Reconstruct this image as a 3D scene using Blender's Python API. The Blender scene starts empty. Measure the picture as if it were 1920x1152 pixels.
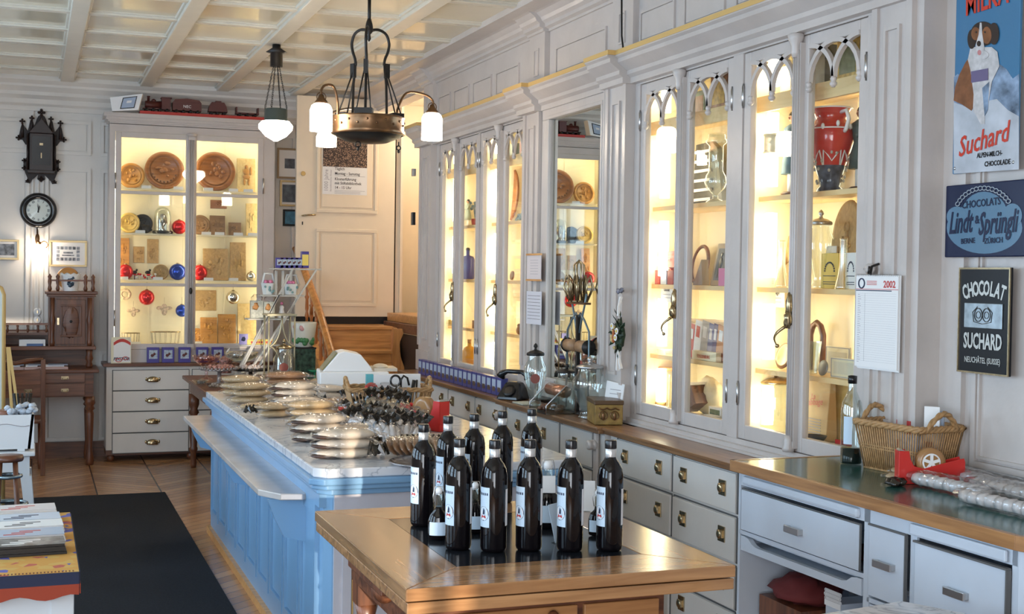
import bpy, math, random
from mathutils import Vector, Matrix, Euler, noise
V = Vector; R = math.radians; PI = math.pi
random.seed(11)
C = bpy.context.scene.collection
sc = bpy.context.scene
# ---------------- camera ----------------
HC = 1.68; FPX = 2425.0
_y, _p, _r = R(20.35), R(1.43), R(0.84)
_f = V((math.sin(_y)*math.cos(_p), math.cos(_y)*math.cos(_p), -math.sin(_p)))
_a = V((math.cos(_y), -math.sin(_y), 0)); _b = _a.cross(_f)
CR = _a*math.cos(_r)+_b*math.sin(_r); CU = -_a*math.sin(_r)+_b*math.cos(_r)
CP = V((0, 0, HC))
cam = bpy.data.objects.new('camera', bpy.data.cameras.new('camera')); C.objects.link(cam)
m3 = Matrix((CR, CU, -_f)).transposed().to_4x4(); m3.translation = CP
cam.matrix_world = m3
cam.data.sensor_width = 36; cam.data.lens = FPX/1920*36; cam.data.clip_start = .05
sc.camera = cam
def ray(x, y): return _f + CR*((x-960)/FPX) - CU*((y-576)/FPX)
def PX(x, y, X): d = ray(x, y); return CP+d*(X/d.x)
def PY(x, y, Y): d = ray(x, y); return CP+d*(Y/d.y)
def PZ(x, y, Z): d = ray(x, y); return CP+d*((Z-HC)/d.z)
# ---------------- world, light, exposure ----------------
vs = sc.view_settings; sc.display_settings.display_device = 'sRGB'
vs.view_transform = 'Standard'; vs.look = 'None'; vs.gamma = 1; vs.exposure = 0.42; vs.use_curve_mapping = False
w = bpy.data.worlds.new('world'); sc.world = w; w.use_nodes = True
bg = w.node_tree.nodes['Background']; bg.inputs[0].default_value = (.62, .78, 1, 1); bg.inputs[1].default_value = .8
def area(name, loc, rot, sx, sy, power, col):
    l = bpy.data.lights.new(name, 'AREA'); l.shape = 'RECTANGLE'; l.size = sx; l.size_y = sy; l.energy = power; l.color = col
    o = bpy.data.objects.new(name, l); C.objects.link(o); o.location = loc; o.rotation_euler = rot; return o
DAY = (.56, .78, 1)
WINS_L = [(0.2, 1.8), (2.7, 4.3), (5.2, 6.8), (7.7, 9.3)]       # openings of the left wall along Y
WINS_R = [(-2.3, -1.27), (.36, .66)]                                 # openings of the unseen rear wall along X, sized to place the sun patches
for i, (a, b) in enumerate(WINS_L):
    area('window_daylight', (-2.62, (a+b)/2, 1.95), (0, R(-90), 0), 1.9, b-a, 62, DAY)
for a, b, z, p in ((-2.3, -1.27, 1.6, 30), (-1.15, .25, 1.45, 85)):  # second one is added fill in front of solid wall, no opening there
    area('rear_day_fill', ((a+b)/2, -1.46, z), (R(90), 0, 0), b-a, 2.3, p, (.88, .93, 1))
sun = bpy.data.lights.new('sun', 'SUN'); sun.energy = 4.0; sun.angle = R(.6); sun.color = (1, .86, .68)
so = bpy.data.objects.new('sun', sun); C.objects.link(so)
so.rotation_euler = (V((.10, 1, -.125))).to_track_quat('-Z', 'Y').to_euler()
# ---------------- mesh builder ----------------
def cr(pts, k=5):
    """Catmull-Rom points through pts"""
    P = [V(p) for p in pts]; out = []
    for i in range(len(P)-1):
        a, b, c, d = P[max(i-1, 0)], P[i], P[i+1], P[min(i+2, len(P)-1)]
        for j in range(k):
            t = j/k; out.append(.5*((2*b)+(c-a)*t+(2*a-5*b+4*c-d)*t*t+(3*b-a-3*c+d)*t**3))
    return out+[P[-1]]
class MB:
    def __init__(s): s.v = []; s.f = []; s.s = []; s.m = []; s.x = None; s.mi = 0
    def add(s, vs, fs, sm=False):
        n = len(s.v)
        s.v += [tuple(s.x @ V(p)) for p in vs] if s.x else [tuple(p) for p in vs]
        s.f += [tuple(i+n for i in f) for f in fs]; s.s += [sm]*len(fs); s.m += [s.mi]*len(fs); return s
    def box(s, x0, x1, y0, y1, z0, z1):
        return s.add([(x0,y0,z0),(x1,y0,z0),(x1,y1,z0),(x0,y1,z0),(x0,y0,z1),(x1,y0,z1),(x1,y1,z1),(x0,y1,z1)],
            [(0,3,2,1),(4,5,6,7),(0,1,5,4),(1,2,6,5),(2,3,7,6),(3,0,4,7)])
    def hexa(s, b, t): return s.add(list(b)+list(t), [(0,3,2,1),(4,5,6,7),(0,1,5,4),(1,2,6,5),(2,3,7,6),(3,0,4,7)])
    def lathe(s, pr, c=(0,0,0), n=20, sy=1, caps=True, sm=True):
        vs = []; fs = []
        for r, z in pr:
            for i in range(n):
                a = 2*PI*i/n; vs.append((c[0]+r*math.cos(a), c[1]+r*sy*math.sin(a), c[2]+z))
        for k in range(len(pr)-1):
            for i in range(n):
                j = (i+1) % n; fs.append((k*n+i, k*n+j, (k+1)*n+j, (k+1)*n+i))
        s.add(vs, fs, sm)
        if caps:
            m = len(s.v)-len(vs)
            if pr[0][0] > 1e-5: s.f.append(tuple(m+i for i in reversed(range(n)))); s.s.append(False); s.m.append(s.mi)
            if pr[-1][0] > 1e-5: s.f.append(tuple(m+(len(pr)-1)*n+i for i in range(n))); s.s.append(False); s.m.append(s.mi)
        return s
    def tube(s, pts, r, n=8, flat=None, closed=False):
        pts = [V(p) for p in pts]; N = len(pts); rs = r if isinstance(r, (list, tuple)) else [r]*N
        vs = []; fs = []; up = None
        for i, p in enumerate(pts):
            if closed: t = pts[(i+1) % N]-pts[i-1]
            else: t = pts[min(i+1, N-1)]-pts[max(i-1, 0)]
            t.normalize()
            if up is None: up = V((0,0,1)) if abs(t.z) < .9 else V((0,1,0))
            a = t.cross(up)
            if a.length < 1e-4: a = t.orthogonal()
            a.normalize(); b = a.cross(t); up = b if not flat else up
            for k in range(n):
                q = 2*PI*k/n + (PI/4 if n == 4 else 0)
                vs.append(p + (a*math.cos(q)*(flat[0] if flat else 1) + b*math.sin(q)*(flat[1] if flat else 1))*rs[i])
        M = N if closed else N-1
        for i in range(M):
            for k in range(n):
                j = (k+1) % n; i2 = (i+1) % N
                fs.append((i*n+k, i*n+j, i2*n+j, i2*n+k))
        if not closed: fs += [tuple(reversed(range(n))), tuple((N-1)*n+k for k in range(n))]
        return s.add(vs, fs, n > 4)
    def cyl(s, p0, p1, r0, r1=None, n=14):
        p0 = V(p0); p1 = V(p1); return s.tube([p0, p1], [r0, r0 if r1 is None else r1], n)
    def prism(s, poly, a, b, pl='xz'):
        def P(u, v, w):
            return {'xz': (u, w, v), 'yz': (w, u, v), 'xy': (u, v, w)}[pl]
        n = len(poly)
        vs = [P(u, v, a) for u, v in poly]+[P(u, v, b) for u, v in poly]
        fs = [tuple(range(n)), tuple(reversed(range(n, 2*n)))]+[(i, i+n, (i+1) % n+n, (i+1) % n) for i in range(n)]
        return s.add(vs, fs)
    def ell(s, c, r, n=16, m=10, nz=0, fr=6, flat=0):
        vs = []; fs = []
        for i in range(m+1):
            t = -PI/2+PI*i/m
            for k in range(n):
                q = 2*PI*k/n; d = V((math.cos(t)*math.cos(q), math.cos(t)*math.sin(q), math.sin(t)))
                e = 1+nz*noise.noise(V((d.x*r[0], d.y*r[1], d.z*r[2]))*fr/max(r)+V(c)*7)
                if flat: d.z = max(d.z, -flat)
                vs.append((c[0]+d.x*r[0]*e, c[1]+d.y*r[1]*e, c[2]+d.z*r[2]*e))
        for i in range(m):
            for k in range(n):
                j = (k+1) % n; fs.append((i*n+k, i*n+j, (i+1)*n+j, (i+1)*n+k))
        return s.add(vs, fs, True)
    def ring(s, c, R0, r, n=32, k=8, ax='z', sc_=(1, 1)):
        pts = []
        for i in range(n):
            q = 2*PI*i/n; u = R0*math.cos(q)*sc_[0]; v = R0*math.sin(q)*sc_[1]
            pts.append(V(c)+V({'z': (u, v, 0), 'y': (u, 0, v), 'x': (0, u, v)}[ax]))
        return s.tube(pts, r, k, closed=True)
    def frame(s, ax, p, d, a0, a1, z0, z1, w):
        """rectangular moulding on a plane: ax 'x' -> plane X=p standing out to p-d, spans Y a0..a1; ax 'y' likewise"""
        for (u0, u1, v0, v1) in ((a0, a1, z0, z0+w), (a0, a1, z1-w, z1), (a0, a0+w, z0+w, z1-w), (a1-w, a1, z0+w, z1-w)):
            if ax == 'x': s.box(p-d, p, u0, u1, v0, v1)
            else: s.box(u0, u1, p-d, p, v0, v1)
        return s
LAST = [None]
def obj(name, mb, mt=None, parent=None, bev=0, sub=0):
    me = bpy.data.meshes.new(name); me.from_pydata(mb.v, [], mb.f)
    ms = mt if isinstance(mt, (list, tuple)) else [mt]
    for m in ms:
        if m: me.materials.append(m)
    me.polygons.foreach_set('use_smooth', mb.s)
    if len(ms) > 1: me.polygons.foreach_set('material_index', mb.m)
    me.update(); o = bpy.data.objects.new(name, me); C.objects.link(o)
    LAST[0] = o
    if parent: o.parent = parent
    if bev:
        b = o.modifiers.new('bevel', 'BEVEL'); b.width = bev; b.segments = 2; b.limit_method = 'ANGLE'; b.harden_normals = False
    if sub:
        b = o.modifiers.new('sub', 'SUBSURF'); b.levels = sub; b.render_levels = sub
    return o
RW = Matrix(((0, 0, -1), (-1, 0, 0), (0, 1, 0)))     # local x,y,z(out) on the right wall
BW = Matrix(((1, 0, 0), (0, 0, -1), (0, 1, 0)))      # on a face looking at the camera
def thing(name, label, cat, loc=(0,0,0), rot=0, group=None):
    o = bpy.data.objects.new(name, None); C.objects.link(o); o.empty_display_size = .05
    o.location = loc
    o.rotation_euler = rot.to_euler() if isinstance(rot, Matrix) else ((0, 0, rot) if not isinstance(rot, tuple) else rot)
    return tag(o, label, cat, group)
def tag(o, label, cat, group=None):
    o['label'] = label; o['category'] = cat
    if group: o['group'] = group
    return o
def struct(name, mb, mt, parent=None, bev=0):
    o = obj(name, mb, mt, parent, bev)
    if not parent: o['kind'] = 'structure'
    return o
def dup(root, loc, rot=0, label=None, group=None, sc_=1):
    def cp(o, par):
        c = o.copy(); C.objects.link(c); c.parent = par
        for ch in o.children: cp(ch, c)
        return c
    r = cp(root, None); r.location = loc
    r.rotation_euler = rot if isinstance(rot, tuple) else (0, 0, rot)
    if sc_ != 1: r.scale = (sc_,)*3
    if label: r['label'] = label
    if group: r['group'] = group
    return r
def one(name, mb, mt, label, cat, group=None, loc=None, bev=0, rot=None):
    o = obj(name, mb, mt, None, bev); tag(o, label, cat, group)
    if loc is not None: o.location = loc
    if rot is not None: o.rotation_euler = rot.to_euler() if isinstance(rot, Matrix) else ((0, 0, rot) if not isinstance(rot, tuple) else rot)
    return o
def text(body, size, mt, parent, x=0, y=0, z=.001, shear=0, sx=1, ext=.0004, bold=0, name='lettering', rz=0, al='CENTER', sp=1):
    cu = bpy.data.curves.new('t', 'FONT'); cu.body = body; cu.size = size; cu.shear = shear; cu.extrude = ext; cu.offset = bold*size
    cu.align_x = al; cu.align_y = 'CENTER'; cu.resolution_u = 2; cu.space_character = sp
    t = bpy.data.objects.new('t', cu); C.objects.link(t)
    me = bpy.data.meshes.new_from_object(t); bpy.data.objects.remove(t); bpy.data.curves.remove(cu)
    me.name = name; me.transform(Matrix.Translation((x, y, z)) @ Matrix.Rotation(rz, 4, 'Z') @ Matrix.Diagonal((sx, 1, 1, 1)))
    me.materials.clear(); me.materials.append(mt)
    o = bpy.data.objects.new(name, me); C.objects.link(o); o.parent = parent; LAST[0] = o; return o
def arc_text(body, size, mt, parent, cx, cy, rad, spread, bold=0, sx=1, name='lettering', z=.001):
    """letters along an arc, joined into one mesh"""
    mb = MB(); n = len(body)
    for i, ch in enumerate(body):
        if ch == ' ': continue
        a = (i-(n-1)/2)*spread
        cu = bpy.data.curves.new('t', 'FONT'); cu.body = ch; cu.size = size; cu.extrude = .0004; cu.offset = bold*size
        cu.align_x = 'CENTER'; cu.align_y = 'CENTER'; cu.resolution_u = 2
        t = bpy.data.objects.new('t', cu); C.objects.link(t); me = bpy.data.meshes.new_from_object(t)
        bpy.data.objects.remove(t); bpy.data.curves.remove(cu)
        M = Matrix.Translation((cx+rad*math.sin(a), cy+rad*math.cos(a), z)) @ Matrix.Rotation(-a, 4, 'Z') @ Matrix.Diagonal((sx, 1, 1, 1))
        mb.add([M @ v.co for v in me.vertices], [tuple(p.vertices) for p in me.polygons]); bpy.data.meshes.remove(me)
    return obj(name, mb, mt, parent)
# ---------------- materials ----------------
def nodes(name):
    m = bpy.data.materials.new(name); m.use_nodes = True; return m, m.node_tree.nodes, m.node_tree.links, m.node_tree.nodes['Principled BSDF']
def mat(name, col, rough=.5, metal=0, vary=0, scale=8, bump=0, bscale=60, coat=0, emit=0, ecol=None, spec=.5):
    m, n, l, b = nodes(name)
    b.inputs['Base Color'].default_value = (*col, 1); b.inputs['Roughness'].default_value = rough; b.inputs['Metallic'].default_value = metal
    b.inputs['Specular IOR Level'].default_value = spec
    if coat: b.inputs['Coat Weight'].default_value = coat; b.inputs['Coat Roughness'].default_value = .12
    if emit: b.inputs['Emission Strength'].default_value = emit; b.inputs['Emission Color'].default_value = (*(ecol or col), 1)
    if vary or bump: tc = n.new('ShaderNodeTexCoord')
    if vary:
        t = n.new('ShaderNodeTexNoise'); t.inputs['Scale'].default_value = scale; t.inputs['Detail'].default_value = 5
        l.new(tc.outputs['Object'], t.inputs['Vector'])
        r = n.new('ShaderNodeMapRange'); r.inputs[1].default_value = .3; r.inputs[2].default_value = .7
        r.inputs[3].default_value = 1-vary; r.inputs[4].default_value = 1+vary*.5; l.new(t.outputs['Fac'], r.inputs[0])
        h = n.new('ShaderNodeHueSaturation'); h.inputs['Color'].default_value = (*col, 1); l.new(r.outputs[0], h.inputs['Value'])
        l.new(h.outputs[0], b.inputs['Base Color'])
    if bump:
        t2 = n.new('ShaderNodeTexNoise'); t2.inputs['Scale'].default_value = bscale; t2.inputs['Detail'].default_value = 3
        l.new(tc.outputs['Object'], t2.inputs['Vector'])
        bp = n.new('ShaderNodeBump'); bp.inputs['Strength'].default_value = bump; bp.inputs['Distance'].default_value = .004
        l.new(t2.outputs['Fac'], bp.inputs['Height']); l.new(bp.outputs[0], b.inputs['Normal'])
    return m
def wood(name, c1, c2, rough=.35, ax='X', sc1=3, coat=.3, stretch=14):
    m, n, l, b = nodes(name); tc = n.new('ShaderNodeTexCoord'); mp = n.new('ShaderNodeMapping')
    s = {'X': (1, stretch, stretch), 'Y': (stretch, 1, stretch), 'Z': (stretch, stretch, 1)}[ax]
    mp.inputs['Scale'].default_value = s; l.new(tc.outputs['Object'], mp.inputs['Vector'])
    t = n.new('ShaderNodeTexNoise'); t.inputs['Scale'].default_value = sc1; t.inputs['Detail'].default_value = 6; t.inputs['Distortion'].default_value = .8
    l.new(mp.outputs[0], t.inputs['Vector'])
    t2 = n.new('ShaderNodeTexNoise'); t2.inputs['Scale'].default_value = 2.2; l.new(tc.outputs['Object'], t2.inputs['Vector'])
    mx = n.new('ShaderNodeMath'); mx.operation = 'MULTIPLY_ADD'; mx.inputs[1].default_value = .35; l.new(t2.outputs['Fac'], mx.inputs[0]); l.new(t.outputs['Fac'], mx.inputs[2])
    cr = n.new('ShaderNodeValToRGB'); cr.color_ramp.elements[0].position = .45; cr.color_ramp.elements[0].color = (*c2, 1)
    cr.color_ramp.elements[1].position = .85; cr.color_ramp.elements[1].color = (*c1, 1)
    l.new(mx.outputs[0], cr.inputs[0]); l.new(cr.outputs[0], b.inputs['Base Color'])
    b.inputs['Roughness'].default_value = rough; b.inputs['Coat Weight'].default_value = coat; b.inputs['Coat Roughness'].default_value = .15
    return m
def glass(name, tint=(.97, .98, .97), base=.04, bump=0, rough=.02, gcol=(1, 1, 1)):
    m, n, l, b = nodes(name); n.remove(b); out = n['Material Output']
    t = n.new('ShaderNodeBsdfTransparent'); t.inputs[0].default_value = (*tint, 1)
    g = n.new('ShaderNodeBsdfGlossy'); g.inputs['Roughness'].default_value = rough; g.inputs[0].default_value = (*gcol, 1)
    lw = n.new('ShaderNodeLayerWeight'); lw.inputs['Blend'].default_value = .5
    mr = n.new('ShaderNodeMath'); mr.operation = 'POWER'; mr.inputs[1].default_value = 4; l.new(lw.outputs['Facing'], mr.inputs[0])
    ma = n.new('ShaderNodeMath'); ma.operation = 'MULTIPLY_ADD'; ma.inputs[1].default_value = .75; ma.inputs[2].default_value = base; ma.use_clamp = True
    l.new(mr.outputs[0], ma.inputs[0]); mx = n.new('ShaderNodeMixShader'); l.new(ma.outputs[0], mx.inputs[0])
    l.new(t.outputs[0], mx.inputs[1]); l.new(g.outputs[0], mx.inputs[2]); l.new(mx.outputs[0], out.inputs[0])
    if bump:
        tc = n.new('ShaderNodeTexCoord'); v = n.new('ShaderNodeTexVoronoi'); v.inputs['Scale'].default_value = 45; l.new(tc.outputs['Object'], v.inputs[0])
        bp = n.new('ShaderNodeBump'); bp.inputs['Strength'].default_value = bump; bp.inputs['Distance'].default_value = .01
        l.new(v.outputs[0], bp.inputs['Height']); l.new(bp.outputs[0], g.inputs['Normal']); l.new(bp.outputs[0], lw.inputs['Normal'])
    return m
def emis(name, col, st):
    m, n, l, b = nodes(name); n.remove(b); e = n.new('ShaderNodeEmission'); e.inputs[0].default_value = (*col, 1); e.inputs[1].default_value = st
    l.new(e.outputs[0], n['Material Output'].inputs[0]); return m
def parquet(name):
    m, n, l, b = nodes(name); tc = n.new('ShaderNodeTexCoord'); sp = n.new('ShaderNodeSeparateXYZ'); l.new(tc.outputs['Object'], sp.inputs[0])
    def mth(op, a, c=None, d=None):
        q = n.new('ShaderNodeMath'); q.operation = op
        for i, s in enumerate((a, c, d)):
            if s is None: continue
            if isinstance(s, (int, float)): q.inputs[i].default_value = s
            else: l.new(s, q.inputs[i])
        return q.outputs[0]
    W = .46; u = mth('DIVIDE', sp.outputs[0], W); col = mth('FLOOR', u)
    tri = mth('ABSOLUTE', mth('SUBTRACT', mth('MULTIPLY', mth('FRACT', mth('DIVIDE', u, 2)), 2), 1))
    v = mth('DIVIDE', mth('ADD', sp.outputs[1], mth('MULTIPLY', tri, W*.85)), .115); idx = mth('FLOOR', v); fr = mth('FRACT', v)
    cx = n.new('ShaderNodeCombineXYZ'); l.new(col, cx.inputs[0]); l.new(idx, cx.inputs[1])
    wn = n.new('ShaderNodeTexWhiteNoise'); wn.noise_dimensions = '2D'; l.new(cx.outputs[0], wn.inputs['Vector'])
    cr = n.new('ShaderNodeValToRGB'); cr.color_ramp.elements[0].color = (.25, .115, .05, 1); cr.color_ramp.elements[1].color = (.52, .28, .135, 1)
    nz = n.new('ShaderNodeTexNoise'); nz.inputs['Scale'].default_value = 14; nz.inputs['Detail'].default_value = 6; l.new(tc.outputs['Object'], nz.inputs[0])
    l.new(mth('MULTIPLY_ADD', nz.outputs['Fac'], .4, mth('MULTIPLY', wn.outputs[0], .6)), cr.inputs[0])
    fu = mth('FRACT', u)
    gap = mth('MAXIMUM', mth('LESS_THAN', fr, .045), mth('MAXIMUM', mth('LESS_THAN', fu, .012), mth('GREATER_THAN', fu, .988)))
    mx = n.new('ShaderNodeMix'); mx.data_type = 'RGBA'; l.new(gap, mx.inputs[0]); l.new(cr.outputs[0], mx.inputs[6]); mx.inputs[7].default_value = (.04, .02, .012, 1)
    l.new(mx.outputs[2], b.inputs['Base Color']); b.inputs['Roughness'].default_value = .24; return m
def marble(name):
    m, n, l, b = nodes(name); tc = n.new('ShaderNodeTexCoord'); t = n.new('ShaderNodeTexNoise'); t.inputs['Scale'].default_value = 3.5
    t.inputs['Detail'].default_value = 9; t.inputs['Distortion'].default_value = 2.2; l.new(tc.outputs['Object'], t.inputs[0])
    q = n.new('ShaderNodeMath'); q.operation = 'SUBTRACT'; q.inputs[1].default_value = .5; l.new(t.outputs['Fac'], q.inputs[0])
    q2 = n.new('ShaderNodeMath'); q2.operation = 'ABSOLUTE'; l.new(q.outputs[0], q2.inputs[0])
    cr = n.new('ShaderNodeValToRGB'); e = cr.color_ramp.elements; e[0].position = 0; e[0].color = (.34, .36, .40, 1); e[1].position = .03; e[1].color = (.66, .67, .70, 1)
    e2 = e.new(.012); e2.color = (.54, .56, .6, 1)
    l.new(q2.outputs[0], cr.inputs[0]); l.new(cr.outputs[0], b.inputs['Base Color']); b.inputs['Roughness'].default_value = .12; return m
M = {}
M['paint'] = mat('grey_white_paint', (.535, .485, .455), .3, vary=.08, scale=5, bump=.25, bscale=35)
M['paint2'] = mat('light_grey_paint', (.67, .64, .60), .3, vary=.07, scale=3, bump=.12, bscale=30)
M['ceil'] = mat('ceiling_gloss_paint', (.64, .58, .44), .13, vary=.06, scale=2, bump=.12, bscale=9)
M['rib'] = mat('ceiling_rib_paint', (.64, .60, .51), .32, vary=.05, bump=.1)
M['blue'] = mat('pale_blue_paint', (.19, .36, .56), .28, vary=.05, scale=4, bump=.12, bscale=30)
M['bluegrey'] = mat('blue_grey_paint', (.50, .56, .64), .32, vary=.03)
M['cream'] = mat('cream_paint', (.80, .68, .52), .4, vary=.03)
M['shell'] = mat('warm_white_paint', (.78, .70, .50), .5)
M['shelfgold'] = mat('gold_shelf_paint', (.80, .58, .30), .4)  # orange-yellow colour of the cabinet shelves
M['line'] = mat('groove_shadow_paint', (.10, .10, .10), .6)
M['gold'] = mat('gold_paint', (.62, .40, .14), .4)
M['white'] = mat('white_enamel', (.80, .80, .80), .4)
M['paper'] = mat('paper', (.78, .77, .76), .7)
M['black'] = mat('black_gloss', (.012, .012, .014), .15)
M['dark'] = mat('dark_iron', (.03, .027, .025), .4, .6)
M['bronze'] = mat('aged_bronze', (.20, .11, .055), .3, .85, vary=.3, scale=20)
M['brass'] = mat('tarnished_brass', (.42, .33, .20), .22, .95, vary=.25, scale=30)
M['steel'] = mat('brushed_steel', (.50, .50, .50), .3, 1)
M['table'] = wood('walnut_top', (.47, .255, .115), (.25, .12, .05), .2, 'X', 2.2, .5)
M['tabley'] = wood('walnut_top_side', (.40, .22, .10), (.18, .09, .038), .2, 'Y', 2.2, .5)
M['ledge'] = wood('brown_ledge', (.30, .155, .07), (.12, .055, .025), .3, 'Y', 2, .2)
M['dwood'] = wood('dark_brown_wood', (.19, .065, .026), (.055, .018, .009), .4, 'Z', 2.5, .1)
M['dwoodx'] = wood('dark_brown_wood_flat', (.20, .07, .030), (.06, .020, .010), .38, 'X', 2.5, .1)
M['oak'] = wood('honey_oak', (.70, .36, .12), (.42, .18, .05), .3, 'X', 2.5, .15)
M['oakz'] = wood('honey_oak_upright', (.66, .31, .095), (.38, .15, .04), .3, 'Z', 2.5, .15)
M['pale'] = wood('pale_wood', (.62, .44, .20), (.42, .27, .11), .5, 'Z', 2.5, 0)
M['mid'] = wood('brown_mould_wood', (.42, .20, .07), (.22, .09, .03), .45, 'X', 3, .1)
M['wick'] = mat('wicker', (.42, .24, .10), .55, vary=.35, scale=60)
M['glass'] = glass('pane_glass', base=.025)
M['jar'] = glass('jar_glass', (.86, .90, .88), base=.16)
M['cello'] = glass('cellophane', (.95, .95, .96), base=.07, bump=.5, rough=.12)
M['mirror'] = mat('mirror_silver', (.82, .84, .80), .0, 1)
M['floor'] = parquet('oak_parquet'); M['marble'] = marble('white_marble')
M['rug'] = mat('charcoal_carpet', (.022, .023, .027), .95, vary=.25, scale=90, bump=.8, bscale=300, spec=.15)
M['green'] = mat('green_linoleum', (.028, .095, .082), .16)
M['red'] = mat('red_plastic', (.55, .025, .02), .3)
M['tubelamp'] = emis('fluorescent_tube', (1, .88, .60), 12)
M['shade'] = emis('lit_opal_glass', (1, .83, .64), 27)
def colm(nm, c, r=.5, **k):
    if nm not in M: M[nm] = mat(nm, c, r, **k)
    return M[nm]
# ================= SETTING =================
XW = 3.11; YB = 12.1; ZC = 3.31
struct('floor', MB().box(-2.5, 4.6, -1.6, 12.9, -.1, 0), M['floor'])
m = MB().box(-2.6, 4.6, -1.7, 12.9, 3.338, 3.46)
struct('ceiling', m, M['ceil'])
m = MB(); k0 = -4
for k in range(-4, 5):
    x = .2725+.665*k
    if x > 2.7: continue
    m.box(x-.055, x+.055, -1.6, 11.95, 3.300, 3.36); m.box(x-.072, x+.072, -1.6, 11.95, 3.322, 3.36)
struct('trim_1', m, M['rib'], bev=.006)
m = MB()
for k in range(-15, 5):
    y = 8.80+.665*k
    m.box(-2.4, 2.9, y-.035, y+.035, 3.315, 3.36); m.box(-2.4, 2.9, y-.052, y+.052, 3.328, 3.36)
struct('trim_2', m, M['rib'], bev=.005)
# crown mouldings: back wall and right wall
def prof_y(m, prof, x0, x1):   # profile in (Y,Z) swept along X
    m.prism(prof, x0, x1, 'yz')
def prof_x(m, prof, y0, y1):   # profile in (X,Z) swept along Y
    m.prism(prof, y0, y1, 'xz')
m = MB(); prof_y(m, [(YB, 3.05), (YB-.03, 3.05), (YB-.03, 3.09), (YB-.05, 3.11), (YB-.05, 3.15), (YB-.09, 3.18), (YB-.09, 3.21), (YB-.13, 3.25), (YB-.13, 3.27), (YB-.17, 3.30), (YB-.17, 3.37), (YB, 3.37)], -2.5, 3.0)
struct('trim_3', m, M['paint2'])
# back wall with raised panels
m = MB().box(-2.6, 2.36, YB, YB+.12, 0, 3.4)
def bwp(x0, x1, z0, z1):
    m.frame('y', YB, .022, x0, x1, z0, z1, .028); m.box(x0+.04, x1-.04, YB-.008, YB, z0+.04, z1-.04)
for x0, x1 in ((-2.3, -1.4), (-1.35, -.62), (-.55, -.03), (.10, .48), (.56, 1.2)):
    bwp(x0, x1, 2.68, 2.98)
    bwp(x0, x1, 1.05, 2.56)
    bwp(x0, x1, .15, .95)
bwp(2.08, 2.30, .9, 2.95)
for x in (-.01, .035, .075): m.box(x, x+.012, YB-.02, YB, .2, 3.05)
struct('wall_back', m, M['paint2'])
# alcove to the right of the door (stairs turn right)
m = MB().box(2.36, 4.5, 12.4, 12.5, 0, 3.4).box(2.30, 2.36, YB, 12.5, 0, 3.4)
m.box(4.4, 4.5, 10.15, 12.5, 0, 3.4).box(3.42, 4.5, 10.10, 10.17, 0, 3.4)
struct('wall_alcove', m, M['cream'])
# left wall with window openings, front wall behind the camera
m = MB(); e = [-1.6]+[q for ab in WINS_L for q in ab]+[12.2]
for i in range(0, len(e), 2): m.box(-2.5, -2.4, e[i], e[i+1], 0, 3.4)
for a, b in WINS_L: m.box(-2.5, -2.4, a, b, 0, .95); m.box(-2.5, -2.4, a, b, 2.95, 3.4)
struct('wall_left', m, M['paint2'])
m = MB(); e = [-2.5]+[q for ab in WINS_R for q in ab]+[3.6]
for i in range(0, len(e), 2): m.box(e[i], e[i+1], -1.6, -1.5, 0, 3.4)
for a, b in WINS_R: m.box(a, b, -1.6, -1.5, 0, .55); m.box(a, b, -1.6, -1.5, 2.95, 3.4)
struct('wall_front', m, M['paint2'])
n = 1
for a, b in WINS_L:
    m = MB(); c = (a+b)/2
    for y in (a+.03, c, b-.03): m.box(-2.48, -2.43, y-.03, y+.03, .95, 2.95)
    for z in (.98, 1.6, 2.3, 2.92): m.box(-2.48, -2.43, a, b, z-.025, z+.025)
    struct('window_%d' % n, m, M['white']); n += 1
for a, b in WINS_R:
    m = MB(); c = (a+b)/2
    for x in (a+.03, c, b-.03): m.box(x-.03, x+.03, -1.58, -1.53, .55, 2.95)
    for z in (.58, 2.2, 2.92): m.box(a, b, -1.58, -1.53, z-.025, z+.025)
    struct('window_%d' % n, m, M['white']); n += 1
m = MB().box(-1.15, .25, -1.5, -1.49, .35, 2.6); struct('window_%d' % n, m, M['white'])  # blind white pane added on the solid wall behind the fill light
# ---- right wall: sign wall, pilasters, frieze, header ----
m = MB()
m.box(XW, XW+.5, -1.6, 3.88, 0, 3.4)                       # sign wall
m.box(XW-.02, XW, 3.74, 3.86, .0, 3.1)
for y0, y1 in ((2.92, 3.355), (1.6, 2.85), (.3, 1.5)):
    m.frame('x', XW, .018, y0, y1, 1.03, 2.95, .025)
m.frame('x', XW, .018, 3.385, 3.69, 1.03, 2.95, .022)
m.frame('x', XW, .012, 3.41, 3.665, 1.06, 2.92, .010)
struct('wall_right', m, M['paint']); m = MB()
def pil(y0, y1, x=2.97, z1=2.80):                          # fluted pilaster
    m.box(x, 3.5, y0, y1, .9, z1)
    w_ = y1-y0
    m.box(x-.012, x, y0+.0*w_, y0+.14*w_, 1.1, z1-.1)
    m.box(x-.012, x, y1-.14*w_, y1, 1.1, z1-.1)
    m.frame('x', x, .012, y0+.3*w_, y1-.3*w_, 1.15, z1-.18, .014)
    m.box(x-.02, x, y0-.005, y1+.005, .9, 1.06)
pil(3.90, 4.14, 2.98); pil(6.24, 6.50, 2.95); pil(7.52, 7.80, 2.96); pil(9.84, 10.17, 2.96)
m.box(2.99, 3.5, 3.86, 3.92, .9, 3.1)
struct('trim_9', m, M['paint']); m = MB()
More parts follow.
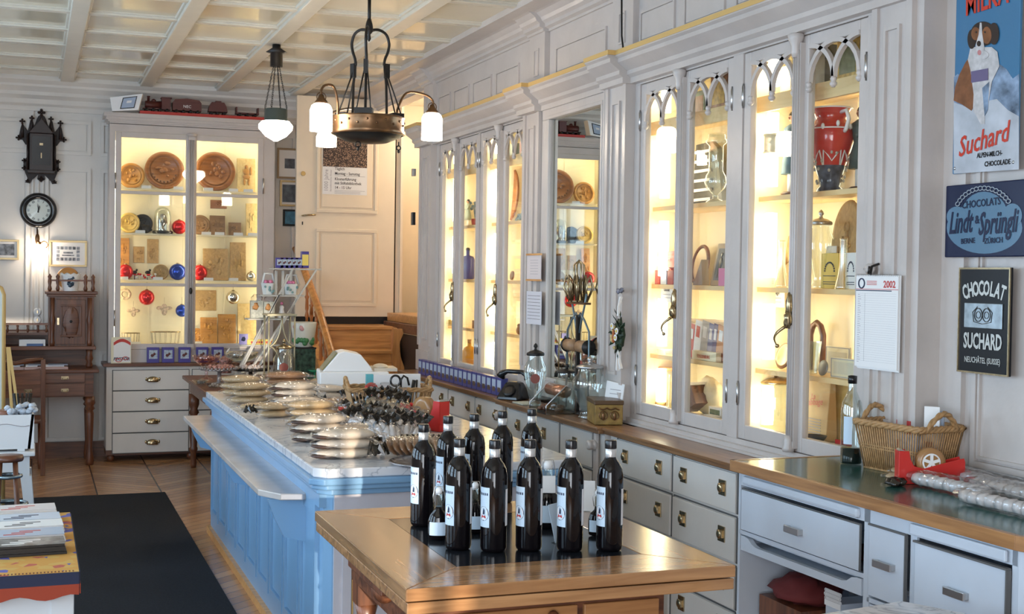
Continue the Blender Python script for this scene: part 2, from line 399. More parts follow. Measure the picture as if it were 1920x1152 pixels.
# wall behind the showcases and under them
m.box(3.42, 3.5, 3.88, 10.17, 0, 3.4)
m.box(3.06, 3.42, 6.5, 7.52, .0, 3.0)
m.box(3.0, 3.42, 3.88, 10.17, 2.86, 3.4)
struct('wall_showcases', m, M['paint'])
m = MB()                                                    # frieze panels
for y0, y1 in ((9.50, 9.80), (9.05, 9.40), (8.55, 8.95), (8.0, 8.45), (6.62, 7.36), (5.80, 6.19), (5.30, 5.70), (4.80, 5.20), (4.2, 4.7)):
    m.frame('x', 3.0, .012, y0, y1, 2.905, 3.075, .014)
    m.box(2.993, 3.0, y0+.02, y1-.02, 2.925, 3.055)
for y in (7.62, 6.36, 10.0):
    m.box(2.965, 3.0, y-.14, y+.12, 2.85, 3.21); m.frame('x', 2.965, .008, y-.05, y+.03, 2.93, 3.10, .01)
struct('trim_4', m, M['paint'])
CORN = [(3.1, 2.70), (2.955, 2.70), (2.955, 2.73), (2.935, 2.745), (2.935, 2.765), (2.90, 2.79), (2.88, 2.805), (2.88, 2.825), (2.865, 2.835), (2.865, 2.855), (3.1, 2.86)]
m = MB()
def sh(pr, d): return [(x-d if x < 3.05 else x, z) for x, z in pr]
prof_x(m, CORN, 3.86, 6.22); prof_x(m, sh(CORN, .045), 6.22, 6.52); prof_x(m, CORN, 6.52, 7.50); prof_x(m, sh(CORN, .045), 7.50, 7.82)
prof_x(m, CORN, 7.82, 9.82); prof_x(m, sh(CORN, .045), 9.82, 10.19)
struct('trim_5', m, M['paint'])
m = MB()
for a, b, x in ((3.86, 6.22, 2.862), (6.21, 6.53, 2.817), (6.52, 7.5, 2.862), (7.49, 7.83, 2.817), (7.82, 9.82, 2.862), (9.81, 10.2, 2.817)): m.box(x, 3.0, a, b, 2.842, 2.866)
struct('trim_6', m, M['gold'])
CROWN = [(3.11, 3.19), (2.985, 3.19), (2.985, 3.205), (2.96, 3.215), (2.96, 3.235), (2.94, 3.25), (2.93, 3.27), (2.90, 3.295), (2.86, 3.305), (2.86, 3.37), (3.11, 3.37)]
m = MB(); prof_x(m, CROWN, -1.5, 11.95)
for y in (7.62, 6.36, 10.03): prof_x(m, [(x-.035 if z < 3.36 and x < 3.1 else x, z) for x, z in CROWN], y-.15, y+.13)
m.box(2.76, 2.88, -1.5, 11.95, 3.30, 3.37)
struct('trim_7', m, M['paint'])
m = MB().box(3.0, 3.12, 10.15, 12.2, 3.18, 3.4)            # header over the stair alcove
struct('trim_8', m, M['paint'])
m = MB().box(XW-.02, XW, -1.5, 3.86, 0, .14); struct('baseboard_right', m, M['paint'])
m = MB().box(-2.4, 2.3, YB-.02, YB, 0, .14); struct('baseboard_back', m, M['dwoodx'])
# ================= RUG =================
one('rug', MB().box(-1.05, .94, 3.2, 9.96, 0, .012), M['rug'], 'charcoal grey woven runner rug lying on the parquet', 'rug')
# ================= RIGHT SHOWCASES =================
XD = 3.0      # plane of the doors
SH = [1.27, 1.64, 2.05, 2.50]
def door(par, y0, y1, hinge_side, lamp=False):
    """glazed door spanning y0 (near) .. y1 (far), bottom .955, top 2.69"""
    z0, z1 = .955, 2.69; w = .055
    d = obj('door', MB().box(XD, XD+.035, y0, y0+w, z0, z1).box(XD, XD+.035, y1-w, y1, z0, z1).box(XD, XD+.035, y0+w, y1-w, z0, z0+.065).box(XD, XD+.035, y0+w, y1-w, z1-.05, z1), M['paint'], par, bev=.005)
    obj('pane', MB().box(XD+.018, XD+.022, y0+w, y1-w, z0+.065, z1-.05), M['glass'], d)
    # interlaced pointed tracery
    a, b = y0+w, y1-w; s = (b-a)/2; zb = 2.49; top = z1-.05-zb; t = MB()
    def arc(c, q0, q1):
        pts = []
        for i in range(13):
            q = q0+(q1-q0)*i/12; pts.append((XD+.004, c+s*math.cos(q), zb+top*1.0*math.sin(q)))
        t.tube(pts, .0135, 4)
    arc(a+s, 0, PI); arc(a, 0, PI/2); arc(b, PI/2, PI)
    for y in (a, a+s, b):
        t.lathe([(.007, 0), (.015, .010), (.015, .018), (.009, .024), (.014, .032), (.010, .044)], (XD+.002, y, zb-.04), 10)
    obj('tracery', t, M['paint'], d)
    hy = y0+.002 if hinge_side < 0 else y1-.002
    for z in (1.16, 2.5): obj('hinge', MB().tube([(XD-.006, hy, z-.055), (XD-.006, hy, z-.045), (XD-.006, hy, z-.044), (XD-.006, hy, z+.044), (XD-.006, hy, z+.045), (XD-.006, hy, z+.055)], [.004, .004, .007, .007, .004, .004], 8), M['steel'], d)
    return d
def showcase(name, label, ya, yb, pairs, handz=1.50):
    t = thing(name, label, 'display cabinet', (XD, ya, .9))
    t2 = t  # children built in world coordinates: undo the base offset
    def ch(nm, mb, mt, bev=0):
        mb.v = [(x-XD, y-ya, z-.9) for x, y, z in mb.v]; return obj(nm, mb, mt, t, bev)
    m = MB(); xf = XD+.03
    e = [ya]+[q for p in pairs for q in p]+[yb]
    for i in range(0, len(e), 2):
        if e[i+1]-e[i] > .004: m.box(XD-.005, xf+.02, e[i]+.001, e[i+1]-.001, .9535, 2.6915)
    m.box(XD-.005, xf+.02, ya+.001, yb-.001, 2.692, 2.75); m.box(XD-.005, xf+.02, ya+.001, yb-.001, .93, .953)
    m.box(XD-.03, xf+.02, ya+.001, yb-.001, .9, .93); m.box(XD-.045, xf, ya+.001, yb-.001, .9, .912)
    ch('frame', m, M['paint'])
    m = MB().box(3.385, 3.415, ya+.001, yb-.001, .93, 2.75)
    m.box(3.05, 3.39, ya+.001, ya+.02, .93, 2.75).box(3.05, 3.39, yb-.02, yb-.001, .93, 2.75)
    m.box(3.05, 3.39, ya, yb, .955, .975).box(3.05, 3.39, ya, yb, 2.735, 2.755)
    for p in pairs[:-1]: m.box(3.06, 3.39, p[1]+.02, p[1]+.04, .96, 2.75)
    for p in pairs:
        for q in (.33, .66): y = p[0]+(p[1]-p[0])*q; m.box(3.378, 3.386, y-.012, y+.012, .96, 2.75)
    ch('carcass', m, M['shell'])
    for z in SH:
        m = MB()
        m.box(3.10, 3.385, ya+.02, yb-.02, z-.022, z)
        if z > 2.4: m.box(3.082, 3.099, ya+.02, yb-.02, z-.07, z+.001)
        ch('shelf', m, M['shelfgold'])
    for a, b in pairs:
        c = (a+b)/2
        for (q0, q1, hs) in ((a+.002, c-.001, -1), (c+.001, b-.002, 1)):
            d = door(None, q0, q1, hs); d.parent = t; d.location = (-XD, -ya, -.9)
        # fluted centre bar with capital and espagnolette handle
        m = MB().box(XD-.022, XD, c-.028, c+.028, .97, 2.66)
        for q in (-.016, .0, .016): m.tube([(XD-.024, c+q, 1.0), (XD-.024, c+q, 2.63)], .007, 6)
        ch('centre_bar', m, M['paint'])
        m = MB().lathe([(.014, 0), (.02, .02), (.02, .05), (.032, .075), (.036, .095), (.028, .10)], (XD-.028, c, 2.60), 10); ch('capital', m, M['paint'])
        ch('base_block', MB().lathe([(.024, 0), (.027, .015), (.020, .03), (.022, .05), (.014, .07)], (XD-.026, c, .955), 10), M['paint'])
        m = MB(); m.ell((XD-.035, c, handz+.07), (.015, .017, .050), nz=.3); m.ell((XD-.04, c, handz+.01), (.018, .019, .035), nz=.5)
        pts = [(XD-.045-.045*math.sin(q*.55), c+.012+.022*math.sin(q*1.0), handz-.02-.023*q) for q in [i*.35 for i in range(11)]]
        m.tube(pts, [.0075-.0004*i for i in range(11)], 8); m.ell(pts[-1], (.009,)*3)
        ch('latch_handle', m, M['brass'])
        m = MB()
        for k, (zl, zh) in enumerate(zip([.985]+[z+.01 for z in SH], [z-.035 for z in SH]+[2.70])):
            m.cyl((3.12, b-.055, zl+.035), (3.12, b-.055, zh-.04), .026, n=12)
            m.cyl((3.36, c+.02, zl+.02), (3.36, c+.02, zh-.02), .012, n=8)
        ch('light_tube', m, M['tubelamp'])
    return t
PN = [(4.20, 5.125), (5.215, 6.18)]; PF = [(7.87, 8.78), (8.82, 9.76)]
showcase('display_cabinet', 'tall white built-in glazed cabinet with gothic tracery nearer the calendar, red vase on its shelf', 4.14, 6.24, PN)
showcase('display_cabinet', 'white built-in glazed cabinet with gothic tracery between the stairs and the mirror, oval board inside', 7.80, 9.84, PF)
# mirror
t = thing('wall_mirror', 'tall mirror in a grey white moulded frame between the two lit cabinets', 'mirror', (3.0, 7.01, .95))
m = MB(); o = lambda mb: [setattr(mb, 'v', [(x-3.0, y-7.01, z-.95) for x, y, z in mb.v]), mb][1]
m.frame('x', 3.055, .085, 6.505, 7.515, .93, 2.745, .105); m.frame('x', 2.985, .02, 6.60, 7.42, 1.03, 2.66, .022); m.frame('x', 2.97, .018, 6.505, 6.56, .93, 2.745, .02)
obj('frame', o(m), M['paint'], t, bev=.004)
obj('glass', o(MB().box(2.998, 3.02, 6.61, 7.41, 1.03, 2.645)), M['mirror'], t)
# ledge: brown worktop, breaking forward at the mirror
m = MB()
for p in ([(2.755, 4.31), (2.965, 4.31), (2.965, 6.07), (2.755, 6.07)], [(2.725, 6.07), (2.94, 6.07), (2.94, 7.66), (2.725, 7.66)], [(2.755, 7.66), (2.95, 7.66), (2.95, 10.1), (2.755, 10.1)]):
    m.prism(p, .885, .899, 'xy'); q = [(x+.012 if x < 2.9 else x, y) for x, y in p]; m.prism(q, .865, .885, 'xy')
one('worktop', m, M['ledge'], 'long narrow brown wooden worktop running under the lit cabinets and the mirror', 'worktop', bev=.003)
# drawer units under the ledge
def cup_pull(par, p, s=1, ax='x', mt='brass'):
    """rounded cup pull, p = centre on the drawer face"""
    m = MB(); n = 12
    def T(u, v, w): return (p[0]-w, p[1]+u, p[2]+v) if ax == 'x' else (p[0]+u, p[1]-w, p[2]+v)
    vs = []; fs = []
    W_, H_, D_ = .045*s, .021*s, .026*s
    for i in range(9):
        t_ = PI*i/8
        for k in range(9):
            q = PI*k/8*.62
            vs.append(T(W_*-math.cos(t_), -H_+2*H_*(.5+.5*math.cos(q*1.6))*math.sin(t_)**.5 if 0 < i < 8 else -H_*.2, D_*math.sin(t_)**.7*math.sin(q+.25)))
    for i in range(8):
        for k in range(8): a = i*9+k; fs.append((a, a+9, a+10, a+1))
    m.add(vs, fs, True)
    for u in (-.048*s, .048*s): m.ell(T(u, 0, .002), (.004, .009*s, .014*s) if ax == 'x' else (.009*s, .004, .014*s), 8, 6)
    return obj('handle', m, M[mt], par)
def knob(par, p, s=1):
    m = MB(); m.box(p[0]-.006, p[0], p[1]-.02*s, p[1]+.02*s, p[2]-.024*s, p[2]+.024*s)
    m.box(p[0]-.016, p[0]-.004, p[1]-.013*s, p[1]+.013*s, p[2]-.012*s, p[2]+.012*s); m.ell((p[0]-.016, p[1], p[2]), (.009, .013*s, .015*s), 10, 8)
    return obj('handle', m, M['brass'], par, bev=.004)
def base_unit(label, y0, y1, rows, cols, knobs, xf=2.79):
    """rows: list of (z0,z1); cols: list of (y0,y1); knobs: list of offsets within a drawer"""
    t = thing('drawer_cabinet', label, 'drawer cabinet', (xf, (y0+y1)/2, 0))
    L = lambda p: (p[0]-xf, p[1]-(y0+y1)/2, p[2])
    m = MB().box(xf+.012, 3.05, y0+.002, y1-.002, .09, .864); m.v = [L(p) for p in m.v]; b = obj('body', m, M['paint2'], t)
    m = MB().box(xf+.04, 3.0, y0+.002, y1-.002, .0, .09); m.v = [L(p) for p in m.v]; obj('plinth', m, M['dwoodx'], t)
    m = MB()
    for z0, z1 in rows:
        for a, c in cols:
            for q in ((a, a+.004), (c-.004, c)): m.box(xf+.009, xf+.013, q[0]-.003, q[1]+.003, z0, z1)
            m.box(xf+.009, xf+.013, a, c, z1-.001, z1+.006)
    for z0, z1 in rows:
        for a, c in cols:
            mm = MB().box(xf, xf+.014, a+.006, c-.006, z0+.003, z1-.004); mm.v = [L(p) for p in mm.v]; d = obj('drawer', mm, M['paint2'], t, bev=.003)
            for kf in knobs:
                knob(d, L((xf, a+(c-a)*kf, (z0+z1)/2+.01)), 1.4)
    m.v = [L(p) for p in m.v]; obj('reveal', m, M['line'], t)
    return t
rows = [(.68, .855), (.47, .665), (.27, .455), (.10, .26)]
base_unit('grey drawer cabinet with paired bronze pulls under the cabinet of the red vase', 4.32, 6.06, rows, [(4.34, 4.75), (4.77, 5.35), (5.365, 5.975)], (.19, .80))
base_unit('grey drawer cabinet with single bronze pulls below the mirror', 6.08, 7.64, [(.665, .855), (.44, .65), (.10, .42)], [(6.22, 6.66), (6.68, 7.10), (7.12, 7.50)], (.5,), xf=2.765)
base_unit('grey drawer cabinet below the row of purple packets, near the stairs', 7.66, 10.1, [(.685, .855), (.47, .67), (.27, .455), (.10, .26)], [(7.68, 8.21), (8.225, 8.81), (8.83, 9.42), (9.44, 10.04)], (.2, .8))
for y, l in ((6.145, 'small turned white bracket under the worktop edge beside the tin box'), (7.57, 'small turned white bracket under the worktop edge beside the telephone')):
    mm = MB(); mm.x = Matrix.Translation((2.757, y, .80)) @ Matrix.Rotation(R(-90), 4, 'Y'); mm.lathe([(.022, 0), (.028, .008), (.028, .02), (.020, .026), (.026, .032), (.026, .045), (.016, .052)], (0, 0, 0), 12)
    mm.x = None; mm.box(2.75, 2.764, y-.018, y+.018, .60, .86)
    one('bracket', mm, M['paint'], l, 'bracket')
# cable with clips along the cornice
m = MB(); pts = []
for i in range(26): y = 4.0+i*.088; pts.append((2.915, y, 2.876+.004*math.sin(i*1.7)))
m.tube(pts+[(2.91, 6.22, 2.88), (2.91, 6.24, 2.95), (2.905, 6.24, 3.2)], .0055, 6)
one('cable', m, M['dark'], 'dark electric cable clipped along the top of the near cabinet cornice', 'cable')
# ================= GREEN COUNTER =================
t = thing('shop_counter', 'pale blue grey drawer counter with a green linoleum top at the right wall', 'counter', (2.46, 2.85, 0))
O = V((2.46, 2.85, 0))
def ch(nm, mb, mt, par=None, bev=0):
    mb.v = [(x-O.x, y-O.y, z) for x, y, z in mb.v]; return obj(nm, mb, mt, par or t, bev)
TZ = .99; c0 = PZ(1368, 863, TZ); c1 = PZ(1905, 1006, TZ)
GX0, GX1 = 2.48, 2.505
GY0, GY1 = 2.80, 4.29
top = [(GX0, GY1), (XW-.026, GY1), (XW-.026, GY0-.35), (GX1+.10, GY0-.35), (GX1, GY0)]
m = MB().prism([(x+(.022 if x < 2.9 else -.003), y-(.02 if y > 4 else 0)) for x, y in top], TZ-.03, TZ, 'xy'); ch('top', m, M['green'])
def edge(a, b, w_=.022):
    a = V((*a, 0)); b = V((*b, 0)); d = (b-a).normalized(); nn = V((-d.y, d.x, 0))*w_
    return [(a.x, a.y), (b.x, b.y), (b.x+nn.x, b.y+nn.y), (a.x+nn.x, a.y+nn.y)]
m = MB()
for a, b in ((top[4], top[0]), (top[3], top[4])):
    m.prism(edge(b, a), TZ-.04, TZ+.0015, 'xy')
m.prism(edge(top[1], top[0], .02), TZ-.04, TZ+.0015, 'xy')
ch('edge_band', m, wood('band', (.40, .20, .075), (.24, .11, .04), .35, 'Y', 3), bev=.002)
F0 = GX0+.03
m = MB()
def sk(mb, x0, x1, y0, y1, z0, z1):       # box whose front follows the slightly slanted counter
    f = lambda y: (GX1-GX0)*(GY1-y)/(GY1-GY0)
    return mb.hexa([(x0+f(y0), y0, z0), (x1, y0, z0), (x1, y1, z0), (x0+f(y1), y1, z0)], [(x0+f(y0), y0, z1), (x1, y0, z1), (x1, y1, z1), (x0+f(y1), y1, z1)])
D1, D2, D3, E0 = 3.50, 4.26, 3.24, 2.83
sk(m, F0, 3.03, 4.255, 4.27, 0, .95); sk(m, F0, 3.03, 3.47, 3.50, 0, .95); sk(m, F0, 3.03, 2.815, 2.84, 0, .95)
sk(m, F0, 3.03, 2.82, 4.26, .90, .95); sk(m, F0+.02, 3.03, 2.82, 4.26, .06, .08); sk(m, 3.00, 3.03, 2.82, 4.26, .08, .95)
sk(m, F0+.0, F0+.03, 2.83, 3.48, .645, .66); sk(m, F0, F0+.03, 3.5, 4.26, .715, .73)
sk(m, F0+.05, 3.03, 2.82, 4.26, 0, .06); sk(m, F0+.004, F0+.03, 3.245, 3.275, .66, .9)
sk(m, F0+.03, 3.0, 2.83, 4.26, .70, .715)
m.hexa([(GX1+.135, 2.5, 0), (3.03, 2.5, 0), (3.03, 2.815, 0), (GX1+.03, 2.815, 0)], [(GX1+.135, 2.5, .95), (3.03, 2.5, .95), (3.03, 2.815, .95), (GX1+.03, 2.815, .95)])
ch('carcass', m, M['bluegrey'])
def bar_handle(par, y, z, l=.085):
    x = F0+(GX1-GX0)*(GY1-y)/(GY1-GY0)
    m = MB().box(x-.03, x-.022, y-l/2, y+l/2, z-.012, z+.012).box(x-.024, x, y-l/2, y-l/2+.012, z-.01, z+.01).box(x-.024, x, y+l/2-.012, y+l/2, z-.01, z+.01)
    return ch('handle', m, M['steel'], par, bev=.002)
for (a, b, z0, z1, hz) in ((3.515, 4.24, .735, .885, .80), (3.285, 3.465, .67, .895, .785), (2.845, 3.24, .665, .885, .775)):
    m = MB(); sk(m, F0-.008, F0+.012, a, b, z0, z1); d = ch('drawer', m, M['bluegrey'], bev=.002); bar_handle(d, (a+b)/2, hz, .09)
    m = MB(); sk(m, F0-.003, F0+.004, a-.004, b+.004, z1, z1+.006); sk(m, F0-.003, F0+.004, a-.006, a-.001, z0, z1); ch('reveal', m, M['line'])
for (a, b) in ((3.52, 4.23), (2.85, 3.26)):
    m = MB(); sk(m, F0-.016, F0+.02, a, b, .905, .94); ch('slide', m, M['bluegrey'], bev=.012)
for (a, b, z) in ((3.51, 4.25, .655), (2.845, 3.465, .585)):      # pull-out boards with a scooped grip
    n_ = 14; m = MB(); f = lambda y: (GX1-GX0)*(GY1-y)/(GY1-GY0)
    def g(u): return z+.055-.028*max(0, min(1, (u-.06)/.06))*max(0, min(1, (.94-u)/.06))
    for i in range(n_*2):
        u0, u1 = i/(n_*2), (i+1)/(n_*2); ya, yb = b-(b-a)*u0, b-(b-a)*u1
        m.hexa([(F0+f(yb), yb, z), (F0+.02+f(yb), yb, z), (F0+.02+f(ya), ya, z), (F0+f(ya), ya, z)], [(F0+f(yb), yb, g(u1)), (F0+.02+f(yb), yb, g(u1)), (F0+.02+f(ya), ya, g(u0)), (F0+f(ya), ya, g(u0))])
    sk(m, F0+.02, 2.98, a, b, z, z+.02); ch('pull_out_board', m, M['bluegrey'])
# ================= SALES COUNTER (blue, marble top) =================
t = thing('sales_counter', 'long pale blue panelled counter with a white marble top covered in bagged pastries', 'counter', (1.6, 5.1, 0))
def loc(mb, O): O = V(O); mb.v = [tuple(V(p)-O) for p in mb.v]; return mb
SO = (1.6, 5.1, 0); X0, X1, Y0, Y1 = 1.05, 2.18, 5.03, 8.47
def cham(x0, x1, y0, y1, c=.05): return [(x0, y1), (x0, y0+c), (x0+c, y0), (x1-c, y0), (x1, y0+c), (x1, y1)]
m = MB().prism(cham(X0, X1, Y0, Y1), .862, .90, 'xy'); obj('marble_top', loc(m, SO), M['marble'], t, bev=.006)
m = MB().prism(cham(X0-.02, X1+.02, Y0-.02, Y1+.02), .835, .862, 'xy').prism(cham(X0-.005, X1+.005, Y0-.005, Y1), .815, .835, 'xy').prism(cham(X0+.02, X1-.02, Y0+.02, Y1), .79, .815, 'xy')
obj('moulding', loc(m, SO), M['blue'], t, bev=.006)
m = MB().prism(cham(X0+.05, X1-.05, Y0+.05, Y1-.03, .03), .0, .80, 'xy')
for i in range(9):                                              # long side panels
    a = Y0+.15+i*.365
    m.frame('x', X0+.052, .022, a, a+.335, .11, .735, .042); m.box(X0+.040, X0+.051, a+.048, a+.287, .158, .687)
m.box(X0+.03, X0+.06, Y0+.07, Y1-.05, .02, .11).box(X0+.03, X0+.06, Y0+.07, Y1-.05, .735, .79)
obj('body', loc(m, SO), M['blue'], t)
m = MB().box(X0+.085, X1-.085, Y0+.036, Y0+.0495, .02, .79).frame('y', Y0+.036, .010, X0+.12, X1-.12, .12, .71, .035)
obj('front_panel', loc(m, SO), mat('counter_front_lit_tone', (.50, .50, .55), .3, vary=.05), t)  # counter's blue paint greyed here: weaker blue daylight put into the colour
m = MB().frame('y', Y0+.0355, .006, X0+.158, X1-.158, .158, .672, .006); obj('gilt_line', loc(m, SO), M['gold'], t)
m = MB().box(X0+.005, X0+.035, Y0+.06, Y1-.05, 0, .045); obj('floor_strip', loc(m, SO), M['oak'], t)
m = MB().prism([(.905, 8.44), (.905, 5.52), (.975, 5.38), (1.065, 5.36), (1.12, 5.40), (1.12, 8.44)], .722, .75, 'xy')
obj('side_shelf', loc(m, SO), mat('zinc_shelf', (.62, .58, .55), .22, .25, vary=.12, scale=6), t, bev=.004)
for y in (5.42, 6.9, 8.32):
    m = MB().prism([(1.10, .72), (.93, .72), (.96, .64), (1.0, .56), (1.10, .53)], y, y+.03, 'xz'); obj('shelf_bracket', loc(m, SO), M['blue'], t)
# ================= FRONT TABLE =================
t = thing('extending_table', 'brown walnut table with a black inlaid top carrying the dark bottles', 'table', (.90, 3.1, 0))
TO = (.90, 3.1, 0); TH = .88
q = [PZ(776, 1105, TH), PZ(1371, 1057, TH), PZ(1068, 939, TH), PZ(601, 958, TH)]
tx0, tx1, ty0, ty1 = q[0].x-.02, q[1].x, q[0].y, q[3].y
ix0, ix1, iy0, iy1 = PZ(867, 1060, TH).x-.02, PZ(1172, 1035, TH).x+.03, PZ(867, 1062, TH).y, ty1-.20
def strip(nm, poly, mt): obj(nm, loc(MB().prism(poly, TH-.033, TH, 'xy'), TO), mt, t, bev=.0025)
g = .0006
strip('border_board', [(tx0, ty0), (tx1, ty0), (ix1, iy0-g), (ix0, iy0-g)], M['table'])
strip('border_board', [(tx0, ty1), (ix0, iy1+g), (ix1, iy1+g), (tx1, ty1)], M['table'])
strip('border_board', [(tx0-g, ty0+g), (ix0-g, iy0), (ix0-g, iy1), (tx0-g, ty1-g)], M['tabley'])
strip('border_board', [(tx1, ty0+g), (tx1, ty1-g), (ix1+g, iy1), (ix1+g, iy0)], M['tabley'])
obj('inlay', loc(MB().box(ix0, ix1, iy0, iy1, TH-.03, TH-.001), TO), mat('black_inlay', (.012, .014, .018), .13), t)
obj('lower_leaf', loc(MB().box(tx0+.004, tx1-.002, ty0+.004, ty1, TH-.068, TH-.037), TO), M['table'], t, bev=.003)
m = MB().box(tx0+.10, tx1-.16, ty0+.12, ty1-.12, TH-.21, TH-.07); obj('apron', loc(m, TO), M['dwoodx'], t)
m = MB().box(tx0+.14, tx0+.52, ty0+.108, ty0+.125, TH-.20, TH-.105); d = obj('drawer', loc(m, TO), M['mid'], t, bev=.003)
m = MB().box(tx0+.54, tx1-.18, ty0+.108, ty0+.125, TH-.20, TH-.105); obj('drawer', loc(m, TO), M['mid'], t, bev=.003)
m = MB(); m.x = Matrix.Translation((tx0+.44, ty0+.10, TH-.125)) @ Matrix.Rotation(R(90), 4, 'X'); m.lathe([(.008, -.01), (.008, .0), (.016, .008), (.014, .02), (.004, .024)], (0, 0, 0), 12)
obj('knob', loc(m, TO), M['dwood'], d)
m = MB().box(tx0+.02, tx0+.10, ty0+.33, ty1-.40, TH-.10, TH-.068); m.ell((tx0+.05, ty0+.42, TH-.105), (.03, .07, .035), 12, 8)
obj('lopers', loc(m, TO), M['dwoodx'], t, bev=.004)
for x, y in ((tx0+.14, ty0+.16), (tx1-.20, ty0+.16), (tx0+.14, ty1-.16), (tx1-.20, ty1-.16)):
    m = MB().lathe([(.024, 0), (.03, .03), (.022, .06), (.032, .12), (.036, .45), (.028, .5), (.040, .53), (.03, .56), (.04, .6)], (x, y, 0), 14).box(x-.038, x+.038, y-.038, y+.038, .6, TH-.21)
    obj('leg', loc(m, TO), M['dwood'], t)
# white marble table corner at the bottom edge of the picture
m = MB(); a = PZ(1545, 1152, .74); b = PZ(1690, 1128, .74); c = PZ(1810, 1152, .74)
# bottles
wine = mat('dark_liqueur', (.004, .003, .004), .04, spec=.45); capm = mat('black_foil_cap', (.008, .008, .01), .2)
silv = mat('silver_neck_band', (.55, .55, .55), .3, .6); lab = mat('pale_label', (.50, .62, .74), .55); lab2 = mat('white_label', (.74, .74, .76), .55)
ink = mat('dark_ink', (.02, .03, .07), .6); redink = mat('red_ink', (.45, .03, .03), .6)
def bottle():
    t = thing('liqueur_bottle', '', 'bottle')
    Rb = .0385
    obj('glass_body', MB().lathe([(.030, 0), (.036, .003), (Rb, .012), (Rb, .205), (.0378, .222), (.0345, .240), (.0275, .254), (.0195, .264), (.0155, .272), (.0150, .30)], n=36), wine, t)
    obj('cap', MB().lathe([(.0168, .297), (.0172, .299), (.0172, .319), (.0164, .3215), (.006, .3215)], n=24), capm, t)
    obj('neck_band', MB().lathe([(.0158, .273), (.0161, .274), (.0161, .297), (.0155, .2975)], n=24, caps=False), silv, t)
    def curved(a0, a1, z0, z1, r=.0388, nm='front_label', mt=lab):
        m = MB(); n = 16; vs = []; fs = []
        for i in range(n+1):
            a = R(a0+(a1-a0)*i/n)
            for z in (z0, z1): vs.append((r*math.cos(a), r*math.sin(a), z))
        for i in range(n): fs.append((2*i, 2*i+2, 2*i+3, 2*i+1))
        m.add(vs, fs, True); return obj(nm, m, mt, t)
    fl = curved(172, 250, .073, .188)
    curved(-32, 50, .076, .182, nm='back_label', mt=lab2)
    # emblem: round picture with a mountain shape, lettering band
    m = MB(); n = 20
    def pt(u, v, r): a = R(214)+u/r; return (r*math.cos(a), r*math.sin(a), v)
    def disc(cu, cv, ru, rv, r): m.add([pt(cu+ru*math.cos(2*PI*k/n), cv+rv*math.sin(2*PI*k/n), r) for k in range(n)], [tuple(range(n))])
    disc(.004, .112, .019, .021, .0391); obj('emblem', m, ink, t); m = MB(); disc(.004, .113, .0165, .0185, .0393); obj('emblem_field', m, lab2, t)
    m = MB(); m.add([pt(-.006, .099, .0395), pt(.014, .099, .0395), pt(.011, .108, .0395), pt(.004, .104, .0395), pt(-.002, .109, .0395)], [(0, 1, 2, 3, 4)]); obj('emblem_hill', m, redink, t)
    m = MB(); m.add([pt(.0, .110, .0395), pt(.004, .128, .0395), pt(.009, .122, .0395), pt(.009, .110, .0395)], [(0, 1, 2, 3)])
    for k in range(6): m.add([pt(-.020+.007*k, .165, .0391), pt(-.0155+.007*k, .165, .0391), pt(-.0155+.007*k, .172, .0391), pt(-.020+.007*k, .172, .0391)], [(0, 1, 2, 3)])
    for k in range(3): m.add([pt(-.020, .156-.006*k, .0391), pt(.015, .156-.006*k, .0391), pt(.015, .1575-.006*k, .0391), pt(-.020, .1575-.006*k, .0391)], [(0, 1, 2, 3)])
    obj('label_print', m, ink, t)
    return t
BL = [((792, 988), 'leftmost tall dark liqueur bottle, at the left corner of the black inlay'),
 ((838, 962), 'dark liqueur bottle behind the short swing-top flask, second from the left'),
 ((887, 955), 'dark liqueur bottle with its shoulders high in the back row, left one'),
 ((940, 945), 'dark liqueur bottle in the middle of the back row'),
 ((995, 938), 'dark liqueur bottle at the right end of the back row'),
 ((859, 1032), 'dark liqueur bottle standing nearest the left front of the inlay, beside the small flask'),
 ((925, 1036), 'dark liqueur bottle in the front row, third from its right end'),
 ((991, 1034), 'dark liqueur bottle in the front row, under the right end of the back row'),
 ((1068, 1035), 'dark liqueur bottle in the front row, second from the right'),
 ((1142, 1034), 'rightmost dark liqueur bottle, standing apart on the inlay')]
proto = None
for (px, py), lb in BL:
    p = PZ(px, py-3, TH); rz = math.atan2(p.x, p.y)*-1
    if proto is None: proto = bottle(); o = proto; o.location = p; o.rotation_euler.z = rz; o['label'] = lb; o['group'] = 'dark liqueur bottles on the front table'
    else: o = dup(proto, p, rz, lb)
# small swing-top flasks
def flask(lbl, p, s=1, rz=0):
    t = thing('swing_top_flask', lbl, 'bottle', p, rz, 'small swing-top flasks'); t.scale = (s,)*3
    obj('glass_body', MB().lathe([(.02, 0), (.030, .004), (.032, .02), (.032, .055), (.026, .075), (.012, .09), (.010, .10)], sy=.6, n=24), wine, t)
    obj('neck', MB().lathe([(.011, .10), (.010, .135), (.012, .14)], n=16), M['jar'], t)
    obj('stopper', MB().lathe([(.004, .138), (.010, .14), (.011, .15), (.006, .158)], n=14), M['white'], t)
    m = MB(); m.tube([(-.013, 0, .10), (-.018, 0, .13), (-.012, 0, .16), (.012, 0, .16), (.018, 0, .13), (.013, 0, .10)], .0012, 6); obj('wire_bail', m, M['steel'], t)
    m = MB(); vs = [(.033*math.cos(R(a)), .0205*math.sin(R(a)), z) for a in range(215, 326, 10) for z in (.015, .055)]; m.add(vs, [(2*i, 2*i+2, 2*i+3, 2*i+1) for i in range(len(vs)//2-1)], True); obj('label_sticker', m, lab, t)
    return t
flask('small dark swing-top flask in front of the leftmost bottles', PZ(822, 1012, TH), 1.0, -.3)
flask('small dark swing-top flask half hidden between the middle front bottles', PZ(890, 1000, TH), 1.0, -.3)
